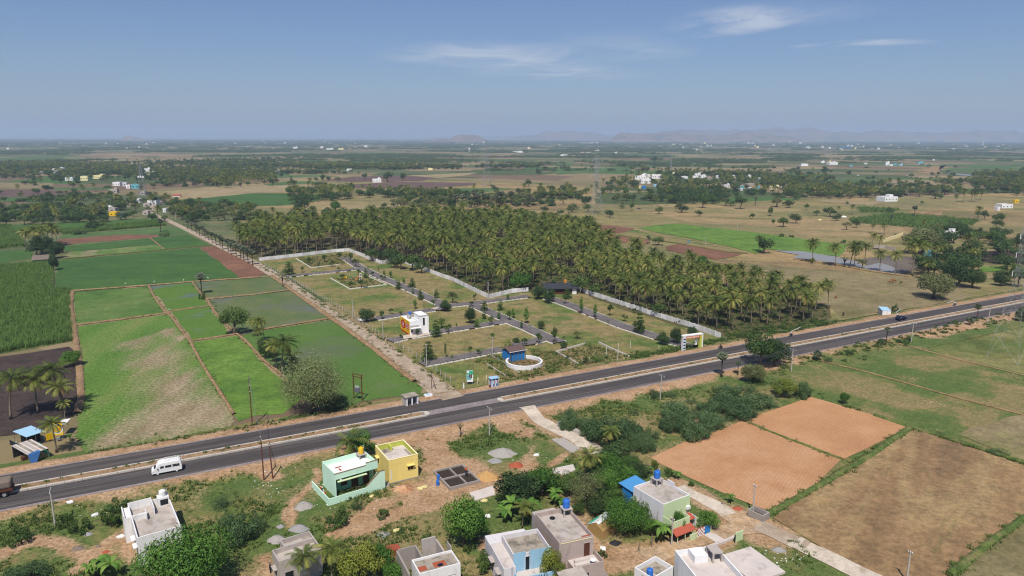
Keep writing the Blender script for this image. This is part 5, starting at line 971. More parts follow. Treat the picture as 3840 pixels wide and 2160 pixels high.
along('b0 150,650 820,512 1640,372 2318,247 b1 900,92 m1 1500,1418', .3, 1.3, (0, 1), .65, ROAD_Z + .18); along('m1 2190,1298 m2 0,1270 1000,1087 1850,938 m3 160,810 1300,596', .3, 1.8, (0, 1), .55, ROAD_Z + .18)
for q, sp in (('m2 430,880 700,790 1060,915 600,990 480,930', .9), ('m2 130,830 430,880 560,985 300,1020 280,940 180,890', .8), ('h 640,900 1000,720 1500,720 1820,850 1700,1000 1100,1050 760,1000', .7), ('m1 1950,960 2150,880 2318,960 2318,1100 2200,1090 2080,990', 1.0), ('t1 380,1225 860,1185 870,1250 770,1290 500,1315', 1.1), ('m1 690,205 1000,185 1170,262 860,298', 1.3)):
    pts += [(x, y, 0, random.uniform(.7, 1.4), random.uniform(0, 6.28), random.choice((2, 2, 2, 0) if q[0] == 'h' else (0, 1, 2, 2))) for x, y in fill(PP(q), sp, .5)]
for q in (GROVE,): pts += [(x, y, 0, random.uniform(.6, 1.3) * (.5 if k > 2 else 1.4), random.uniform(0, 6.28), k) for x, y in fill(q, 2.4, .5) for k in (random.choice((0, 1, 3, 4)),) if y < 330]
for b_ in ('m0 655,325 640,450 660,600 690,800 720,1000 735,1300 700,1430', 'm0 1345,272 1400,380 1500,515 1560,560 1720,780 1830,980 1960,1190 2120,1440', 'm0 690,630 1100,580 1540,517', 'm0 640,322 1345,270 1740,238 2318,198', 'm0 1740,238 1880,400 2000,580 2160,720 2318,870', 'm1 0,885 80,960 200,1050 290,1130', 'm0 1880,395 2318,352', 'm1 690,568 140,657', 't0 560,1238 1490,1152 1910,1112', 'b3 -225,48 0,148 660,402'): along(b_, .55, .5, (0, 2, 2, 1), .7)
scatter('weeds', 'low weeds and grass tufts over verges and waste ground', pts, WEED)
STATS = dict(grove=N_GROVE, wood_trees=n_tree, mass=len(mass), far=len(far), weeds=len(pts))
print('STATS', STATS)
# ================================================================ buildings
random.seed(33)
plain('wall_white', '#efecea', .85, .84, .16, .8, dirt=('#a39c92', 1.0, .53, .8), streak=True); plain('wall_white_clean', '#f4f3f2', .8, .84, .1, .8, dirt=('#bdb8b1', .9, .6, .85), streak=True)
plain('wall_mint', '#d2f3da', .8, .88, .14, .7, dirt=('#8fbf9c', .6, .6, .85), streak=True); plain('wall_mint_dark', '#9adbb2', .8, .82, .1, .7); plain('trim_brown', '#8a6a4a', .8, .85)
plain('wall_yellow', '#f6dc84', .8, .84, .16, .6, dirt=('#c9a850', .6, .6, .85), streak=True); plain('wall_lime', '#c2c85a', .85, .84, .1, .7); plain('trim_cream', '#f6e6b0', .8, .85, .1)
plain('wall_plaster', '#b9aea6', .9, .85, .25, .9, dirt=('#8d8379', .8, .55, .75)); plain('wall_block', '#a49a92', .95, .85, .3, 1.6, dirt=('#857a70', 1.0, .55, .7))
plain('wall_weathered', '#e6e3e4', .9, .84, .15, .8, dirt=('#75726f', 1.1, .56, .72), streak=True); plain('wall_lilac', '#dbd6d7', .85, .84, .15, .8, dirt=('#8e8a92', 1.0, .58, .75), streak=True); plain('wall_pinkbrown', '#b8a69d', .9, .84, .18, .9, dirt=('#8a7874', .9, .58, .76))
plain('wall_blue', '#9cc6de', .8, .84, .18, .8, dirt=('#8fa3ad', 1, .55, .75), streak=True); plain('wall_green_pale', '#cfdfae', .8, .84, .16, .8, dirt=('#97a37c', 1, .58, .8), streak=True); plain('roof_concrete', '#bdb2a8', .95, .85, .3, .7, dirt=('#84796e', .7, .5, .72)); plain('roof_stained', '#a89d8e', .95, .85, .35, .8, dirt=('#6c6457', .8, .46, .66)); plain('roof_white', '#f4f2ee', .85, .86, .08, .7, dirt=('#d2c9bd', .7, .62, .8)); plain('roof_pale', '#cfc3bb', .95, .86, .2, .6, dirt=('#a59a92', .7, .56, .74))
plain('dark_glass', '#1d2429', .3, .9, .1); plain('wood_door', '#5a3524', .7, .85, .25, 2); plain('tank_blue', '#2f6fc4', .45, .85, .08); plain('tank_yellow', '#e6b51e', .45, .85, .08); plain('tank_white', '#f0efec', .5, .84, .06); plain('tank_orange', '#d98a1c', .5, .85, .08)
plain('red_tile', '#b25a44', .8, .85, .25, 3); plain('sheet_blue', '#4f93c9', .5, .85, .12, 1.2); plain('sheet_paleblue', '#a9cfe8', .5, .84, .12, 1.2); plain('sheet_teal', '#6fb4bd', .6, .84, .15); plain('old_tile', '#6a5550', .95, .85, .35, 5); plain('dark_sheet', '#3b3e44', .6, .9, .15); plain('brick_red', '#a9583f', .95, .85, .3, 3); plain('tarpaulin_blue', '#3f6fa8', .6, .85, .2); plain('tarpaulin_dark', '#26282b', .7, .9, .2); plain('cloth_white', '#e8e6e2', .85, .85, .1); plain('thatch', '#a58655', .95, .85, .35, 4); plain('steel_grey', '#8c9094', .5, .9, .15, 2, .3); plain('rust', '#6b3f31', .8, .85, .3, 3); plain('concrete_pole', '#b7afa6', .9, .86, .2, 2); plain('black_rubber', '#1b1b1c', .8, .9, .1); plain('white_paint', '#f3f2f0', .35, .86, .04); plain('navy_paint', '#1a2138', .3, .9, .05); plain('chrome_grey', '#b5b8ba', .35, .9, .05, 2, .4); plain('sand', '#bd955f', .95, .86, .25, 2); plain('gravel_grey', '#9a9694', .95, .86, .4, 6); plain('gravel_pale', '#a59e97', .95, .86, .35, 6); plain('soil_dark', '#3d332c', .95, .86, .35, 2); plain('yellow_paint', '#f2c418', .6, .86, .06); plain('red_paint', '#c5351f', .6, .86, .06); plain('orange_paint', '#e2761f', .6, .86, .08); plain('green_paint', '#3fae8a', .6, .86, .08); plain('blue_panel', '#2b7fc2', .6, .85, .18, 1.5); plain('skin', '#7a5138', .7, .9, .05); plain('cloth_orange', '#d6602a', .85, .86, .1); plain('cloth_dark', '#2c2e38', .85, .9, .1); plain('cow_brown', '#8a4f2d', .85, .86, .15); plain('cow_black', '#2a2421', .85, .9, .1); plain('wood_grey', '#7d7064', .95, .86, .35, 4); plain('sack_yellow', '#ddcf8f', .9, .86, .15)
def site(t, fl, fr, bl, z, square=True):
    """ground frame of a building from three of its roof corners at height z: front left, front right, back left"""
    a, b, c = P(t, *fl, z), P(t, *fr, z), P(t, *bl, z); rz = math.atan2(b[1] - a[1], b[0] - a[0]); w = math.dist(a, b); rs = math.atan2(c[1] - a[1], c[0] - a[0]) - math.pi / 2; ls = math.dist(a, c); rz = (rz * w * w + rs * ls * ls) / (w * w + ls * ls) if square else rz; w = math.cos(rz) * (b[0] - a[0]) + math.sin(rz) * (b[1] - a[1]); d = -math.sin(rz) * (c[0] - a[0]) + math.cos(rz) * (c[1] - a[1])
    g = min(float(zg(a[0], a[1])), float(zg(b[0], b[1]))); return (a[0], a[1], g - .15), rz, w, d
def bxs(name, mat, root, *boxes):
    b = B()
    for q in boxes: b.box(*q)
    return b.build(name, mat, root)
def shell(root, w, d, h, par, wall, roof, t=.16, cap=None, inner=None, x0=0., y0=0., wname='wall', pname='parapet', rname='roof_slab'):
    """walls, roof deck and a parapet around it"""
    hz = h - par
    bxs(wname, wall, root, (x0, x0 + w, y0, y0 + d, 0, hz)); bxs(rname, roof, root, (x0 + t, x0 + w - t, y0 + t, y0 + d - t, hz, hz + .03))
    if par > .05:
        p = bxs(pname, inner or wall, root, (x0, x0 + w, y0, y0 + t, hz, h), (x0, x0 + w, y0 + d - t, y0 + d, hz, h), (x0, x0 + t, y0 + t, y0 + d - t, hz, h), (x0 + w - t, x0 + w, y0 + t, y0 + d - t, hz, h))
        if inner: bxs('parapet_face', wall, root, (x0 - .02, x0 + w + .02, y0 - .02, y0, hz, h), (x0 - .02, x0, y0, y0 + d + .02, hz, h), (x0 + w, x0 + w + .02, y0, y0 + d + .02, hz, h), (x0, x0 + w, y0 + d, y0 + d + .02, hz, h))
        if cap: bxs('coping', cap, root, (x0 - .05, x0 + w + .05, y0 - .05, y0 + t + .04, h, h + .06), (x0 - .05, x0 + w + .05, y0 + d - t - .04, y0 + d + .05, h, h + .06), (x0 - .05, x0 + t + .04, y0 + t + .04, y0 + d - t - .04, h, h + .06), (x0 + w - t - .04, x0 + w + .05, y0 + t + .04, y0 + d - t - .04, h, h + .06))
def opening(root, side, u, z, ww, hh, w, d, pane='dark_glass', frame='trim_brown', shade=None, name='window'):
    """window or door on a wall: frame with the pane set back inside it, optional sunshade slab"""
    def place(a0, a1, o0, o1, z0, z1):
        return {'f': (a0, a1, -o1, -o0, z0, z1), 'b': (a0, a1, d + o0, d + o1, z0, z1), 'l': (-o1, -o0, a0, a1, z0, z1), 'r': (w + o0, w + o1, a0, a1, z0, z1)}[side]
    f = B()
    for q in ((u - ww / 2 - .07, u - ww / 2, z, z + hh), (u + ww / 2, u + ww / 2 + .07, z, z + hh), (u - ww / 2 - .07, u + ww / 2 + .07, z + hh, z + hh + .07), (u - ww / 2 - .07, u + ww / 2 + .07, z - .07, z)): f.box(*place(q[0], q[1], 0, .07, q[2], q[3]))
    if name == 'window': f.box(*place(u - .02, u + .02, 0, .05, z, z + hh))
    o = f.build(name, frame, root); bxs('pane' if name == 'window' else 'leaf', pane, o, place(u - ww / 2, u + ww / 2, 0, .02, z, z + hh))
    if shade: bxs('sunshade', shade, root, place(u - ww / 2 - .2, u + ww / 2 + .2, 0, .55, z + hh + .14, z + hh + .24))
    return o
def world_of(root, x, y, z=0.0):
    c, s_ = math.cos(root.rotation_euler.z), math.sin(root.rotation_euler.z); l = root.location
    return (l.x + x * c - y * s_, l.y + x * s_ + y * c, l.z + z)
def tank(root, x, y, z, mat, label, r=.55, h=1.2, legs=.9):
    r *= .86; h *= .9
    p = world_of(root, x, y, z); o = thing('water_tank', label, 'water tank', p, root.rotation_euler.z)
    if legs: 
        bxs('stand_slab', 'wall_plaster', o, (-.75, .75, -.75, .75, legs - .12, legs))
        for sx in (-1, 1):
            for sy in (-1, 1): bxs('stand_leg', 'wall_plaster', o, (sx * .6 - .1, sx * .6 + .1, sy * .6 - .1, sy * .6 + .1, 0, legs - .12))
    pr = [(r * .94, 0)]
    for i in range(4): pr += [(r, .05 * h + h * .2 * i), (r, h * (.2 * i + .17)), (r * .95, h * (.2 * i + .19))]
    pr += [(r * .97, h * .86), (r * .6, h * .97), (r * .3, h)]
    bd = B().lathe(pr, 18); bd.V = [(v[0], v[1], v[2] + legs) for v in bd.V]; bd.build('tank_body', mat, o, smooth=False)
    ld = B().lathe([(r * .33, h), (r * .33, h + .08), (r * .1, h + .12)], 12); ld.V = [(v[0], v[1], v[2] + legs) for v in ld.V]; ld.build('lid', mat, o)
    B().tube([(r + .1, .1, -.2), (r + .1, .1, legs + h * 1.1), (r * .5, .1, legs + h * 1.15)], .03, 5).build('pipe', 'tank_white', o)
    return o
def house(name, label, t, fl, fr, bl, z, cat='house'):
    loc, rz, w, d = site(t, fl, fr, bl, z, cat != 'stall'); o = thing(name, label, cat, loc, rz); return o, w, d, z - loc[2]
# ---- white house by the highway
o, w, d, h = house('white_house', 'white flat-roofed house with roof walls beside the highway shoulder', 'b0', (1240, 1105), (1640, 1000), (1150, 815), 4.5)
shell(o, w, d, h, .8, 'wall_white', 'roof_concrete')
bxs('roof_wall', 'wall_white', o, (.2, w * .34, d * .62, d * .65, h - .8, h + .1), (w * .34, w * .36, d * .55, d * .72, h - .8, h + .3), (w * .55, w * .57, d * .66, d - .2, h - .8, h + .35), (0.0, w * .57, d - .16, d + .003, h, h + .45))
bxs('side_porch', 'wall_white', o, (-.9, -.003, d * .68, d, 0, h - .25)); bxs('porch_wall', 'wall_white', o, (-.9, -.75, d * .68, d, h - .25, h + .1))
for y in (.14, .36): opening(o, 'l', d * y, 1.3, 1.1, 1.1, w, d, shade='wall_white')
for y in (.3, .75): opening(o, 'r', d * y, 1.3, 1.1, 1.1, w, d, shade='wall_white')
bxs('tank_room', 'wall_white', o, (w - 1.7, w - .1, d - 1.5, d - 1.35, h - .8, h + .5), (w - 1.7, w - 1.55, d - 1.35, d - .1, h - .8, h + .5), (w - 1.7, w - .1, d - 1.5, d - .1, h + .5, h + .62)); bxs('room_opening', 'dark_glass', o, (w - 1.4, w - .3, d - 1.53, d - 1.503, h - .6, h + .3))
B().tube([(w * .8, -.05, 0), (w * .8, -.05, h - .1)], .05, 6).build('drain_pipe', 'wall_plaster', o)
tank(o, w - .9, d - .8, h + .62, 'tank_white', 'white water tank on the roof of the white house', .6, 1.1, 0)
# ---- grey unfinished roof, bottom left of centre
o, w, d, h = house('grey_house', 'grey plastered unfinished house with bare roof below the gravel heaps', 'b1', (205, 1320), (590, 1190), (120, 1150), 4.2)
shell(o, w, d * .62, h, .7, 'wall_plaster', 'roof_concrete'); shell(o, w * .72, d * .38, h, .75, 'wall_plaster', 'roof_concrete', x0=w * .28, y0=d * .62 + .003, wname='rear_wall', pname='rear_parapet', rname='rear_roof')
opening(o, 'f', w * .22, .1, 1.1, 2.2, w, d * .62, 'dark_glass', 'wall_block', name='door'); opening(o, 'l', d * .3, 1.2, 1.0, 1.1, w, d, 'dark_glass', 'wall_block', 'wall_plaster')
for q in range(6): bxs('roof_timber', 'wood_grey', o, (w * (.35 + .08 * q), w * (.35 + .08 * q) + .9, d * (.2 + .09 * (q % 3)), d * (.2 + .09 * (q % 3)) + .1, h - .67, h - .6))
# ---- mint green house
o, w, d, h = house('mint_house', 'mint green house with white roof and outside stair', 'b1', (710, 525), (1090, 405), (630, 405), 4.6)
hz = h - .9; vy = 2.0
bxs('wall', 'wall_mint', o, (0, w, vy, d, 0, hz)); bxs('veranda_roof', 'wall_mint', o, (0, w, 0, vy - .003, hz - .25, hz)); bxs('veranda_back', 'wall_mint_dark', o, (.2, w - .2, vy - .03, vy - .004, .02, hz - .26)); bxs('veranda_floor', 'roof_pale', o, (0, w, 0, vy - .003, -.1, .12))
bxs('veranda_side', 'wall_mint', o, (0, .2, 0, vy - .003, .12, hz - .253)); bxs('roof_slab', 'roof_white', o, (.16, w - .16, .16, d - .16, hz, hz + .03))
bxs('parapet', 'wall_mint', o, (0, w, 0, .16, hz, h - .1), (0, w, d - .16, d, hz, h), (0, .16, .16, d - .16, hz, h), (w - .16, w, .16, d - .16, hz, h), (w * .72, w, -.003, .16, h - .1, h + .35)); bxs('coping', 'trim_brown', o, (-.04, w * .72, -.04, .18, h - .1, h - .05), (w * .72, w + .04, -.04, .18, h + .35, h + .4))
for u, nm, ww in ((.3, 'window', 1.0), (.55, 'door', 1.1), (.82, 'door', 1.0), (.08, 'window', .8)): 
    zz, hh = (1.1, 1.1) if nm == 'window' else (.14, 2.1); q = opening(o, 'f', w * u, zz, ww, hh, w, d, 'wood_door', 'trim_brown', name=nm); q.location.y = vy - .03
bxs('sunshade', 'wall_green_pale', o, (w * .05, w * .72, -.5, -.003, hz - .62, hz - .54)); bxs('shade_bracket', 'tank_white', o, (w * .12, w * .15, -.45, 1.2, hz - .5, hz - .42))
st = B().extr([(w * .62, 0), (w * 1.06, 0), (w * 1.06, 3.6), (w * .94, 3.6), (w * .62, 1.6)], 'y', -1.75, -1.6); st.build('stair_wall', 'wall_mint', o); B().extr([(w * .62, 1.6), (w * .94, 3.6), (w * 1.06, 3.6), (w * 1.06, 3.68), (w * .93, 3.68), (w * .62, 1.68)], 'y', -1.79, -1.56).build('stair_rail', 'trim_brown', o)
for k in range(10): bxs('stair_step', 'wall_mint_dark', o, (w * (.64 + .03 * k), w * (.67 + .03 * k), -1.597, -.6, 0, .3 * (k + 1)))
bxs('front_wall', 'wall_mint', o, (-.9, w * .62, -1.75, -1.6, -.1, 1.35)); bxs('side_wall', 'wall_mint', o, (-1.9, -1.75, -1.75, d + .4, -.1, 1.4)); bxs('corner_wall', 'wall_mint', o, (-1.75, -.903, -1.75, -1.6, -.1, 1.35)); bxs('yard_floor', 'roof_pale', o, (-1.75, w, -1.597, -.003, -.1, .05), (-1.75, -.003, 0, d, -.1, .05))
bxs('plinth', 'wall_block', o, (-1.95, w * .35, -2.1, -1.753, -.3, .12)); bxs('roof_block', 'brick_red', o, (w * .2, w * .34, d * .62, d * .62 + .18, hz + .03, hz + .17), (w * .24, w * .27, d * .38, d * .52, hz + .03, hz + .17))
for q, m_ in enumerate(('cloth_orange', 'cloth_white', 'cloth_dark', 'cloth_orange')): bxs('hanging_cloth', m_, o, (-1.6, -1.55, .3 + .7 * q, .8 + .7 * q, .6, 1.7))
tank(o, w - .9, d - .8, h - .55, 'tank_yellow', 'yellow water tank on the mint green house', .55, 1.35, .55)
# ---- yellow house
o, w, d, h = house('yellow_house', 'bright yellow flat-roofed house beside the mint green house', 'b1', (1200, 405), (1465, 345), (1080, 270), 4.6)
shell(o, w, d, h, .95, 'wall_yellow', 'roof_pale', cap='trim_cream', inner='wall_lime'); opening(o, 'f', w * .73, 2.0, 1.0, .75, w, d, 'wood_door', 'wall_yellow', 'wall_yellow'); opening(o, 'l', d * .78, 1.9, .9, 1.0, w, d, 'dark_glass', 'wall_yellow', 'wall_yellow'); bxs('roof_stain', 'roof_stained', o, (.2, w * .45, d * .7, d - .2, h - .92, h - .915)); bxs('stair_tower', 'wall_lime', o, (w * .42, w * .5, d * .8, d - .163, h - .92, h - .02)); bxs('roof_pipe', 'wood_grey', o, (.35, .45, .5, d * .8, h - .92, h - .84), (w - .5, w - .4, .6, d * .7, h - .92, h - .84), (w - .75, w - .65, .6, d * .72, h - .92, h - .86))
for k in range(6): bxs('vent_block', 'wall_white', o, (.25, .5, -.05, -.003, .9 + .32 * k, 1.1 + .32 * k))
bxs('plinth', 'wall_block', o, (-.1, w + .05, -.12, -.003, 0, .35)); bxs('side_step', 'wall_block', o, (-1.6, -.1, -.2, 1.0, 0, .4), (-1.6, -.1, -.8, -.203, 0, .2))
# ---- house foundation with a worker
o, w, d, h = house('foundation', 'low block walls of a house foundation filled with dark soil', 'b1', (1755, 650), (2020, 570), (1620, 490), .75, 'building site')
for q in ((0, w, 0, .25), (0, w, d - .25, d), (0, .25, .25, d - .25), (w - .25, w, .25, d - .25), (.25, w - .25, d * .48, d * .48 + .22), (w * .5, w * .5 + .22, d * .48 + .22, d - .25), (w * .55, w * .55 + .22, .25, d * .48)): bxs('block_wall', 'wall_block', o, (q[0], q[1], q[2], q[3], 0, h))
bxs('soil_fill', 'soil_dark', o, (.26, w - .26, .26, d - .26, 0, h - .3))
# ---- unfinished walls, bottom centre
o, w, d, h = house('unfinished_house', 'roofless unfinished rooms with white front and stained deck', 'b1', (1480, 1430), (1850, 1330), (1415, 1300), 3.9)
shell(o, w, d, h, .35, 'wall_white', 'roof_stained'); bxs('rear_wall', 'wall_block', o, (-1.2, -.95, d * .3, d + 3.4, 0, h - .3), (-.95, w * .3, d + 3.2, d + 3.4, 0, h - .1), (w * .3 - .2, w * .3, d + .003, d + 3.2, 0, h - .2)); bxs('room_wall', 'wall_plaster', o, (w * .42, w * .78, d + 3.0, d + 3.2, 0, h + .7), (w * .78, w * .82, d + .003, d + 3.2, 0, h + .2), (w * .98, w, d + .003, d + 1.6, 0, h + .5)); bxs('roof_patch', 'brick_red', o, (.3, w * .25, d * .25, d * .55, h - .32, h - .28), (w * .42, w * .72, d * .25, d * .6, h - .32, h - .29)); bxs('solar_panel', 'navy_paint', o, (w * .5, w * .62, d * .22, d * .34, h - .1, h - .05)); opening(o, 'f', w * .78, 1.4, 1.0, 1.1, w, d, 'wall_white_clean', 'wall_plaster')
for u in (.35, .8): B().tube([(w * u, d + 3.1, h), (w * u, d + 3.1, h + 1.6)], .03, 4).build('reinforcing_bar', 'rust', o)
# ---- lilac and blue house
o, w, d, h = house('lilac_house', 'lilac-walled house with light blue balcony front', 'b2', (400, 1260), (735, 1190), (300, 1075), 5.2)
shell(o, w, d, h, .7, 'wall_lilac', 'roof_stained'); bxs('rear_block', 'wall_lilac', o, (-1.7, w * .8, d + .003, d + 2.6, 0, h - 1.3)); bxs('side_block', 'wall_lilac', o, (-1.7, -.003, -1.0, d, 0, h - 1.1)); bxs('side_roof', 'roof_pale', o, (-1.6, -.1, -.9, d, h - 1.1, h - 1.07)); bxs('balcony_floor', 'wall_blue', o, (-.2, w + .1, -2.3, -.003, 2.35, 2.6)); bxs('balcony_back', 'wall_blue', o, (.0, w * .32, -.05, -.005, 2.6, h + .25), (w * .42, w, -.05, -.005, 2.6, h + .25)); bxs('balcony_rail', 'wall_blue', o, (-.2, w + .1, -2.3, -2.15, 2.6, 3.2), (-.2, -.05, -2.15, -.06, 2.6, 3.2), (w - .05, w + .1, -2.15, -.06, 2.6, 3.2)); bxs('balcony_deck', 'roof_pale', o, (-.04, w - .06, -2.14, -.06, 2.6, 2.63)); B().extr([(-3.2, 1.9), (-2.303, 2.4), (-2.303, 2.5), (-3.2, 2.0)], 'x', -.3, w * .75).build('tile_awning', 'red_tile', o)
for k in range(7): bxs('rail_slot', 'dark_glass', o, (w * (.3 + .07 * k), w * (.3 + .07 * k) + .12, -2.33, -2.303, 2.72, 3.05))
for y in (.15, .7):
    q = opening(o, 'l', d * y, 1.6, .9, 1.0, w, d, 'dark_glass', 'wall_plaster'); q.location.x = -1.7; bxs('sunshade', 'wall_plaster', o, (-2.3, -1.703, d * y - .8, d * y + .8, 2.7, 2.8))
opening(o, 'f', w * .37, 2.64, .9, 2.0, w, d, 'dark_glass', 'wall_lilac', name='door'); bxs('ground_wall', 'wall_lilac', o, (.0, w, -.04, -.006, 0, 2.34))
# ---- pink-brown house
o, w, d, h = house('brown_house', 'pink-brown plastered house with wide roof and front steps', 'b2', (815, 1150), (1125, 1080), (600, 880), 5.6)
shell(o, w, d, h, .7, 'wall_pinkbrown', 'roof_concrete'); bxs('rear_block', 'wall_plaster', o, (w * .05, w * .75, d + .003, d + 2.0, 0, h - .9)); bxs('front_terrace', 'wall_pinkbrown', o, (w * .25, w * 1.05, -2.6, -.003, 0, 2.6)); bxs('terrace_rail', 'wall_pinkbrown', o, (w * .25, w * 1.05, -2.6, -2.45, 2.6, 3.1), (w * 1.02, w * 1.05, -2.45, -.003, 2.6, 3.3)); bxs('terrace_slab', 'roof_pale', o, (w * .26, w * 1.0, -2.44, -.01, 2.6, 2.63)); bxs('terrace_step', 'roof_pale', o, (w * .3, w * .7, -2.0, -1.4, 2.63, 2.9), (w * .34, w * .66, -1.4, -.9, 2.63, 3.2)); bxs('cornice_dots', 'trim_cream', o, (w * .03, w * .97, -.05, -.003, h - .25, h - .17)); bxs('gate_opening', 'dark_glass', o, (w * .3, w * .62, -2.63, -2.603, .1, 1.9))
B().extr([(w * .98, 0), (w * 1.3, 0), (w * .98, 2.5)], 'y', -2.5, -1.3).build('outer_stair', 'wall_pinkbrown', o); opening(o, 'l', d * .55, 2.6, .8, .8, w, d); opening(o, 'f', w * .8, 2.7, .9, 2.0, w, d, 'wood_door', 'wall_pinkbrown', name='door'); B().lathe([(.05, 0), (.42, .1), (.45, .16)], 12, (w * .8, -2.0)).build('satellite_dish', 'tank_white', o, (0, 0, 3.1)); B().lathe([(.28, 0), (.42, .0), (.42, .12), (.28, .12)], 12, (w * .42, d * .86)).build('old_tyre', 'black_rubber', o, (0, 0, h - .66)); bxs('brick_heap', 'brick_red', o, (w * .75, w * .95, .4, 1.1, h - .67, h - .4))
tank(o, w * .86, d - 1.0, h - .7, 'tank_blue', 'blue water tank on the pink-brown house', .62, 1.5, 1.3)
# ---- weathered white house with green front
o, w, d, h = house('weathered_house', 'weathered white house with pale green front and red awning', 'b2', (1760, 800), (2015, 720), (1475, 640), 5.3)
shell(o, w, d, h, .45, 'wall_weathered', 'roof_concrete'); bxs('front_face', 'wall_green_pale', o, (0, w, -.04, -.003, 2.4, h - .02)); bxs('balcony', 'wall_green_pale', o, (0, w * .62, -2.2, -.043, 2.2, 2.45)); bxs('balcony_rail', 'wall_green_pale', o, (0, w * .62, -2.2, -2.05, 2.45, 3.3), (0, .12, -2.05, -.043, 2.45, 3.3), (w * .6, w * .62, -2.05, -.043, 2.45, 3.3)); bxs('balcony_deck', 'roof_stained', o, (.13, w * .59, -2.04, -.05, 2.45, 2.48)); bxs('ground_front', 'wall_green_pale', o, (0.01, w - .01, -.035, -.002, 0, 2.2))
B().extr([(-3.3, 1.55), (-2.203, 2.1), (-2.203, 2.2), (-3.3, 1.65)], 'x', -.4, w * .66).build('red_awning', 'red_tile', o); B().extr([(-1.2, 1.75), (-.05, 2.2), (-.05, 2.28), (-1.2, 1.85)], 'x', w * .68, w * 1.02).build('red_awning', 'red_tile', o)
for u in (.02, .3, .58): B().tube([(w * u, -3.1, 0), (w * u, -3.1, 1.6)], .06, 6).build('awning_post', 'wall_green_pale', o)
opening(o, 'l', d * .9, 2.4, 1.0, .8, w, d, 'dark_glass', 'wall_weathered', 'wall_plaster'); opening(o, 'f', w * .3, .1, 1.1, 2.0, w, d, 'wood_door', 'trim_brown', name='door'); bxs('checker_wall', 'red_tile', o, (w * .68, w * .98, -3.4, -3.25, 0, 1.5))
for i in range(6):
    for j in range(5):
        if (i + j) % 2: bxs('checker_tile', 'wall_white_clean', o, (w * .68 + i * w * .05, w * .68 + (i + 1) * w * .05, -3.43, -3.403, .3 * j, .3 * j + .3))
bxs('gate', 'blue_panel', o, (w * 1.0, w * 1.2, -3.4, -3.3, 0, 1.5)); bxs('gate_ramp', 'roof_pale', o, (w * .95, w * 1.25, -6.0, -3.5, .1, .22)); bxs('yard_wall', 'wall_green_pale', o, (w * .4, w * .66, -3.6, -3.45, 0, 1.2), (w * 1.22, w * 1.25, -3.4, 0, 0, 1.2)); bxs('side_wall', 'wall_weathered', o, (w + .4, w + .55, -1.0, d * .5, 0, 1.9)); bxs('air_unit', 'tank_white', o, (w * .84, w * .97, -.4, -.043, 3.1, 3.6)); bxs('roof_arch', 'wall_weathered', o, (w - .163, w - .003, d * .5, d * .72, h, h + .55))
tank(o, w * .72, d - 1.0, h - .4, 'tank_blue', 'blue water tank on the weathered white house', .6, 1.4, 1.2)
# ---- blue shed behind it
o, w, d, h = house('blue_shed', 'blue sheet-metal shed beside the weathered white house', 'b2', (1470, 672), (1605, 610), (1380, 635), 3.2, 'shed')
for k in range(10): bxs('wall_sheet', 'sheet_blue', o, (w * k * .1 + .01, w * (k + 1) * .1 - .02, -.04 + .03 * (k % 2), .0 + .03 * (k % 2), 0, h - .1))
bxs('side_sheet', 'blue_panel', o, (-.05, 0, 0, d, 0, h - .05)); B().extr([(-.5, h - .15), (d + .6, h + .35), (d + .6, h + .4), (-.5, h - .1)], 'x', -.3, w + .3).build('roof_sheet', 'sheet_blue', o)
# ---- white terraces at the bottom
o, w, d, h = house('terrace_house', 'white parapet house at the bottom edge with roof blocks', 'z', (250, 1560), (760, 1420), (-30, 1110), 5.0)
shell(o, w, d, h, .9, 'wall_white_clean', 'roof_pale'); bxs('stair_block', 'wall_white_clean', o, (w * .3, w * .62, d - 2.2, d - .2, h - .9, h + .2)); bxs('tank_frame', 'wall_plaster', o, (w * .7, w * .95, d - 2.6, d - .6, h + .4, h + .55), (w * .7, w * .74, d - 2.6, d - 2.4, h - .9, h + .4), (w * .91, w * .95, d - 2.6, d - 2.4, h - .9, h + .4), (w * .7, w * .74, d - .8, d - .6, h - .9, h + .4), (w * .91, w * .95, d - .8, d - .6, h - .9, h + .4))
o, w, d, h = house('slab_house', 'house with broad bare concrete roof slab at the bottom edge', 'z', (1090, 1470), (1300, 1370), (660, 1130), 4.0)
bxs('wall', 'wall_plaster', o, (.4, w - .4, .4, d - .4, 0, h - .3)); bxs('roof_slab', 'roof_pale', o, (-d * .35, w, 0, d, h - .3, h)); opening(o, 'r', d * .2, .8, 1.1, 1.2, w - .4, d)
o, w, d, h = house('corner_terrace', 'white low terrace with a blue tank at the bottom edge', 'b2', (1660, 1470), (1880, 1380), (1460, 1390), 3.6)
shell(o, w, d, h, .7, 'wall_white', 'roof_stained'); tank(o, .5, .9, h - .4, 'tank_blue', 'blue water tank on the low white terrace', .5, 1.1, .2)
o, w, d, h = house('bottom_roof', 'grey concrete roof peeking in at the bottom edge', 'b2', (860, 1520), (1080, 1449), (880, 1440), 3.4); bxs('wall', 'wall_plaster', o, (.2, w - .2, .2, d + 1, 0, h - .2)); bxs('roof_slab', 'roof_concrete', o, (0, w, 0, d + 1.2, h - .2, h))
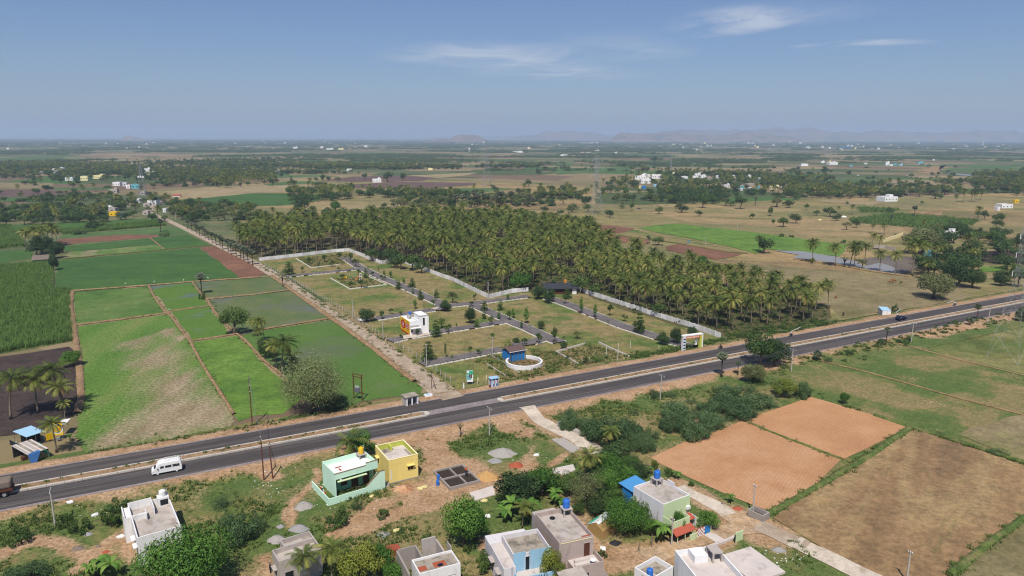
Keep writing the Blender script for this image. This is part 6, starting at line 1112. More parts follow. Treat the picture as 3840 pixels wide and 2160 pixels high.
# ---- billboard house on the plots
o, w, d, h = house('billboard_house', 'small white two-level house with painted advertising wall on the plots', 'k', (545, 640), (830, 590), (228, 428), 4.6); w = 3.1
shell(o, w, d, h, .9, 'wall_white_clean', 'roof_white'); tw = 2.5; bxs('stair_tower', 'wall_white_clean', o, (w + .003, w + tw, -.25, d * .55, 0, h + 1.5)); bxs('tower_cap', 'wall_white_clean', o, (w - .1, w + tw + .1, -.4, d * .6, h + 1.5, h + 1.65)); bxs('tower_fin', 'wall_white_clean', o, (w + tw + .003, w + tw + .3, -.9, d * .55, 0, h + 1.2)); bxs('tower_window', 'dark_glass', o, (w + tw * .45, w + tw * .68, -.3, -.253, h - 1.6, h + .7)); bxs('porch_slab', 'wall_white_clean', o, (0, w * 1.05, -1.5, -.253, 2.7, 2.85)); bxs('porch_shade', 'wall_plaster', o, (.1, w, -.08, -.01, 2.86, 3.4)); opening(o, 'f', w * .72, .1, .9, 2.0, w, d, 'wall_plaster', 'wall_white_clean', name='door'); opening(o, 'f', w * .2, 1.2, .7, .8, w, d, 'wood_door', 'wall_white_clean'); bxs('forecourt', 'concrete_lane', o, (-1.0, w + tw + 1.5, -3.6, -.31, 0, .18))
tank(o, w * .82, d * .8, h - .9, 'tank_blue', 'blue water tank on the billboard house', .5, 1.1, 1.4)
def words(text, size, mat, parent, loc, rot, name='lettering', sx=1.0):
    cu = bpy.data.curves.new(name, 'FONT'); cu.body = text; cu.size = size; cu.align_x = 'CENTER'; cu.align_y = 'CENTER'; cu.extrude = .004; cu.resolution_u = 2; cu.materials.append(MATS[mat]); t_ = bpy.data.objects.new(name, cu); COL.objects.link(t_); t_.parent = parent; t_.location = loc; t_.rotation_euler = rot; me = bpy.data.meshes.new_from_object(t_); m_ = link(name, me, parent, loc); m_.rotation_euler = rot; m_.scale = (sx, 1, 1); bpy.data.objects.remove(t_); return m_
def script_row(parent, ax, o0, a0, a1, z0, z1, mat, n, name='lettering'):
    """a line of looped hand-painted letters too small to read: strokes, rings and tails standing proud of the board"""
    r = random.Random(n * 31 + int(z0 * 100)); b = B(); st = (a1 - a0) / n; hh = z1 - z0; t = hh * .16
    def bar(p0, p1, q0, q1): b.box(o0 - .004, o0, p0, p1, q0, q1) if ax == 'x' else b.box(p0, p1, o0 - .004, o0, q0, q1)
    for i in range(n):
        x = a0 + i * st; w = st * .78; k = r.randrange(4)
        bar(x, x + t, z0, z1 * 1.0 if k != 1 else z0 + hh * .8)
        if k in (0, 2): bar(x + t, x + w, z1 - t, z1)
        if k in (0, 1, 3): bar(x + t, x + w, z0, z0 + t)
        if k in (1, 2): bar(x + t, x + w * .9, z0 + hh * .45, z0 + hh * .45 + t)
        if k != 3: bar(x + w - t, x + w, z0 + t, z1 - t)
    return b.build(name, mat, parent)
bd = bxs('painted_board', 'yellow_paint', o, (-.06, -.003, .05, d - .05, .75, h)); bxs('board_base', 'red_paint', bd, (-.061, -.004, .05, d - .05, .2, .748)); RL = (math.pi / 2, 0, -math.pi / 2)
b = B(); n = 24; b.add([(-.075, d * .7 + d * .25 * math.cos(a * math.tau / n), h * .57 + h * .3 * math.sin(a * math.tau / n)) for a in range(n)], [tuple(range(n))[::-1]]); b.build('red_disc', 'red_paint', bd); bxs('red_panel', 'red_paint', bd, (-.075, -.063, d * .05, d * .43, h * .42, h * .8))
words('GK', h * .34, 'wall_white_clean', bd, (-.09, d * .7, h * .58), RL, sx=.8); script_row(bd, 'x', -.077, d * .07, d * .41, h * .62, h * .74, 'wall_white_clean', 6); script_row(bd, 'x', -.077, d * .08, d * .4, h * .47, h * .55, 'wall_white_clean', 7); script_row(bd, 'x', -.064, d * .08, d * .36, h * .28, h * .35, 'navy_paint', 8); script_row(bd, 'x', -.064, d * .1, d * .85, h * .88, h * .93, 'rust', 16); script_row(bd, 'x', -.077, d * .58, d * .82, h * .41, h * .45, 'wall_white_clean', 8)
# ---- dark-roofed shed at the wall bend with an orange tank
o, w, d, h = house('dark_shed', 'low shed with dark sheet roof at the boundary wall bend', 'm2', (310, 285), (575, 268), (390, 255), 2.9, 'shed')
bxs('wall', 'wood_door', o, (.5, w - .4, .4, d - .3, 0, h - .5)); bxs('wall_panel', 'wall_white', o, (w * .86, w * 1.0, .2, .36, 0, h - .6), (-.1, w * .08, .2, .36, 0, h - .6)); B().extr([(-.6, h - .5), (d + .8, h + .3), (d + .8, h + .36), (-.6, h - .42)], 'x', -.8, w + .6).build('roof_sheet', 'dark_sheet', o); tank(o, w * .72, d + 1.2, h - 1.2, 'tank_orange', 'orange water tank beside the dark-roofed shed', .6, 1.5, 1.4)
# ---- blue hut and round well
o, w, d, h = house('blue_hut', 'small blue hut with brown tiled roof by the round well', 'h', (690, 480), (1250, 350), (450, 310), 3.1, 'hut')
bxs('wall', 'blue_panel', o, (.3, w - .3, .35, d - .3, 0, h - .35)); bxs('base_wall', 'brick_red', o, (.25, .3, .35, d * .6, 0, .6))
for k in range(5): bxs('post', 'wood_grey', o, (.2 + (w - .5) * k / 4, .32 + (w - .5) * k / 4, .05, .17, 0, h - .2))
B().extr([(-.1, h - .2), (d * .55, h + .45), (d + .2, h - .1), (d + .2, h - .02), (d * .55, h + .55), (-.1, h - .1)], 'x', -.1, w + .1).build('tile_roof', 'old_tile', o); bxs('fascia', 'wall_white', o, (-.15, w + .15, -.16, -.103, h - .24, h - .1)); bxs('doorway', 'dark_glass', o, (.38, w * .14, .32, .347, 0, 2.0))
c0 = P('h', 1210, 830, .8); c1 = P('h', 1885, 850, .8); R_ = abs(c1[0] - c0[0]); o = thing('round_well', 'large round white-walled well full of dry weeds', 'well', (c0[0], c0[1], 0)); n = 40
B().lathe([(R_ - .5, -1.5), (R_ - .5, 1.1), (R_, 1.1), (R_, -.1)], n, cap=False).build('well_wall', 'wall_white', o); B().lathe([(R_ - .4, .04), (.01, .06)], n, cap=False).build('well_bed', 'fallow_brown', o); B().tube([(-.6, -R_ - .2, 0), (-1.0, -R_ + .1, 1.0), (-1.0, -R_ + .8, 1.2)], .05, 5).build('pipe', 'tank_white', o)
# ---- tile-roofed field shed
o, w, d, h = house('field_shed', 'long low shed with grey tiled roof beside the cane field', 't0', (290, 1245), (450, 1240), (290, 1205), 2.0, 'shed'); bxs('wall', 'wall_plaster', o, (.3, w - .3, .3, d - .3, 0, h)); B().extr([(-.3, h - .1), (d * .5, h + 1.1), (d + .3, h - .1), (d + .3, h), (d * .5, h + 1.2), (-.3, h)], 'x', -.3, w + .3).build('tile_roof', 'wood_grey', o); opening(o, 'f', w * .75, .1, 1.2, 1.5, w, d, name='door'); o.children[2].location.y = .3
# ---- bus shelter
o, w, d, h = house('bus_shelter', 'small concrete bus shelter with open front beside the highway', 'j', (800, 715), (1470, 570), (610, 545), 3.3, 'shelter')
bxs('roof_slab', 'roof_stained', o, (-.2, w + .2, -.2, d + .2, h - .22, h)); bxs('back_wall', 'wall_white', o, (0, w, d - .2, d, 0, h - .222)); o.scale = (.9, .9, .85); bxs('side_wall', 'wall_plaster', o, (0, .2, 0, d - .202, 0, h - .222)); bxs('side_wall', 'wall_white', o, (w - .2, w, .8, d - .202, 0, h - .222))
for u in (0.0, .48, .93): bxs('pillar', 'wall_white', o, (w * u + .203 * (u == 0), w * u + .32 + .2 * (u == 0), -.02, .3, 0, h - .222))
bxs('bench', 'wall_plaster', o, (.25, w - .25, d - .75, d - .21, .0, .5))
q = P('j', 1920, 750, .6); o = tag(bxs('water_trough', 'wall_white', None, (-.9, .9, -.7, .7, 0, .4)), 'pale blue-topped concrete block beside the bus shelter', 'block'); o.location = (q[0], q[1], float(zg(*q))); o.rotation_euler.z = .4; bxs('painted_top', 'sheet_paleblue', o, (-.6, .5, -.4, .5, .4, .41))
# ---- kiosk and sign board
o, w, d, h = house('roadside_kiosk', 'roadside kiosk with light blue roof covered in posters', 's', (1365, 390), (1660, 345), (1265, 325), 3.0, 'kiosk')
bxs('wall', 'sheet_paleblue', o, (.15, w - .1, .15, d - .1, .1, h - .15)); bxs('roof_sheet', 'sheet_paleblue', o, (-.1, w + .1, -.1, d + .1, h - .15, h)); bxs('base', 'steel_grey', o, (.1, w - .1, .1, d - .1, -.2, .1))
pc = ['cloth_white', 'red_paint', 'blue_panel', 'wall_blue', 'rust', 'wall_white']; random.seed(4)
for i in range(6):
    for j in range(3): bxs('poster', pc[(i * 2 + j * 3) % 6], o, (.25 + (w - .5) * i / 6, .25 + (w - .5) * (i + .85) / 6, .13, .147, .25 + .75 * j, .9 + .75 * j))
for j in range(3): bxs('poster', pc[(j * 2 + 1) % 6], o, (.13, .147, .3 + .5 * j, .7 + .5 * j, .4, 2.2))
bxs('jar_rack', 'rust', o, (-.35, -.05, .0, .5, 0, .7))
p0, p1 = P('s', 485, 475, .9), P('s', 715, 475, .9); wv = math.dist(p0, p1); o = thing('sign_board', 'green and white notice board on short posts in the plot', 'sign', (p0[0], p0[1], 0), math.atan2(p1[1] - p0[1], p1[0] - p0[0])); hb = 3.0
bxs('panel', 'wall_white_clean', o, (0, wv, 0, .08, .7, .7 + hb)); bxs('green_field', 'green_paint', o, (.02, wv - .02, -.012, -.002, .7 + hb * .62, .7 + hb - .03)); bxs('pale_field', 'sheet_teal', o, (.03, wv * .7, -.012, -.002, .75 + hb * .16, .7 + hb * .58)); bxs('photo_panel', 'rust', o, (wv * .35, wv * .6, -.02, -.014, .7 + hb * .38, .7 + hb * .62), (wv * .65, wv * .85, -.02, -.014, .7 + hb * .3, .7 + hb * .66)); b = B(); b.add([(.35 + .3 * math.cos(a * .3142), -.022, .7 + hb * .86 + .3 * math.sin(a * .3142)) for a in range(20)], [tuple(range(20))]); b.build('round_emblem', 'wall_white_clean', o)
for u in (.1, .9): B().tube([(wv * u, .12, 0), (wv * u, .12, 3.2)], .05, 5).build('post', 'steel_grey', o)
# ---- entrance arch
p0, p1 = P('e', 600, 1090, .3), P('e', 1190, 1010, .3); wv = math.dist(p0, p1); o = thing('entrance_arch', 'white entrance arch with orange lettered beam beside the highway', 'arch', (p0[0], p0[1], .1), math.atan2(p1[1] - p0[1], p1[0] - p0[0]))
H_ = 4.3; bxs('pillar', 'wall_white', o, (-.5, .5, -.4, .4, 0, H_)); bxs('pillar', 'wall_lime', o, (wv - .3, wv + .4, -.4, .4, 0, H_)); bxs('pillar_cap', 'wall_white_clean', o, (wv + .403, wv + .7, -.5, .5, 0, H_ + .3)); bxs('beam', 'wall_white_clean', o, (-.6, wv + .5, -.5, .5, H_, H_ + .35)); bm_ = bxs('name_band', 'orange_paint', o, (.5, wv - .3, -.42, -.3, H_ - .75, H_ - .003)); script_row(bm_, 'y', -.424, wv * .12, wv * .88, H_ - .58, H_ - .2, 'wall_white_clean', 16)
for k in range(8): bxs('pillar_tile', 'navy_paint' if k % 2 else 'sheet_paleblue', o, (-.4, .4, -.43, -.403, .2 + .45 * k, .5 + .45 * k))
bxs('figure_panel', 'cloth_white', o, (wv * .72, wv * .86, .2, .3, 1.2, 3.4)); B().tube([(.5, .1, 2.2), (wv * .5, .1, 1.2), (wv - .3, .1, 2.8)], .07, 5).build('cross_bar', 'steel_grey', o)
# ---- stalls on the left
o, w, d, h = house('sheet_stall', 'roadside stall with rusty pale sheet roof and blue tarpaulin edge', 'l', (170, 1290), (760, 1085), (290, 900), 2.4, 'stall')
V = [(0, 0, h - .5), (w, 0, h - .35), (w, d, h + .1), (0, d, h)]
for k in range(8): B().add([(w * k / 8 + .02, -.1, h - .45 + .02 * (k % 2)), (w * (k + 1) / 8 - .02, -.1, h - .45 + .02 * (k % 2)), (w * (k + 1) / 8 - .02, d, h + .1), (w * k / 8 + .02, d, h + .1)], [(0, 1, 2, 3)]).build('roof_sheet', ('wall_plaster', 'roof_pale', 'roof_stained', 'roof_pale')[k % 4], o)
B().add([(0, -.15, h - .4), (w * .6, -.2, h - .38), (w * .55, .5, h - .3), (w * .1, .35, h - .35), (.1, -.7, .4), (w * .3, -.7, .5)], [(0, 1, 2, 3), (0, 4, 5, 1)]).build('tarpaulin_edge', 'tarpaulin_blue', o); B().add([(w - .05, -.1, h - .5), (w + .1, d * .6, h), (w + .35, d * .5, .3), (w + .2, .2, .3)], [(0, 1, 2, 3)]).build('green_curtain', 'green_paint', o)
for x, y in ((.1, .1), (w - .1, .1), (w * .5, .1), (.1, d - .1), (w - .1, d - .1)): B().tube([(x, y, 0), (x, y, h - .4)], .05, 5).build('post', 'wood_grey', o)
bxs('counter', 'wood_door', o, (.3, w - .4, d * .45, d * .6, 0, .9)); bxs('back_cloth', 'tarpaulin_dark', o, (.1, w, d - .1, d - .05, 0, h - .1))
o, w, d, h = house('blue_stall', 'lean-to stall with pale blue sheet roof behind the roadside', 'l', (140, 830), (670, 660), (205, 520), 2.6, 'stall')
for k in range(6): bxs('roof_sheet', 'sheet_paleblue', o, (w * k / 6 + .01, w * (k + 1) / 6 - .01, 0, d, h - .08 + .02 * (k % 2), h - .04 + .02 * (k % 2)))
for x in (.1, w * .5, w - .1):
    for y in (.15, d - .15): B().tube([(x, y, 0), (x, y, h - .1)], .05, 5).build('post', 'wood_grey', o)
bxs('back_cloth', 'tarpaulin_dark', o, (0, w, d * .4, d * .45, 0, h - .1)); bxs('yellow_banner', 'yellow_paint', o, (w + .1, w + 1.4, .1, .15, .6, 2.0)); bxs('side_cloth', 'tarpaulin_dark', o, (-.8, -.75, -.5, d, 0, 1.2))
p0, p1 = P('l', 985, 785, 1.0), P('l', 1200, 770, 1.0); p0, p1 = P('l', 900, 790, 1.0), P('l', 1200, 765, 1.0); wv = math.dist(p0, p1); o = thing('yellow_sign', 'yellow round-emblem sign board on the roadside stall', 'sign', (p0[0], p0[1], float(zg(*p0))), math.atan2(p1[1] - p0[1], p1[0] - p0[0])); hb = 2.6
bxs('panel', 'yellow_paint', o, (0, wv, 0, .1, 1.0, 1.0 + hb))
for nm, r0, mt, yy in (('emblem_ring', 1.05, 'cloth_white', -.012), ('emblem_disc', .82, 'navy_paint', -.02)): B().add([(wv / 2 + r0 * math.cos(a * math.tau / 28), yy, 1.0 + hb * .52 + r0 * math.sin(a * math.tau / 28)) for a in range(28)], [tuple(range(28))]).build(nm, mt, o)
B().add([(wv / 2 + .74 * math.cos(a * math.tau / 28), -.028, 1.0 + hb * .52 + .74 * math.sin(a * math.tau / 28)) for a in range(28)], [tuple(range(28))]).build('emblem_centre', 'yellow_paint', o); words('G4', .95, 'orange_paint', o, (wv / 2, -.035, 1.0 + hb * .5), (math.pi / 2, 0, 0))
for u in (.1, .9): B().tube([(wv * u, .15, 0), (wv * u, .15, 1.0 + hb)], .06, 5).build('post', 'steel_grey', o)
bxs('white_sheet', 'wall_white', o, (wv * .25, wv * 1.05, 1.5, 4.5, 2.6, 2.7)); bxs('bench', 'steel_grey', o, (wv * .45, wv * .8, -.9, -.4, .3, .8))
# ---- pale cabin by the right-hand highway
o, w, d, h = house('pale_cabin', 'pale tilted cabin with light blue top on the far shoulder', 'm3', (1040, 480), (1120, 470), (1050, 455), 2.4, 'cabin'); o.scale = (.75, .75, .75); bxs('wall', 'wall_white', o, (0, w, 0, d + 1, 0, h)); B().extr([(-.1, h), (d + 1.1, h + .6), (d + 1.1, h + .66), (-.1, h + .06)], 'x', -.1, w + .1).build('roof_sheet', 'sheet_paleblue', o)
# ---- hamlets and far houses: sheet, centre x, foot y, width, rise, wall colour, label
HC = {'w': 'wall_white_clean', 'g': 'wall_plaster', 'c': 'trim_cream', 'p': 'wall_pinkbrown', 'b': 'sheet_paleblue', 't': 'sheet_teal', 'y': 'yellow_paint', 'l': 'wall_lilac', 'r': 'red_tile', 'o': 'trim_cream', 'u': 'blue_panel'}
CW = {'w': 'white', 'g': 'grey', 'c': 'cream', 'p': 'pinkish', 'b': 'pale blue', 't': 'turquoise', 'y': 'yellow', 'l': 'lilac', 'r': 'red-roofed', 'o': 'ochre', 'u': 'blue'}
def far_house(t, x, y, wp, hp, c, lab, group, d=None):
    q = P(t, x, y); m = mpp(*q); w = (pix(t, x + wp, y)[0] - pix(t, x, y)[0]) * m; h = max(2.2, high(t, x, y, hp)); d = d or min(max(4.0, w * .7), 12); h = max(2.4, min(h * .8, 8))
    o = thing('house', lab, 'house', (q[0] - w / 2, q[1], 0), random.uniform(-.25, .35), group); mt = HC[c]
    if c == 'r': bxs('wall', 'wall_white', o, (0, w, 0, d, 0, h * .6)); B().extr([(-.4, h * .55), (d / 2, h), (d + .4, h * .55)], 'x', -.4, w + .4).build('roof', 'red_tile', o)
    else:
        bxs('wall', mt, o, (0, w, 0, d, 0, h)); bxs('roof_slab', 'roof_pale', o, (.15, w - .15, .15, d - .15, h, h + .05)); bxs('parapet', mt, o, (0, w, 0, .15, h, h + .7), (0, w, d - .15, d, h, h + .7), (0, .15, .15, d - .15, h, h + .7), (w - .15, w, .15, d - .15, h, h + .7))
        if w > 7 and random.random() < .6: bxs('roof_room', mt, o, (w * .6, w * .9, d * .4, d * .85, h + .05, h + 2.3))
    if m < .42:
        nw = max(1, min(4, int(w / 3)))
        for k in range(nw): bxs('window', 'dark_glass', o, (w * (k + .35) / nw, w * (k + .65) / nw, -.04, -.003, h * .35, h * .65))
    PENDING.append(o); return o
for s_ in VIL.split(): x, y, a, b_, c = s_.split(','); far_house('q', float(x), float(y), float(a), float(b_), c, CW[c] + ' house in the village behind the dry fields', 'houses of the white village')
for s_ in HAM.split(): x, y, a, b_, c = s_.split(','); far_house('w', float(x), float(y), float(a), float(b_), c, CW[c] + ' house in the hamlet at the lane end', 'houses of the hamlet')
for t, s_, lab in (('t0', '520,456,90,36,w 760,526,60,36,o 620,526,60,22,w 375,466,30,16,w 890,508,95,26,c 690,850,60,32,l', 'house among the trees of the upper plain'), ('t1', '1095,542,78,30,w 845,441,42,20,w 1745,641,30,30,w 1550,668,26,26,y 670,246,66,11,w 770,246,50,13,c 355,236,42,14,w 190,460,60,22,g 1580,430,40,18,c', 'house in the middle distance'), ('t2', '50,271,92,13,w 670,187,115,9,w 640,273,30,12,r 690,272,40,12,r 940,276,22,12,w 470,302,60,16,w 770,260,40,14,w 1190,600,26,18,u', 'house on the plain beyond the pylons'), ('t3', '330,392,62,28,w 495,366,30,26,w 600,382,86,32,w 567,362,26,22,c 750,396,28,22,t 885,376,26,20,w 1080,387,32,46,w 1115,390,30,22,w 1157,386,42,20,t 1205,388,32,14,b 1500,342,16,16,w 700,232,112,20,u 945,239,26,14,w 1680,240,32,14,w 1800,162,60,16,w 1745,162,30,14,w 1890,168,60,16,w 2070,250,44,18,w 1380,370,50,24,t 1820,260,26,14,c', 'house along the far right of the plain')):
    for w_ in s_.split(): x, y, a, b_, c = w_.split(','); far_house(t, float(x), float(y), float(a), float(b_), c, CW[c] + ' ' + lab, 'scattered far houses')
for t, x, y, a, b_, c, lab in (('t3', 1130, 716, 145, 56, 'w', 'white farmhouse with roof rooms amid the dry fields'), ('t3', 2172, 776, 112, 48, 'w', 'white farmhouse with blue canopy near the frame edge'), ('t3', 2090, 796, 26, 30, 'w', 'small white pump house beside the farmhouse'), ('t3', 1690, 1036, 125, 38, 'w', 'long white shed among the big trees'), ('t3', 1497, 1216, 78, 45, 't', 'low house with turquoise roof by the muddy flat')): far_house(t, x, y, a, b_, c, lab, None)
b = far_house('t3', 2255, 726, 42, 30, 'y', 'yellow hoarding block beside the white farmhouse', None, 2.0)
# a distant town reduced to specks on the horizon
random.seed(5)
for i in range(85):
    u = random.choice((random.uniform(2380, 3840), random.uniform(2380, 3840), random.uniform(1200, 3840), random.uniform(0, 1600))); v = random.uniform(528, 566) if u > 2000 else random.uniform(530, 560); q = P('o', u * 2576 / 3840, v * 2576 / 3840); m = mpp(*q)
    w = random.uniform(2.5, 7) * m * 1.6; h = random.uniform(2.0, 3.2) * m * 1.3; o = thing('house', 'tiny pale building on the far horizon plain', 'house', (q[0], q[1], 0), random.uniform(-.5, .5), 'buildings of the far horizon'); bxs('wall', random.choice(('wall_white_clean', 'wall_white_clean', 'trim_cream', 'wall_plaster')), o, (0, w, 0, w * .6, 0, h + 4)); bxs('roof_slab', 'roof_pale', o, (-.3, w + .3, -.3, w * .6 + .3, h + 4, h + 4.4))
# ================================================================ walls, fences, roads of the layout, poles, vehicles, people, animals, heaps
random.seed(44)
# ---- roads of the plotted layout with painted kerb stones
def layout_road(s_, w, kerbs=(1, 1), mat='plot_asphalt'):
    ln = PP(s_); r = ribbon('layout_road', mat, ln, w, 0, None, .03); LAY[0] += .004
    b = B()
    for sd, on in zip((-1, 1), kerbs):
        if not on: continue
        for a, c in zip(ln[:-1], ln[1:]):
            dx, dy = c[0] - a[0], c[1] - a[1]; l = math.hypot(dx, dy); ux, uy = dx / l, dy / l; n = int(l / 1.7)
            for k in range(n):
                if random.random() < .08: continue
                t0, t1 = k * l / n + .12, (k + 1) * l / n - .12; o0, o1 = sd * (w / 2 + .02), sd * (w / 2 + .34)
                q = [(a[0] + ux * t - uy * o, a[1] + uy * t + ux * o) for t, o in ((t0, o0), (t1, o0), (t1, o1), (t0, o1))]; b.prism(q, 0, .3 + random.uniform(-.03, .03))
    if b.V: o = b.build('kerb_stones', 'kerb_white', r); o['kind'] = 'stuff'
layout_road('m1 800,15 955,115 1150,205 1400,310 1550,380 1680,440', 4.6); layout_road('m1 1075,575 1300,540 1600,492', 4.4); layout_road('m1 1640,480 1760,455 2000,430 2200,403 2318,388 m2 150,368', 4.4, (1, 1)); layout_road('m2 330,385 480,435 700,520 1000,640 1300,735 1560,815', 5.0)
layout_road('m1 1960,445 2130,520 2318,605 m2 150,665 300,735 430,790', 4.6); layout_road('m1 1210,778 1380,738 1700,685 2000,640 2250,600', 4.2); layout_road('m1 280,188 600,158 940,120', 4.0); layout_road('m1 1500,990 1700,952 1950,905 2230,852', 4.2); layout_road('m2 0,815 160,795 300,750', 4.2)
kind(field('plot_junction', 'plot_asphalt', PP('m1 1640,432 1720,425 1780,455 1720,500 1600,500'), .1), 'structure'); kind(field('concrete_apron', 'concrete_lane', PP('k 300,1190 1200,1030 1420,1060 1350,1130 700,1270 320,1310'), .1), 'structure'); kind(field('concrete_apron', 'concrete_lane', PP('k 1340,190 1560,140 1600,190 1430,240'), .1), 'structure')
# low plot outlines
def low_wall(name, label, s_, h=.45, t=.25, mat='kerb_white', cat='low wall', n=None):
    ln = PP(s_); o = thing(name, label, cat, (ln[0][0], ln[0][1], 0)); x0, y0 = ln[0]
    for a, c in zip(ln[:-1], ln[1:]):
        l = math.dist(a, c); ux, uy = (c[0] - a[0]) / l, (c[1] - a[1]) / l; q = [(a[0] - x0 + ux * s - uy * k, a[1] - y0 + uy * s + ux * k) for s, k in ((0, -t / 2), (l, -t / 2), (l, t / 2), (0, t / 2))]; B().prism(q, 0, h).build('wall_length', mat, o)
    return o
low_wall('plot_kerb', 'white low kerb around the playground', 'm1 675,205 850,303 1180,263 1010,185', .4); low_wall('plot_kerb', 'white low kerb around the weedy far plot', 'm1 360,25 500,110 770,78', .4); low_wall('plot_kerb', 'thin pale kerb line beside the kiosk', 'm1 2095,985 2260,1090', .35, .2, 'kerb_concrete'); low_wall('plot_kerb', 'grey kerb of the weedy plot before the avenue', 'm2 785,790 930,860 1060,915', .5, .35, 'kerb_concrete'); low_wall('plot_kerb', 'grey kerb of the weedy plot left of the flag poles', 'm2 660,800 400,875 600,985', .5, .35, 'kerb_concrete'); low_wall('plot_kerb', 'low kerb beside the round well', 'm2 0,1025 70,1062', .35, .2, 'kerb_concrete'); low_wall('plot_kerb', 'low brick edge between the hut and well', 'm1 2130,905 2280,990', .3, .25, 'wall_block')
low_wall('drain_wall', 'long concrete drain edge beside the terrace house', 'z 290,1120 690,965', .5, .5, 'roof_pale'); low_wall('field_wall', 'pale compound wall out beyond the pond, upper run', 't3 1045,1085 1220,1022', 2.0, .3, 'trim_cream'); low_wall('field_wall', 'pale compound wall out beyond the pond, lower run', 't3 960,1132 1060,1140 1150,1155', 1.6, .3, 'wall_plaster')
# ---- boundary wall of precast panels
wl = PP('t1 30,1252 340,1217 720,1172 840,1165 945,1205 1050,1250 1140,1280 1280,1255 1460,1310 1640,1385 m1 1780,225 2105,385 2318,335 m2 150,320'); wl2 = PP('m2 575,310 850,400 1100,482 1350,565 1600,640 1890,745')
plain('panel_grey', '#dcd8d5', .9, .85, .2, .5, dirt=('#8f8b88', .5, .55, .75), streak=True); plain('panel_white', '#efecea', .9, .85, .15, .5, dirt=('#a19b97', .5, .6, .78), streak=True)
for ln, lab in ((wl, 'long white panel boundary wall behind the plots'), (wl2, 'white panel boundary wall between avenue and grove')):
    o = thing('boundary_wall', lab, 'wall', (ln[0][0], ln[0][1], 0)); x0, y0 = ln[0]; me_p, me_q = [mesh_from('panel', B().box(.06, 2.34, -.05, .05, 0, 1.7).V, B().box(.06, 2.34, -.05, .05, 0, 1.7).F, m_) for m_ in ('panel_grey', 'panel_white')], mesh_from('post', B().box(-.1, .1, -.12, .12, 0, 1.82).V, B().box(-.1, .1, -.12, .12, 0, 1.82).F, 'panel_grey')
    for a, c in zip(ln[:-1], ln[1:]):
        l = math.dist(a, c); n = max(1, round(l / 2.4)); rz = math.atan2(c[1] - a[1], c[0] - a[0])
        for k in range(n):
            q = (a[0] + (c[0] - a[0]) * k / n - x0, a[1] + (c[1] - a[1]) * k / n - y0, 0); p = link('panel', random.choice(me_p), o, (q[0], q[1], random.uniform(-.12, .05)), rz + random.uniform(-.02, .02)); p.scale.x = l / n / 2.4; link('post', me_q, o, q, rz)
# ---- wire fence along the farm lane
ln = PP('m1 80,95 340,235 600,385 860,545 940,610 1180,760 1260,800 1420,900 1560,1000 1800,1180'); o = thing('wire_fence', 'concrete post fence along the farm lane side of the plots', 'fence', (ln[0][0], ln[0][1], 0)); x0, y0 = ln[0]; pm = B().box(-.07, .07, -.07, .07, 0, 1.7); pm = mesh_from('fence_post', pm.V, pm.F, 'concrete_pole')
for a, c in zip(ln[:-1], ln[1:]):
    l = math.dist(a, c); n = max(1, round(l / 2.9))
    for k in range(n): link('fence_post', pm, o, (a[0] + (c[0] - a[0]) * k / n - x0 + random.uniform(-.1, .1), a[1] + (c[1] - a[1]) * k / n - y0, 0), random.random())
for z in (.5, 1.0, 1.5): B().tube([(p[0] - x0, p[1] - y0, z) for p in ln], .012, 3).build('wire', 'steel_grey', o)
# green mesh hedge fence before the grove corner
# ---- poles
def pole(t, x, y, dy, lab, mat='concrete_pole', r=.11, arms=((-.35, 1.0),), lean=0.0, cat='pole', name='utility_pole', strut=False, z=None):
    q = P(t, x, y); z = float(zg(*q)) if z is None else z; q = P(t, x, y, z); h = high(t, x, y, dy, z); o = thing(name, lab, cat, (q[0], q[1], z - .1)); B().tube([(0, 0, 0), (lean * h * .5, 0, h * .5), (lean * h, 0, h)], [r * 1.35, r * 1.15, r * .85], 8).build('shaft', mat, o); rz = math.atan(.52)
    for dz, L_ in arms:
        a = B().box(-L_, L_, -.05, .05, h + dz - .06, h + dz + .06); a.xf(Matrix.Translation((lean * h, 0, 0)) @ Matrix.Rotation(rz + 1.57, 4, 'Z')); a.build('cross_arm', 'rust' if mat == 'rust' else 'steel_grey', o)
        for s_ in (-.9, 0, .9): i_ = B().lathe([(.03, 0), (.07, .06), (.05, .12), (.07, .18), (.02, .22)], 6, (lean * h - s_ * L_ * math.sin(rz), s_ * L_ * math.cos(rz))); i_.V = [(v[0], v[1], v[2] + h + dz + .06) for v in i_.V]; i_.build('insulator', 'tank_white', o)
    if strut: B().tube([(1.3, -.6, 0), (.05, 0, h * .7)], .08, 6).build('strut', mat, o)
    o['top'] = h; return o
PL = {}
PL['a'] = pole('b0', 500, 995, 325, 'concrete pole on the slope below the left highway shoulder'); PL['b'] = pole('b1', 2115, 172, 255, 'grey pole on grass left of the village lane'); PL['c'] = pole('m2', 1340, 1300, 232, 'leaning concrete pole in the scrub below the highway', lean=.02); PL['d'] = pole('m3', 210, 1045, 216, 'concrete pole beside the large dark roadside tree'); PL['e'] = pole('m3', 1297, 778, 188, 'concrete pole beside the low hedge on the shoulder'); PL['f'] = pole('m3', 1990, 598, 152, 'concrete pole right of the shoulder palmyra', lean=.05)
PL['g'] = pole('z', 905, 642, 385, 'white pole beside the small block tank at the lane bend', arms=((-.2, .35),)); PL['h'] = pole('b3', 1255, 1500, 285, 'pole rising from the bottom edge by the fallow field', arms=((-.15, .3),)); PL['i'] = pole('b2', 1830, 1172, 260, 'old pole in front of the vine-covered house', arms=((-.3, .4),))
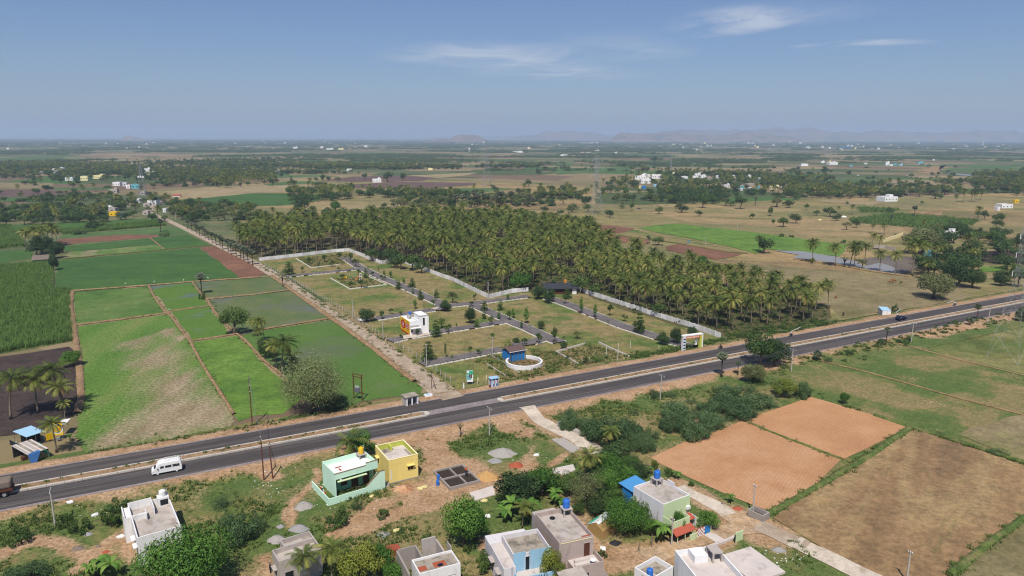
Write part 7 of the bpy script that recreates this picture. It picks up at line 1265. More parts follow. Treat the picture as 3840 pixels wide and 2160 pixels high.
PL['j'] = pole('b0', 2285, 85, 450, 'tall rust-brown pole at the patchy paddy corner', 'rust', .1, ((-2.2, .5), (-3.6, .3), (-.5, .3))); PL['k'] = pole('b1', 72, 580, 385, 'left of the twin rust-brown poles by the highway', 'rust', .1, ((-.3, .6),)); PL['l'] = pole('b1', 152, 565, 315, 'right of the twin rust-brown poles by the highway', 'rust', .1, ((-.3, .6),), -.03)
for x, y, dy, lab, st in ((878, 572, 168, 'braced concrete pole by the parked white car', True), (1152, 757, 182, 'concrete pole beside the lane before the billboard house', False), (1545, 1012, 212, 'tall pale pole at the lower plot fence', False), (2143, 897, 162, 'pale pole beside the blue hut', False), (1610, 387, 77, 'thin pole beside the long avenue', False), (2103, 387, 145, 'pole at the boundary wall corner', False)): pole('m1', x, y, dy, lab, arms=((-.25, .4),), strut=st, r=.1)
for t, x, y, dy, lab in (('w', 800, 1192, 130, 'white pole at the hamlet end of the lane'), ('w', 1080, 1242, 135, 'white pole beside the lane opposite the hamlet'), ('w', 1255, 1282, 115, 'pole beside the lane next to a dark bush'), ('t2', 1747, 1112, 78, 'thin pole on the green paddy'), ('q', 1790, 972, 82, 'thin pole at the paddy edge beyond')): pole(t, x, y, dy, lab, arms=((-.2, .4),), r=.12)
pole('m1', 1590, 1205, 175, 'dark iron tripod pole at the lane mouth', 'rust', .06, ((-1.2, .5),), 0, 'pole', strut=True); pole('b2', 1535, 1225, 90, 'short white-capped post in the dirt yard', 'wood_grey', .07, ()); pole('b2', 1650, 1190, 130, 'wooden post beside the banana plants', 'wood_grey', .07, ()); pole('b2', 658, 1120, 60, 'thin rod on the lilac house roof edge', 'rust', .03, (), z=4.5)
for x, y, dy, lab in ((957, 947, 165, 'thin white flag pole on the plot'), (852, 907, 108, 'flag pole with small red flag on the plot'), (1070, 830, 70, 'short white post on the green plot'), (1330, 840, 40, 'short white post beside the hedge'), (633, 955, 32, 'tiny white marker post by the weeds'), (700, 960, 52, 'white marker post near the highway')): pole('m2', x, y, dy, lab, 'tank_white', .05, (), 0, 'post', 'marker_post')
for x, y, dy, lab in ((880, 600, 300, 'thin flag stake left of the kiosk'), (1190, 550, 330, 'flag stake with pale pennant beside the kiosk'), (378, 745, 210, 'thick white marker stone near the lane mouth')):
    o = pole('s', x, y, dy, lab, 'tank_white', .16 if y > 700 else .03, (), 0, 'post', 'marker_post')
    if y < 700: h = o['top']; B().add([(0, 0, h), (.28, 0, h - .5), (.05, 0, h - 1.3)], [(0, 1, 2)]).build('pennant', 'sack_yellow', o)
# transformer frame
p0, p1 = P('m1', 888, 1288, .1), P('m1', 962, 1306, .1); wv = math.dist(p0, p1); o = thing('transformer_frame', 'rusty steel transformer frame standing in the wet paddy', 'transformer', (p0[0], p0[1], 0), math.atan2(p1[1] - p0[1], p1[0] - p0[0])); h = high('m1', 888, 1288, 225)
for x in (0, wv): B().box(x - .09, x + .09, -.09, .09, 0, h).build('leg', 'rust', o)
for z in (.3, .88, .98): B().box(-.3, wv + .3, -.06 + .19, .19 + .06, h * z - .08, h * z + .08).build('cross_beam', 'rust', o)
bxs('transformer_tank', 'steel_grey', o, (wv * .3, wv * .75, -.5, .1, h * .32, h * .5)); bxs('cooling_fins', 'steel_grey', o, *[(wv * (.3 + .09 * k), wv * (.34 + .09 * k), -.7, -.503, h * .34, h * .48) for k in range(5)])
for k in range(3): b = B().lathe([(.05, 0), (.1, .1), (.06, .2), (.1, .3), (.03, .4)], 7, (wv * (.38 + .14 * k), -.2)); b.V = [(v[0], v[1], v[2] + h * .5) for v in b.V]; b.build('bushing', 'tank_white', o)
# wires sagging between poles
def span(a, b, lab, n=3):
    A, C = PL[a], PL[b]; ha, hb = A['top'], C['top']; o = thing('power_line', lab, 'power line', A.location)
    for k in range(n):
        off = (k - (n - 1) / 2) * .7; p = Vector((A.location.x - off * .46, A.location.y + off * .88, A.location.z + ha)); q = Vector((C.location.x - off * .46, C.location.y + off * .88, C.location.z + hb)); pts = [p.lerp(q, i / 12) - Vector((0, 0, 1.2 * math.sin(math.pi * i / 12))) - A.location for i in range(13)]; B().tube(pts, .016, 3, False).build('wire', 'steel_grey', o)
PL['x'] = pole('b0', -160, 1130, 320, 'concrete pole just beyond the frame edge'); PL['y'] = pole('m3', 2480, 520, 140, 'concrete pole past the right frame edge')
for a, b, lab in (('x', 'a', 'wires running off to the left of the shoulder pole'), ('a', 'k', 'wires from the shoulder pole to the twin poles'), ('l', 'b', 'wires from the twin poles to the grass pole'), ('b', 'c', 'wires over the near carriageway to the scrub pole'), ('c', 'd', 'wires from the scrub pole to the tree pole'), ('d', 'e', 'wires from the tree pole along the shoulder'), ('e', 'f', 'wires between the two right shoulder poles'), ('f', 'y', 'wires leaving at the right frame edge'), ('j', 'k', 'wires crossing the highway to the twin poles')): span(a, b, lab)
for n_ in ('x', 'y'):
    for c_ in list(PL[n_].children): bpy.data.objects.remove(c_)
    bpy.data.objects.remove(PL[n_])
# ---- lattice pylons and masts
plain('galvanised', '#9a9d9f', .55, .9, .1, 1, .2)
def pylon(name, lab, t, x, y, h, bw, rz, r=.1, arms=True, tw=None, z=0.0):
    q = P(t, x, y); o = thing(name, lab, 'pylon' if arms else 'mast', (q[0], q[1], 0), rz); tw = tw or bw * .22
    def wd(z): return bw + (tw * 1.2 - bw) * min(1, z / (h * .62)) if arms else bw + (tw - bw) * z / h
    def cn(z, i): k = wd(z) / 2; return Vector(((-k, k, k, -k)[i], (-k, -k, k, k)[i], z))
    for i in range(4): B().tube([cn(0, i), cn(h * .62, i), cn(h, i)], [r, r * .8, r * .6], 4).build('leg', 'galvanised', o)
    z = 0.0; lv = []
    while z < h * .97: lv.append(z); z += max(1.3, wd(z) * .95)
    lv.append(h); br = B()
    for z0, z1 in zip(lv[:-1], lv[1:]):
        for i in range(4): j = (i + 1) % 4; br.tube([cn(z0, i), cn(z1, j)], r * .5, 3, False); br.tube([cn(z0, j), cn(z1, i)], r * .5, 3, False); br.tube([cn(z1, i), cn(z1, j)], r * .5, 3, False)
    br.build('bracing', 'galvanised', o)
    if arms:
        for zf, ln in ((.66, 5.4), (.79, 4.8), (.92, 4.0)):
            for s_ in (-1, 1):
                a = B(); zz = h * zf; k = wd(zz) / 2; tip = Vector((s_ * ln, 0, zz + .3))
                for yy in (-k, k): a.tube([(s_ * k, yy, zz), tip], r * .6, 3, False); a.tube([(s_ * k, yy, zz + 1.5), tip], r * .6, 3, False)
                for f in (.3, .6): a.tube([Vector((s_ * k, -k, zz)).lerp(tip, f), Vector((s_ * k, k, zz + 1.5)).lerp(tip, f)], r * .4, 3, False)
                a.build('cross_arm', 'galvanised', o); B().tube([tip, tip - Vector((0, 0, 1.4))], .09, 5).build('insulator_string', 'tank_white', o)
        B().tube([(0, 0, h), (0, 0, h + 2.2)], r * .7, 4).build('peak', 'galvanised', o)
    return o
pylon('pylon', 'near lattice pylon rising past the right frame edge', 'm3', 2180, 935, 38, 8.0, .55, .04); pylon('pylon', 'lattice pylon at the grove corner', 't2', 760, 835, high('t2', 760, 835, 540), 9.0, .3, .11); pylon('pylon', 'distant lattice pylon above the ploughed fields', 't1', 2092, 578, high('t1', 2092, 578, 415), 10.5, .1, .16)
o = pylon('cell_mast', 'tall lattice mast with round dishes in the hamlet', 'w', 665, 880, high('w', 665, 880, 600), 7.0, .2, .16, False, 1.2); h = high('w', 665, 880, 600)
for x, z in ((-2.0, .63), (2.2, .625), (0, .64)): b = B().lathe([(.02, -.2), (.75, 0), (.8, .12)], 12); b.xf(Matrix.Translation((x, -1.8, h * z)) @ Matrix.Rotation(1.57, 4, 'X')); b.build('dish', 'tank_white', o)
bxs('platform', 'tank_white', o, (-3, 3, -2, 2, h * .6, h * .605)); pylon('cell_mast', 'slim far mast behind the white village', 't2', 1440, 432, high('t2', 1440, 432, 155), 3.0, 0, .22, False, .9)
q = P('t1', 1931, 262); o = thing('water_tower', 'white cylindrical water tower on the far plain', 'water tower', (q[0], q[1], 0)); m = mpp(*q); B().lathe([(m * 2.2, m * 6), (m * 3.6, m * 7.5), (m * 3.6, m * 13), (m * 1, m * 14.5)], 14).build('tank_body', 'tank_white', o)
for a in range(4): B().tube([(m * 2.4 * math.cos(a * 1.57 + .78), m * 2.4 * math.sin(a * 1.57 + .78), 0), (m * 2.0 * math.cos(a * 1.57 + .78), m * 2.0 * math.sin(a * 1.57 + .78), m * 7)], m * .5, 6).build('leg', 'tank_white', o)
# ---- vehicles
def wheel(root, x, y, r, wd, rim='chrome_grey'):
    t_ = B().lathe([(r * .6, -wd / 2), (r, -wd / 2 + .03), (r, wd / 2 - .03), (r * .6, wd / 2)], 18, cap=False); o = t_.build('wheel', 'black_rubber', root, (x, y, r)); o.rotation_euler = (math.pi / 2, 0, 0); B().lathe([(r * .62, -wd / 2 + .02), (r * .62, wd / 2 - .02)], 14).build('rim', rim, o); return o
def loft(prof, ys, scale):
    """car body: side profile (x,z) swept across the width with the flanks drawn in"""
    b = B(); n = len(prof); V = []
    for y, (sx, sz, dz) in zip(ys, scale): V += [(p[0] * sx, y, dz + p[1] * sz) for p in prof]
    F = [(i * n + k, (i + 1) * n + k, (i + 1) * n + (k + 1) % n, i * n + (k + 1) % n) for i in range(len(ys) - 1) for k in range(n)] + [tuple(range(n)), tuple(range((len(ys) - 1) * n, len(ys) * n))[::-1]]; return b.add(V, F)
def bevel(o, w=.05, s_=2): m_ = o.modifiers.new('bevel', 'BEVEL'); m_.width = w; m_.segments = s_; m_.limit_method = 'ANGLE'; m_.angle_limit = .6; return o
hd = lambda x: math.atan(float(np.polyval(np.polyder(_c), x)))
q = P('b0', 1515, 505, ROAD_Z); o = thing('minibus', 'white high-roof minibus with roof rack driving on the near carriageway', 'van', (q[0], q[1], ROAD_Z + .01), hd(q[0]) + math.pi)
o.scale = (.88, .88, .88); pf = [(-2.75, .4), (-2.8, .9), (-2.75, 1.9), (-2.62, 2.35), (-2.3, 2.55), (1.2, 2.5), (1.55, 2.3), (1.75, 1.95), (2.35, 1.3), (2.75, 1.1), (2.85, .75), (2.8, .4)]
bevel(loft(pf, (-.98, -.92, .92, .98), ((.985, .97, .03), (1, 1, 0), (1, 1, 0), (.985, .97, .03))).build('body', 'white_paint', o), .06)
for sy in (-1, 1):
    for x0, x1 in ((-2.35, -1.05), (-.85, .3), (.55, 1.2)): bxs('side_window', 'dark_glass', o, (x0, x1, sy * .985 - .012, sy * .985 + .012, 1.32, 1.82))
    bxs('mirror', 'black_rubber', o, (1.6, 1.75, sy * 1.1 - .1, sy * 1.1 + .1, 1.25, 1.5)); bxs('headlight', 'chrome_grey', o, (2.76, 2.87, sy * .7 - .15, sy * .7 + .15, .8, .98)); bxs('tail_light', 'red_paint', o, (-2.83, -2.78, sy * .82 - .08, sy * .82 + .08, .9, 1.4))
    for x in (-1.75, 1.75): wheel(o, x, sy * .86, .36, .24, 'tank_white')
B().add([(1.6, -.82, 1.98), (2.32, -.86, 1.34), (2.32, .86, 1.34), (1.6, .82, 1.98)], [(0, 1, 2, 3)]).xf(Matrix.Translation((.04, 0, .03))).build('windscreen', 'dark_glass', o)
for y in (-.78, .78): B().tube([(-2.4, y, 2.55), (-2.4, y, 2.85), (.4, y, 2.85), (.4, y, 2.55)], .025, 5).build('rack_rail', 'tank_white', o)
for k in range(9): B().tube([(-2.3 + .32 * k, -.78, 2.72), (-2.3 + .32 * k, .78, 2.72)], .02, 4).build('rack_bar', 'chrome_grey', o)
bxs('rear_ladder', 'tank_white', o, (-2.87, -2.83, -.7, -.66, .7, 2.8), (-2.87, -2.83, -.4, -.36, .7, 2.8))
def car(name, lab, t, x, y, paint, rz, z):
    q = P(t, x, y, z); o = thing(name, lab, 'car', (q[0], q[1], z + .01), rz); pf = [(-2.0, .35), (-2.05, .8), (-1.95, 1.0), (-1.5, 1.05), (-1.1, 1.42), (.35, 1.45), (.95, 1.05), (1.75, .92), (2.0, .7), (2.0, .35)]
    bevel(loft(pf, (-.84, -.7, .7, .84), ((.97, .9, .04), (1, 1, 0), (1, 1, 0), (.97, .9, .04))).build('body', paint, o), .05)
    for sy in (-1, 1):
        bxs('side_window', 'dark_glass', o, (-1.05, -.35, sy * .8 - .02, sy * .8 + .02, 1.0, 1.28)); bxs('side_window', 'dark_glass', o, (-.25, .35, sy * .8 - .02, sy * .8 + .02, 1.0, 1.28)); bxs('headlight', 'chrome_grey', o, (1.93, 2.02, sy * .6 - .12, sy * .6 + .12, .65, .78))
        for xx in (-1.25, 1.25): wheel(o, xx, sy * .74, .31, .2)
    B().add([(.4, -.62, 1.44), (.93, -.68, 1.08), (.93, .68, 1.08), (.4, .62, 1.44)], [(0, 1, 2, 3)]).xf(Matrix.Translation((.03, 0, .02))).build('windscreen', 'dark_glass', o); B().add([(-1.14, -.6, 1.42), (-1.14, .6, 1.42), (-1.48, .66, 1.08), (-1.48, -.66, 1.08)], [(0, 1, 2, 3)]).xf(Matrix.Translation((-.03, 0, .02))).build('rear_window', 'dark_glass', o); return o
car('parked_car', 'white car parked under the dark tree by the plots', 'm1', 985, 588, 'white_paint', -2.6, .05); car('driving_car', 'dark blue hatchback on the far carriageway', 'm3', 1205, 580, 'navy_paint', hd(140), ROAD_Z); car('parked_car', 'small white car standing on the far right fields', 't3', 815, 480, 'white_paint', .3, .05)
# loaded lorry leaving at the left edge
q = P('b0', -118, 745, ROAD_Z); o = thing('lorry', 'lorry with tarpaulin-covered load leaving the left frame edge', 'truck', (q[0], q[1], ROAD_Z + .01), hd(q[0]) + math.pi); bxs('chassis', 'rust', o, (-3.6, 3.6, -.9, .9, .75, 1.05)); bxs('cargo_bed', 'wood_door', o, (-3.7, 2.0, -1.15, 1.15, 1.05, 1.5)); bevel(bxs('covered_load', 'wood_grey', o, (-3.75, 2.0, -1.2, 1.2, 1.5, 2.9)), .35, 3); bevel(bxs('cab', 'orange_paint', o, (2.2, 3.9, -1.1, 1.1, .8, 2.5)), .12); bxs('tail_board', 'rust', o, (-3.8, -3.7, -1.15, 1.15, .8, 1.4)); bxs('windscreen', 'dark_glass', o, (3.88, 3.92, -.95, .95, 1.5, 2.2))
for x in (-2.6, -1.6, 2.9):
    for sy in (-1, 1): wheel(o, x, sy * .95, .48, .3)
# ---- people and animals: one continuous skinned body each
def skinned(name, verts, edges, rad, mat, parent=None, loc=(0, 0, 0), rz=0.0, sub=1):
    me = bpy.data.meshes.new(name); me.from_pydata(verts, edges, []); me.materials.append(MATS[mat]); o = link(name, me, parent, loc, rz); m_ = o.modifiers.new('skin', 'SKIN'); m_.use_smooth_shade = True; sv = me.skin_vertices[0].data
    for i, r_ in enumerate(rad): sv[i].radius = r_ if isinstance(r_, tuple) else (r_, r_)
    sv[0].use_root = True; s2 = o.modifiers.new('smooth', 'SUBSURF'); s2.levels = sub; s2.render_levels = sub; return o
def person(lab, loc, rz, pose, top, group=None):
    """pelvis, spine, neck, head; arms and legs from the pose table"""
    o = thing('person', lab, 'person', loc, rz, group); V = pose['pelvis'], pose['chest'], pose['neck'], pose['head']; V = list(V) + [p for k in ('armL', 'armR', 'legL', 'legR') for p in pose[k]]
    E_ = [(0, 1), (1, 2), (2, 3), (1, 4), (4, 5), (5, 6), (1, 7), (7, 8), (8, 9), (0, 10), (10, 11), (11, 12), (12, 13), (0, 14), (14, 15), (15, 16), (16, 17)]; R_ = [.15, (.17, .13), .06, .1, .07, .05, .04, .07, .05, .04, .09, .065, .05, .05, .09, .065, .05, .05]
    skinned('body', V, E_, R_, 'skin', o); c = V[1]; pv = V[0]; skinned('shirt', [pv, tuple((a + b) / 2 for a, b in zip(pv, c)), c, tuple((a * .4 + b * .6) for a, b in zip(c, V[2])), V[4], tuple((a + b) / 2 for a, b in zip(V[4], V[5])), V[7], tuple((a + b) / 2 for a, b in zip(V[7], V[8]))], [(0, 1), (1, 2), (2, 3), (2, 4), (4, 5), (2, 6), (6, 7)], [.17, .17, (.19, .15), .09, .085, .07, .085, .07], top, o)
    skinned('trousers', [pv, V[10], V[11], V[12], V[14], V[15], V[16]], [(0, 1), (1, 2), (2, 3), (0, 4), (4, 5), (5, 6)], [.165, .105, .08, .065, .105, .08, .065], 'cloth_dark', o); h = V[3]; skinned('hair', [(h[0] - .02, h[1], h[2] + .05), (h[0] - .05, h[1], h[2] - .02)], [(0, 1)], [.1, .09], 'black_rubber', o); return o
STAND = dict(pelvis=(0, 0, .95), chest=(.06, 0, 1.32), neck=(.08, 0, 1.5), head=(.1, 0, 1.64), armL=((.07, .2, 1.4), (.2, .25, 1.12), (.38, .2, .95)), armR=((.07, -.2, 1.4), (.15, -.27, 1.12), (.3, -.22, .92)), legL=((.0, .1, .9), (.05, .12, .5), (0, .12, .1), (.14, .12, .05)), legR=((0, -.1, .9), (-.05, -.13, .5), (-.12, -.13, .1), (.02, -.13, .05)))
RIDE = dict(pelvis=(0, 0, .82), chest=(.12, 0, 1.2), neck=(.16, 0, 1.36), head=(.2, 0, 1.5), armL=((.15, .19, 1.28), (.38, .26, 1.08), (.58, .26, 1.02)), armR=((.15, -.19, 1.28), (.38, -.26, 1.08), (.58, -.26, 1.02)), legL=((.05, .12, .8), (.42, .18, .68), (.2, .18, .32), (.34, .18, .27)), legR=((.05, -.12, .8), (.42, -.18, .68), (.2, -.18, .32), (.34, -.18, .27)))
q = P('b1', 1905, 545, .6); person('worker in orange shirt standing on the foundation walls', (q[0], q[1], .5 + float(zg(*q))), 2.2, STAND, 'cloth_orange')
q = P('m1', 1240, 112); person('person in pale clothes standing on the far grass plot', (q[0], q[1], .05), .5, STAND, 'sack_yellow')
def bike(t, x, y, rz, lab, plab, top, z=ROAD_Z):
    q = P(t, x, y, z); o = thing('motorcycle', lab, 'motorcycle', (q[0], q[1], z + .01), rz)
    for xx in (-.62, .64): w_ = B().lathe([(.2, -.05), (.3, -.05), (.31, 0), (.3, .05), (.2, .05)], 16, cap=False).build('wheel', 'black_rubber', o, (xx, 0, .31)); w_.rotation_euler = (math.pi / 2, 0, 0); B().lathe([(.05, -.04), (.2, -.01), (.2, .01), (.05, .04)], 12).build('rim', 'chrome_grey', w_)
    B().tube([(.64, 0, .31), (.5, 0, .75), (.42, 0, .98)], [.05, .05, .04], 6).build('fork', 'chrome_grey', o); B().tube([(.44, -.33, 1.02), (.5, 0, .98), (.44, .33, 1.02)], .025, 5).build('handlebar', 'black_rubber', o); bevel(B().extr([(-.75, .72), (-.6, .82), (-.05, .76), (.1, .86), (.4, .84), (.42, .66), (.05, .5), (-.2, .3), (.1, .3), (.1, .25), (-.3, .25), (-.62, .31), (-.4, .6)], 'y', -.1, .1).build('frame', 'navy_paint', o), .03); bevel(bxs('seat', 'black_rubber', o, (-.72, .0, -.13, .13, .76, .84)), .04); bxs('headlamp', 'chrome_grey', o, (.5, .6, -.09, .09, .82, .98)); B().tube([(-.2, -.14, .3), (-.75, -.16, .35)], .04, 6).build('exhaust', 'chrome_grey', o)
    c, s_ = math.cos(rz), math.sin(rz); plab and person(plab, (q[0] - .25 * c, q[1] - .25 * s_, z + .01), rz, RIDE, top)
bike('m2', 1885, 842, hd(60) + math.pi, 'dark motorcycle on the far carriageway by the entrance arch', 'rider in dark shirt on the motorcycle by the arch', 'cloth_dark'); bike('m3', 205, 730, hd(80) + math.pi, 'motorcycle on the far carriageway before the grove palms', 'rider in white shirt on the motorcycle before the grove', 'cloth_white'); bike('m3', 1172, 558, hd(140), 'motorcycle right behind the dark blue car', 'rider in white shirt beside the dark blue car', 'cloth_white'); bike('m3', 1690, 450, hd(190), 'motorcycle far up the highway near the big trees', 'rider far up the highway near the big trees', 'cloth_white')
bike('b1', 130, 1400, 1.9, 'motorcycle parked beside the grey unfinished house', None, None, .1)
def cow(lab, t, x, y, rz, mat, s_=1.0, graze=False):
    q = P(t, x, y); o = thing('cow', lab, 'cow', (q[0], q[1], .04), rz, None, s_); hx = (1.15, 0, .45) if graze else (1.25, 0, 1.35); nk = (.95, 0, .85) if graze else (.95, 0, 1.3)
    V = [(0, 0, .95), (.55, 0, .98), (-.6, 0, 1.0), nk, hx, (hx[0] + .25, 0, hx[2] - .18), (-.72, 0, .85), (-.78, 0, .45)]; E_ = [(0, 1), (0, 2), (1, 3), (3, 4), (4, 5), (2, 6), (6, 7)]; R_ = [(.27, .34), (.24, .33), (.23, .3), .15, .13, .08, .05, .03]
    for sx, sy in ((.5, .17), (.5, -.17), (-.55, .17), (-.55, -.17)):
        n = len(V); fw = sx > 0; V += [(sx, sy, .62), (sx + (.02 if fw else .08), sy, .4), (sx + (0 if fw else -.04), sy, .05)]; E_ += [(1 if fw else 2, n), (n, n + 1), (n + 1, n + 2)]; R_ += [.1, .06, .045]
    skinned('body', V, E_, R_, mat, o)
    for s2 in (-1, 1): B().tube([(hx[0] - .02, s2 * .09, hx[2] + .1), (hx[0] - .05, s2 * .2, hx[2] + .3)], [.035, .01], 5).build('horn', 'wood_grey', o); B().tube([(hx[0] - .05, s2 * .1, hx[2] + .03), (hx[0] - .1, s2 * .28, hx[2] + .02)], [.04, .02], 5).build('ear', mat, o)
cow('brown cow grazing in the field by the pond trees, front of the pair', 'm3', 1112, 250, 3.0, 'cow_brown', 1, True); cow('brown cow behind the grazing pair front', 'm3', 1145, 240, 2.8, 'cow_brown'); cow('black calf right of the two brown cows', 'm3', 1200, 252, .4, 'cow_black', .7); cow('black cow in the grass before the grove corner', 'm3', 682, 540, 1.2, 'cow_black', .95, True); cow('reddish calf beside the last grove palm', 'm3', 612, 385, .3, 'cow_brown', .75)
for i, (t, x, y) in enumerate((('m0', 1137, 266), ('m0', 1396, 253), ('m0', 1665, 236), ('m0', 1886, 216), ('m0', 1540, 506), ('m0', 1980, 360))):
    q = P(t, x, y); o = thing('egret', 'white egret standing on the paddy bank', 'bird', (q[0], q[1], .25), i, None, 1.4); skinned('body', [(0, 0, .42), (.16, 0, .5), (.24, 0, .72), (.34, 0, .74), (-.22, 0, .38)], [(0, 1), (1, 2), (2, 3), (0, 4)], [.1, .06, .03, .02, .03], 'wall_white_clean', o); B().tube([(0, .04, 0), (0, .04, .4)], .012, 4).build('leg', 'black_rubber', o); B().tube([(.03, -.04, 0), (.03, -.04, .4)], .012, 4).build('leg', 'black_rubber', o); PENDING.append(o)
# ---- heaps, slabs and small things about the village
def heap(lab, t, x, y, w, dy, mat, cat='heap', name='heap', squash=.6, seed=0):
    q = P(t, x, y); g = float(zg(*q)); m = mpp(*q); R_ = (pix(t, x + w, y)[0] - pix(t, x, y)[0]) * m / 2; h = max(.25, min(high(t, x, y, dy) * .8, R_ * .5)); V, F = [], []; n, k = 26, 8
    for i in range(k + 1):
        for j in range(n):
            a = j * math.tau / n; r_ = i / k; rr = R_ * r_ * (1 + .22 * (float(vnoise(math.cos(a) * 2 + seed + 7, math.sin(a) * 2 + 3 + seed)) - .5) * 2); z = h * (1 - r_ ** 1.3) * (1 + .35 * (float(vnoise(rr * 2.5 * math.cos(a) + seed, rr * 2.5 * math.sin(a))) - .5)); V.append((rr * math.cos(a), rr * math.sin(a) * squash ** .4, z - .06 if i == k else z))
    for i in range(k):
        for j in range(n): F.append((i * n + j, i * n + (j + 1) % n, (i + 1) * n + (j + 1) % n, (i + 1) * n + j)[::-1])
    o = link(name, mesh_from(name, V, F, mat, True), None, (q[0], q[1], g)); return tag(o, lab, cat)
heap('pale gravel heap beside the footpath', 'b1', 430, 830, 190, 70, 'gravel_pale', 'gravel heap', 'gravel_heap', seed=1); heap('blue-grey gravel heap near the foundation', 'b1', 2165, 420, 130, 90, 'gravel_grey', 'gravel heap', 'gravel_heap', seed=2); heap('broad pale gravel heap behind the blue-grey one', 'b1', 2230, 350, 260, 60, 'gravel_pale', 'gravel heap', 'gravel_heap', seed=3); heap('sand heap right of the foundation', 'b1', 2090, 560, 230, 80, 'sand', 'sand heap', 'sand_heap', seed=4); heap('grey gravel heap left of the grey house', 'b1', 190, 1130, 170, 60, 'gravel_pale', 'gravel heap', 'gravel_heap', seed=5); heap('dark gravel heap above the grey house', 'b1', 385, 1030, 180, 40, 'gravel_grey', 'gravel heap', 'gravel_heap', seed=6); heap('small gravel heap on the path', 'b1', 225, 1010, 80, 30, 'gravel_grey', 'gravel heap', 'gravel_heap', seed=7); heap('small gravel heap beside the yellow-green tree', 'b1', 1160, 1090, 130, 45, 'gravel_grey', 'gravel heap', 'gravel_heap', seed=8); heap('grey gravel heap beside the concrete lane', 'z', 1240, 1130, 180, 70, 'gravel_grey', 'gravel heap', 'gravel_heap', seed=9); heap('low round soil heap beside the yellow sacks', 'b1', 1340, 670, 210, 40, 'red_soil', 'soil heap', 'soil_heap', seed=10); heap('red brick rubble heap in the thicket', 'b2', 820, 590, 110, 60, 'brick_red', 'brick heap', 'brick_heap', seed=11); heap('rubble of broken bricks by the gravel', 'b2', 425, 460, 150, 70, 'brick_red', 'brick heap', 'brick_heap', seed=12); heap('grey stone heap beside the white house', 'b0', 795, 1080, 90, 30, 'gravel_grey', 'gravel heap', 'gravel_heap', seed=13); heap('brushwood heap in the meadow left of the white house', 'b0', 705, 1210, 120, 60, 'wood_grey', 'wood heap', 'brushwood', seed=14); heap('smaller brushwood heap in the meadow', 'b0', 890, 1190, 50, 50, 'wood_grey', 'wood heap', 'brushwood', seed=15); heap('pink stone heap beside the footpath', 'b0', 960, 1240, 70, 25, 'brick_red', 'stone heap', 'stone_heap', seed=16); heap('yellow haystack in the far dry field', 't3', 470, 882, 38, 24, 'sack_yellow', 'haystack', 'haystack', seed=17); heap('yellow thatch heap among the far trees', 't3', 1862, 1268, 48, 34, 'sack_yellow', 'haystack', 'haystack', seed=18); heap('blue tarpaulin heap on the far green field', 't2', 1603, 1083, 50, 26, 'tarpaulin_blue', 'tarpaulin', 'tarpaulin_heap', seed=19); heap('white and blue sheeted heap in the far fields', 't3', 687, 855, 52, 30, 'cloth_white', 'tarpaulin', 'tarpaulin_heap', seed=20); heap('dark sheeted heap in the dry fields', 'q', 310, 660, 75, 30, 'tarpaulin_dark', 'tarpaulin', 'tarpaulin_heap', seed=21); heap('black plastic heap in the dirt yard', 'b2', 1320, 1160, 110, 50, 'tarpaulin_dark', 'plastic heap', 'plastic_heap', seed=22); heap('dark wood stack on the lane verge', 'z', 520, 530, 70, 30, 'wood_grey', 'wood heap', 'brushwood', seed=23); heap('red tile heap on the lane verge', 'z', 710, 590, 140, 40, 'brick_red', 'tile heap', 'tile_heap', seed=24)
for k, (t, x, y, dy, w) in enumerate((('b1', 1250, 1290, 110, 130),)):
    q = P(t, x, y); o = thing('brick_stack', 'stack of red bricks beside the yellow-green tree', 'brick stack', (q[0] - 1.0, q[1], float(zg(*q))), .3); bm = B().box(.01, .22, .01, .1, .005, .075); bm = mesh_from('brick', bm.V, bm.F, 'brick_red')
    for a in range(8):
        for b_ in range(6):
            for c in range(5): 
                if a < 7 or c < 3: link('brick', bm, o, (a * .26, b_ * .24, c * .22), random.uniform(-.1, .1)).scale = (1.1, 2.2, 2.7)
q = P('b1', 1860, 520); 
for t, x, y, lab, mt, r_, h_ in (('b1', 1652, 585, 'upright blue barrel beside the foundation', 'tank_blue', .3, .9), ('b1', 1646, 635, 'second blue barrel in front of the foundation', 'tank_blue', .3, .85), ('b0', 145, 262, 'white and blue barrel before the black tarpaulin', 'sheet_paleblue', .25, .6), ('k', 495, 470, 'placeholder', None, 0, 0)):
    if mt is None: continue
    q = P(t, x, y); o = B().lathe([(r_ * .9, 0), (r_, .05), (r_, h_ * .3), (r_ * .96, h_ * .33), (r_, h_ * .36), (r_, h_ * .64), (r_ * .96, h_ * .67), (r_, h_ * .7), (r_, h_ - .04), (r_ * .9, h_), (r_ * .85, h_ - .05)], 16).build('barrel', mt, None, (q[0], q[1], float(zg(*q)))); tag(o, lab, 'barrel')
def slab(lab, s_, h, mat, cat, name, z=0.0):
    ln = PP(s_, z); g = max(float(zg(*p)) for p in ln); x0, y0 = ln[0]; o = B().prism([(p[0] - x0, p[1] - y0) for p in ln], -.3, h).build(name, mat, None, (x0, y0, g)); return tag(o, lab, cat)
slab('pale concrete slab beside the dark round tree', 'b2 0,710 215,645 235,725 45,780', .12, 'roof_pale', 'concrete slab', 'concrete_slab'); slab('broken pale concrete slab behind the palm', 'b2 750,490 940,450 960,500 880,540 760,540', .12, 'roof_pale', 'concrete slab', 'concrete_slab')
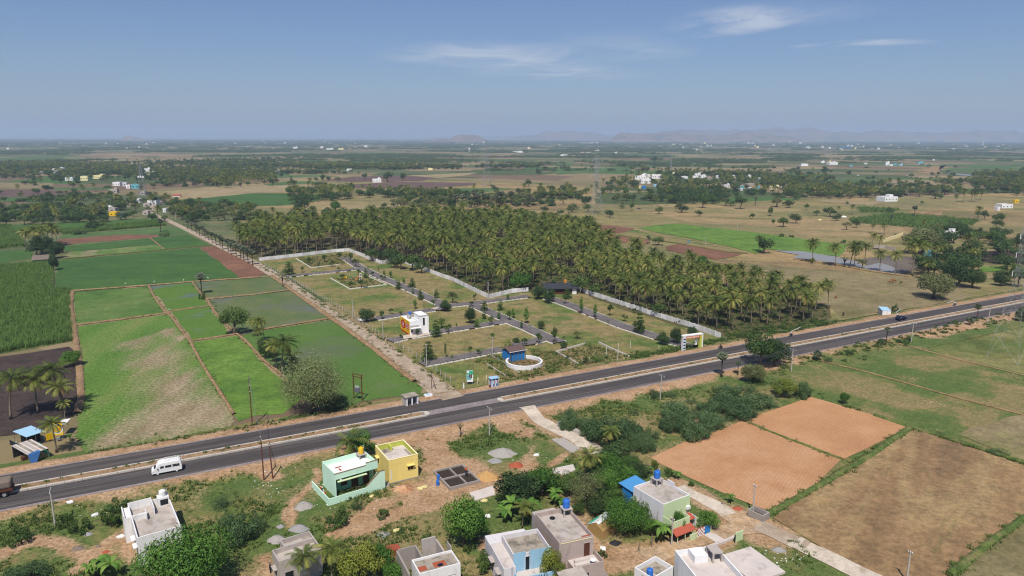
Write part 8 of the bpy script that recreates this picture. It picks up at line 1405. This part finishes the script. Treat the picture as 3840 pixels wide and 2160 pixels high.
# stacked concrete poles: each pole a part
for s0, s1, n, lab in (((785, 75), (1010, 190), 7, 'stack of concrete poles lying along the village lane'), ((738, 222), (925, 350), 4, 'wide concrete poles lying on the grass left of the lane'), ((800, 225), (950, 325), 4, 'thin concrete poles lying beside the wide ones')):
    p0, p1 = P('b2', *s0), P('b2', *s1); L_ = math.dist(p0, p1); o = thing('pole_stack', lab, 'pole stack', (p0[0], p0[1], float(zg(*p0))), math.atan2(p1[1] - p0[1], p1[0] - p0[0]))
    for k in range(n):
        row = k % 4; lv = k // 4; B().box(random.uniform(0, .4), L_ + random.uniform(-.3, .3), row * .34 + lv * .17, row * .34 + .27 + lv * .17, lv * .28, lv * .28 + .25).build('concrete_pole', 'concrete_pole', o)
# block tank at the lane bend
p0, p1, p2 = P('z', 1045, 700, 1.0), P('z', 1115, 655, 1.0), P('z', 925, 635, 1.0); o = thing('block_tank', 'small open concrete block tank at the lane bend', 'tank', (p0[0], p0[1], float(zg(*p0))), math.atan2(p1[1] - p0[1], p1[0] - p0[0])); w, d = 1.9, 2.8
for q in ((0, w, 0, .25), (0, w, d - .25, d), (0, .25, .253, d - .253), (w - .25, w, .253, d - .253)): bxs('block_wall', 'wall_block', o, (q[0], q[1], q[2], q[3], 0, 1.1))
bxs('inner_floor', 'soil_dark', o, (.25, w - .25, .25, d - .25, 0, .4))
bd_ = P('z', 730, 985, .3); o = thing('notice_board', 'white tilted notice slab at the end of the drain', 'board', (bd_[0], bd_[1], float(zg(*bd_))), .55); bxs('panel', 'wall_green_pale', o, (-.8, .8, 0, .15, 0, 1.5)); bxs('post', 'dark_glass', o, (-1.0, -.803, 0, .1, 0, 1.2))
# hayrick under plastic sheets
q = P('b2', 1190, 1060); o = thing('hayrick', 'hayrick half covered with printed plastic sheet in the yard', 'hayrick', (q[0], q[1], float(zg(*q))), .85); B().extr([(-1.6, 0), (-1.4, 1.3), (0, 2.1), (1.4, 1.3), (1.6, 0)], 'x', -1.5, 3.6).build('hay', 'thatch', o); B().extr([(-.4, 1.95), (0, 2.16), (1.5, 1.36), (1.75, .2), (1.8, .2), (1.52, 1.44), (0, 2.24), (-.4, 2.03)], 'x', -1.3, 3.4).build('white_sheet', 'cloth_white', o); B().extr([(1.0, 1.7), (1.56, 1.4), (1.84, .2), (1.88, .2), (1.6, 1.48), (1.0, 1.78)], 'x', -1.2, 1.2).build('green_print', 'green_paint', o)
# sacks and litter
for t, x, y, lab in (('b1', 1490, 670, 'pale yellow sack beside the soil heap, left of two'), ('b1', 1520, 660, 'pale yellow sack beside the soil heap, right of two'), ('b1', 1270, 1055, 'pale sack lying on the grass by the gravel'), ('b1', 1050, 740, 'pale sack before the mint wall'), ('b2', 170, 920, 'white sack left of the lilac house'), ('b2', 1215, 1215, 'white sheet bundle beside the house steps'), ('b2', 140, 780, 'flattened yellow sacks below the slab'), ('b0', 860, 915, 'white bundle behind the white house'), ('b0', 1100, 1105, 'white box on the footpath'), ('b0', 645, 820, 'white bag on the red shoulder'), ('b2', 610, 365, 'white bag on the dirt by the gravel'), ('b1', 360, 1120, 'white crumpled bag on the grey roof edge')):
    q = P(t, x, y); o = thing('sack', lab, 'sack', (q[0], q[1], float(zg(*q))), random.uniform(0, 3)); b = bevel(B().extr([(-.5, 0), (-.42, .28), (.1, .36), (.48, .22), (.52, 0)], 'y', -.32, .32).build('bag', 'cloth_white' if 'white' in lab else 'sack_yellow', o), .1, 3); b2 = bevel(B().extr([(-.1, 0), (0, .2), (.5, .26), (.7, 0)], 'y', .1, .5).build('fold', 'cloth_white' if 'white' in lab else 'sack_yellow', o), .06, 2)
lit = B(); random.seed(9)
for a in ((('b1', 560, 660), 150, 70), (('b1', 1200, 600), 900, 300), (('b0', 900, 850), 700, 250), (('b2', 400, 380), 500, 300), (('m2', 1100, 1290), 500, 60), (('b1', 700, 760), 500, 200), (('z', 1350, 1230), 300, 120), (('b1', 100, 640), 250, 150)):
    for k in range(38):
        x, y = a[0][1] + random.gauss(0, a[1] * .5), a[0][2] + random.gauss(0, a[2] * .5); q = P(a[0][0], x, y); g = float(zg(*q)); s_ = random.uniform(.05, .15); 
        if road_off(*q) > -9.2 and road_off(*q) < 7: continue
        lit.add([(q[0] + s_ * math.cos(c_), q[1] + s_ * math.sin(c_), g + .03 + .1 * random.random()) for c_ in (0, 1.5, 3.1, 4.6)], [(0, 1, 2, 3)])
o = lit.build('litter', 'cloth_white'); kind(o, 'stuff', 'scraps of white litter over the waste ground')
# playground pieces
q = P('m1', 803, 212); o = thing('playground_bench', 'small yellow playground bench on the weedy plot', 'bench', (q[0], q[1], 0)); bxs('seat', 'yellow_paint', o, (-.9, .9, -.3, .3, .5, .6)); bxs('backrest', 'yellow_paint', o, (-.9, .9, .3, .36, .6, 1.2)); [bxs('leg', 'steel_grey', o, (x - .05, x + .05, -.25, .25, 0, .5)) for x in (-.7, .7)]
q = P('m1', 930, 225); o = thing('slide', 'white and orange playground slide on the weedy plot', 'slide', (q[0], q[1], 0), .4); B().extr([(-1.6, .3), (-.2, 1.9), (.4, 1.9), (.4, 1.8), (-.15, 1.78), (-1.6, .15)], 'y', -.35, .35).build('chute', 'orange_paint', o); bxs('platform', 'tank_white', o, (.4, 1.2, -.4, .4, 1.8, 1.95)); [B().tube([(x, y, 0), (x, y, 2.9)], .06, 5).build('post', 'tank_white', o) for x in (.45, 1.15) for y in (-.35, .35)]; bxs('canopy', 'tank_white', o, (.3, 1.3, -.5, .5, 2.9, 3.0))
q = P('m1', 885, 205); o = thing('swing_frame', 'green swing frame on the weedy plot', 'swing', (q[0], q[1], 0), .2); [B().tube([(x, y, 0), (x, 0, 2.2)], .05, 5).build('leg', 'green_paint', o) for x in (-1, 1) for y in (-.6, .6)]; B().tube([(-1, 0, 2.2), (1, 0, 2.2)], .05, 5).build('top_bar', 'green_paint', o); bxs('seat', 'wood_door', o, (-.3, .3, -.12, .12, .5, .55))
# white steel barrier pieces and kilometre bars along the far shoulder
for t, a, b_, lab in (('m3', (205, 690), (300, 648), 'white pole lying on the shoulder behind the motorcycle'), ('m3', (1160, 515), (1205, 480), 'white pole lying on the shoulder by the pale cabin'), ('m3', (1620, 415), (1685, 395), 'white pole lying on the shoulder far right')):
    p0, p1 = P(t, *a, .6), P(t, *b_, .6); g0, g1 = float(zg(*p0)), float(zg(*p1)); o = B().box(0, math.dist(p0, p1), -.13, .13, 0, .24).build('fallen_pole', 'concrete_pole', None, (p0[0], p0[1], max(g0, g1) + .02), math.atan2(p1[1] - p0[1], p1[0] - p0[0])); tag(o, lab, 'pole')
# ---- hills on the horizon
def hills(name, d, us, peaks, mat, seed, depth_=2500):
    V, F = [], []; k = 7
    for i, u in enumerate(us):
        a = (u * 3840 / 2576 - 1920) / FPX; pk = np.interp(u, [p[0] for p in peaks], [p[1] for p in peaks]) * .72 * 3840 / 2576 / FPX * d; pk *= .82 + .36 * float(fbm(u * .035 + seed, seed, 4)); pk += 52 * min(1, pk / 25)
        for j in range(k):
            f = j / (k - 1); y = d + depth_ * (f - .5); z = pk * math.sin(math.pi * f) ** .8 * (.8 + .4 * float(fbm(u * .06 + seed, f * 4, 3))) if 0 < j < k - 1 else -5; V.append((a * y, y, z))
    n = len(us)
    for i in range(n - 1):
        for j in range(k - 1): F.append((i * k + j, (i + 1) * k + j, (i + 1) * k + j + 1, i * k + j + 1))
    o = link(name, mesh_from(name, V, F, mat, True)); kind(o, 'structure')
ground_mat('hill_rock', ['#5a5a48', '#6d6352', '#8a7463', '#52583f'], .004, .02, .3, seed=40, bump=0)
hills('hills', 12500, np.arange(1480, 2760, 6), [(1480, 0), (1550, 6), (1620, 12), (1680, 24), (1720, 30), (1790, 24), (1850, 26), (1900, 34), (1960, 28), (2020, 33), (2080, 25), (2140, 18), (2200, 24), (2280, 22), (2340, 20), (2420, 26), (2500, 24), (2600, 20), (2760, 10)], 'hill_rock', 3)
hills('hills', 9500, np.arange(1530, 2060, 5), [(1530, 0), (1556, 17), (1580, 13), (1640, 16), (1700, 14), (1760, 8), (1820, 10), (1860, 19), (1900, 17), (1940, 8), (2060, 0)], 'hill_rock', 8, 1500)
hills('hills', 13500, np.arange(1260, 1540, 5), [(1260, 0), (1330, 7), (1380, 20), (1420, 22), (1480, 18), (1540, 0)], 'hill_rock', 12, 1800); hills('hills', 8500, np.arange(1080, 1230, 4), [(1080, 0), (1110, 4), (1130, 3), (1150, 7), (1180, 9), (1205, 7), (1230, 0)], 'hill_rock', 15, 1100); hills('hills', 9000, np.arange(318, 430, 3), [(318, 0), (330, 4), (345, 6), (360, 4), (380, 2), (430, 0)], 'hill_rock', 18, 700); hills('hills', 20000, np.arange(1000, 2800, 14), [(1000, 0), (1200, 4), (1500, 8), (1700, 12), (2000, 14), (2400, 16), (2800, 10)], 'hill_rock', 22, 3000)
# ---- the air: a closed box of even, pale haze around everything
hm = bpy.data.materials.new('haze_air'); hm.use_nodes = True; t = hm.node_tree; t.nodes.clear()
pv = t.nodes.new('ShaderNodeVolumePrincipled'); pv.inputs['Color'].default_value = (.6, .75, 1.0, 1); pv.inputs['Density'].default_value = 0.00012; pv.inputs['Anisotropy'].default_value = .1
ho = t.nodes.new('ShaderNodeOutputMaterial'); t.links.new(pv.outputs[0], ho.inputs['Volume'])
b = B().box(-29000, 29000, -1000, 29000, -8.0, 320.0); hz = b.build('haze', hm); kind(hz, 'stuff', 'pale blue haze over the far plain')
settle_labels()
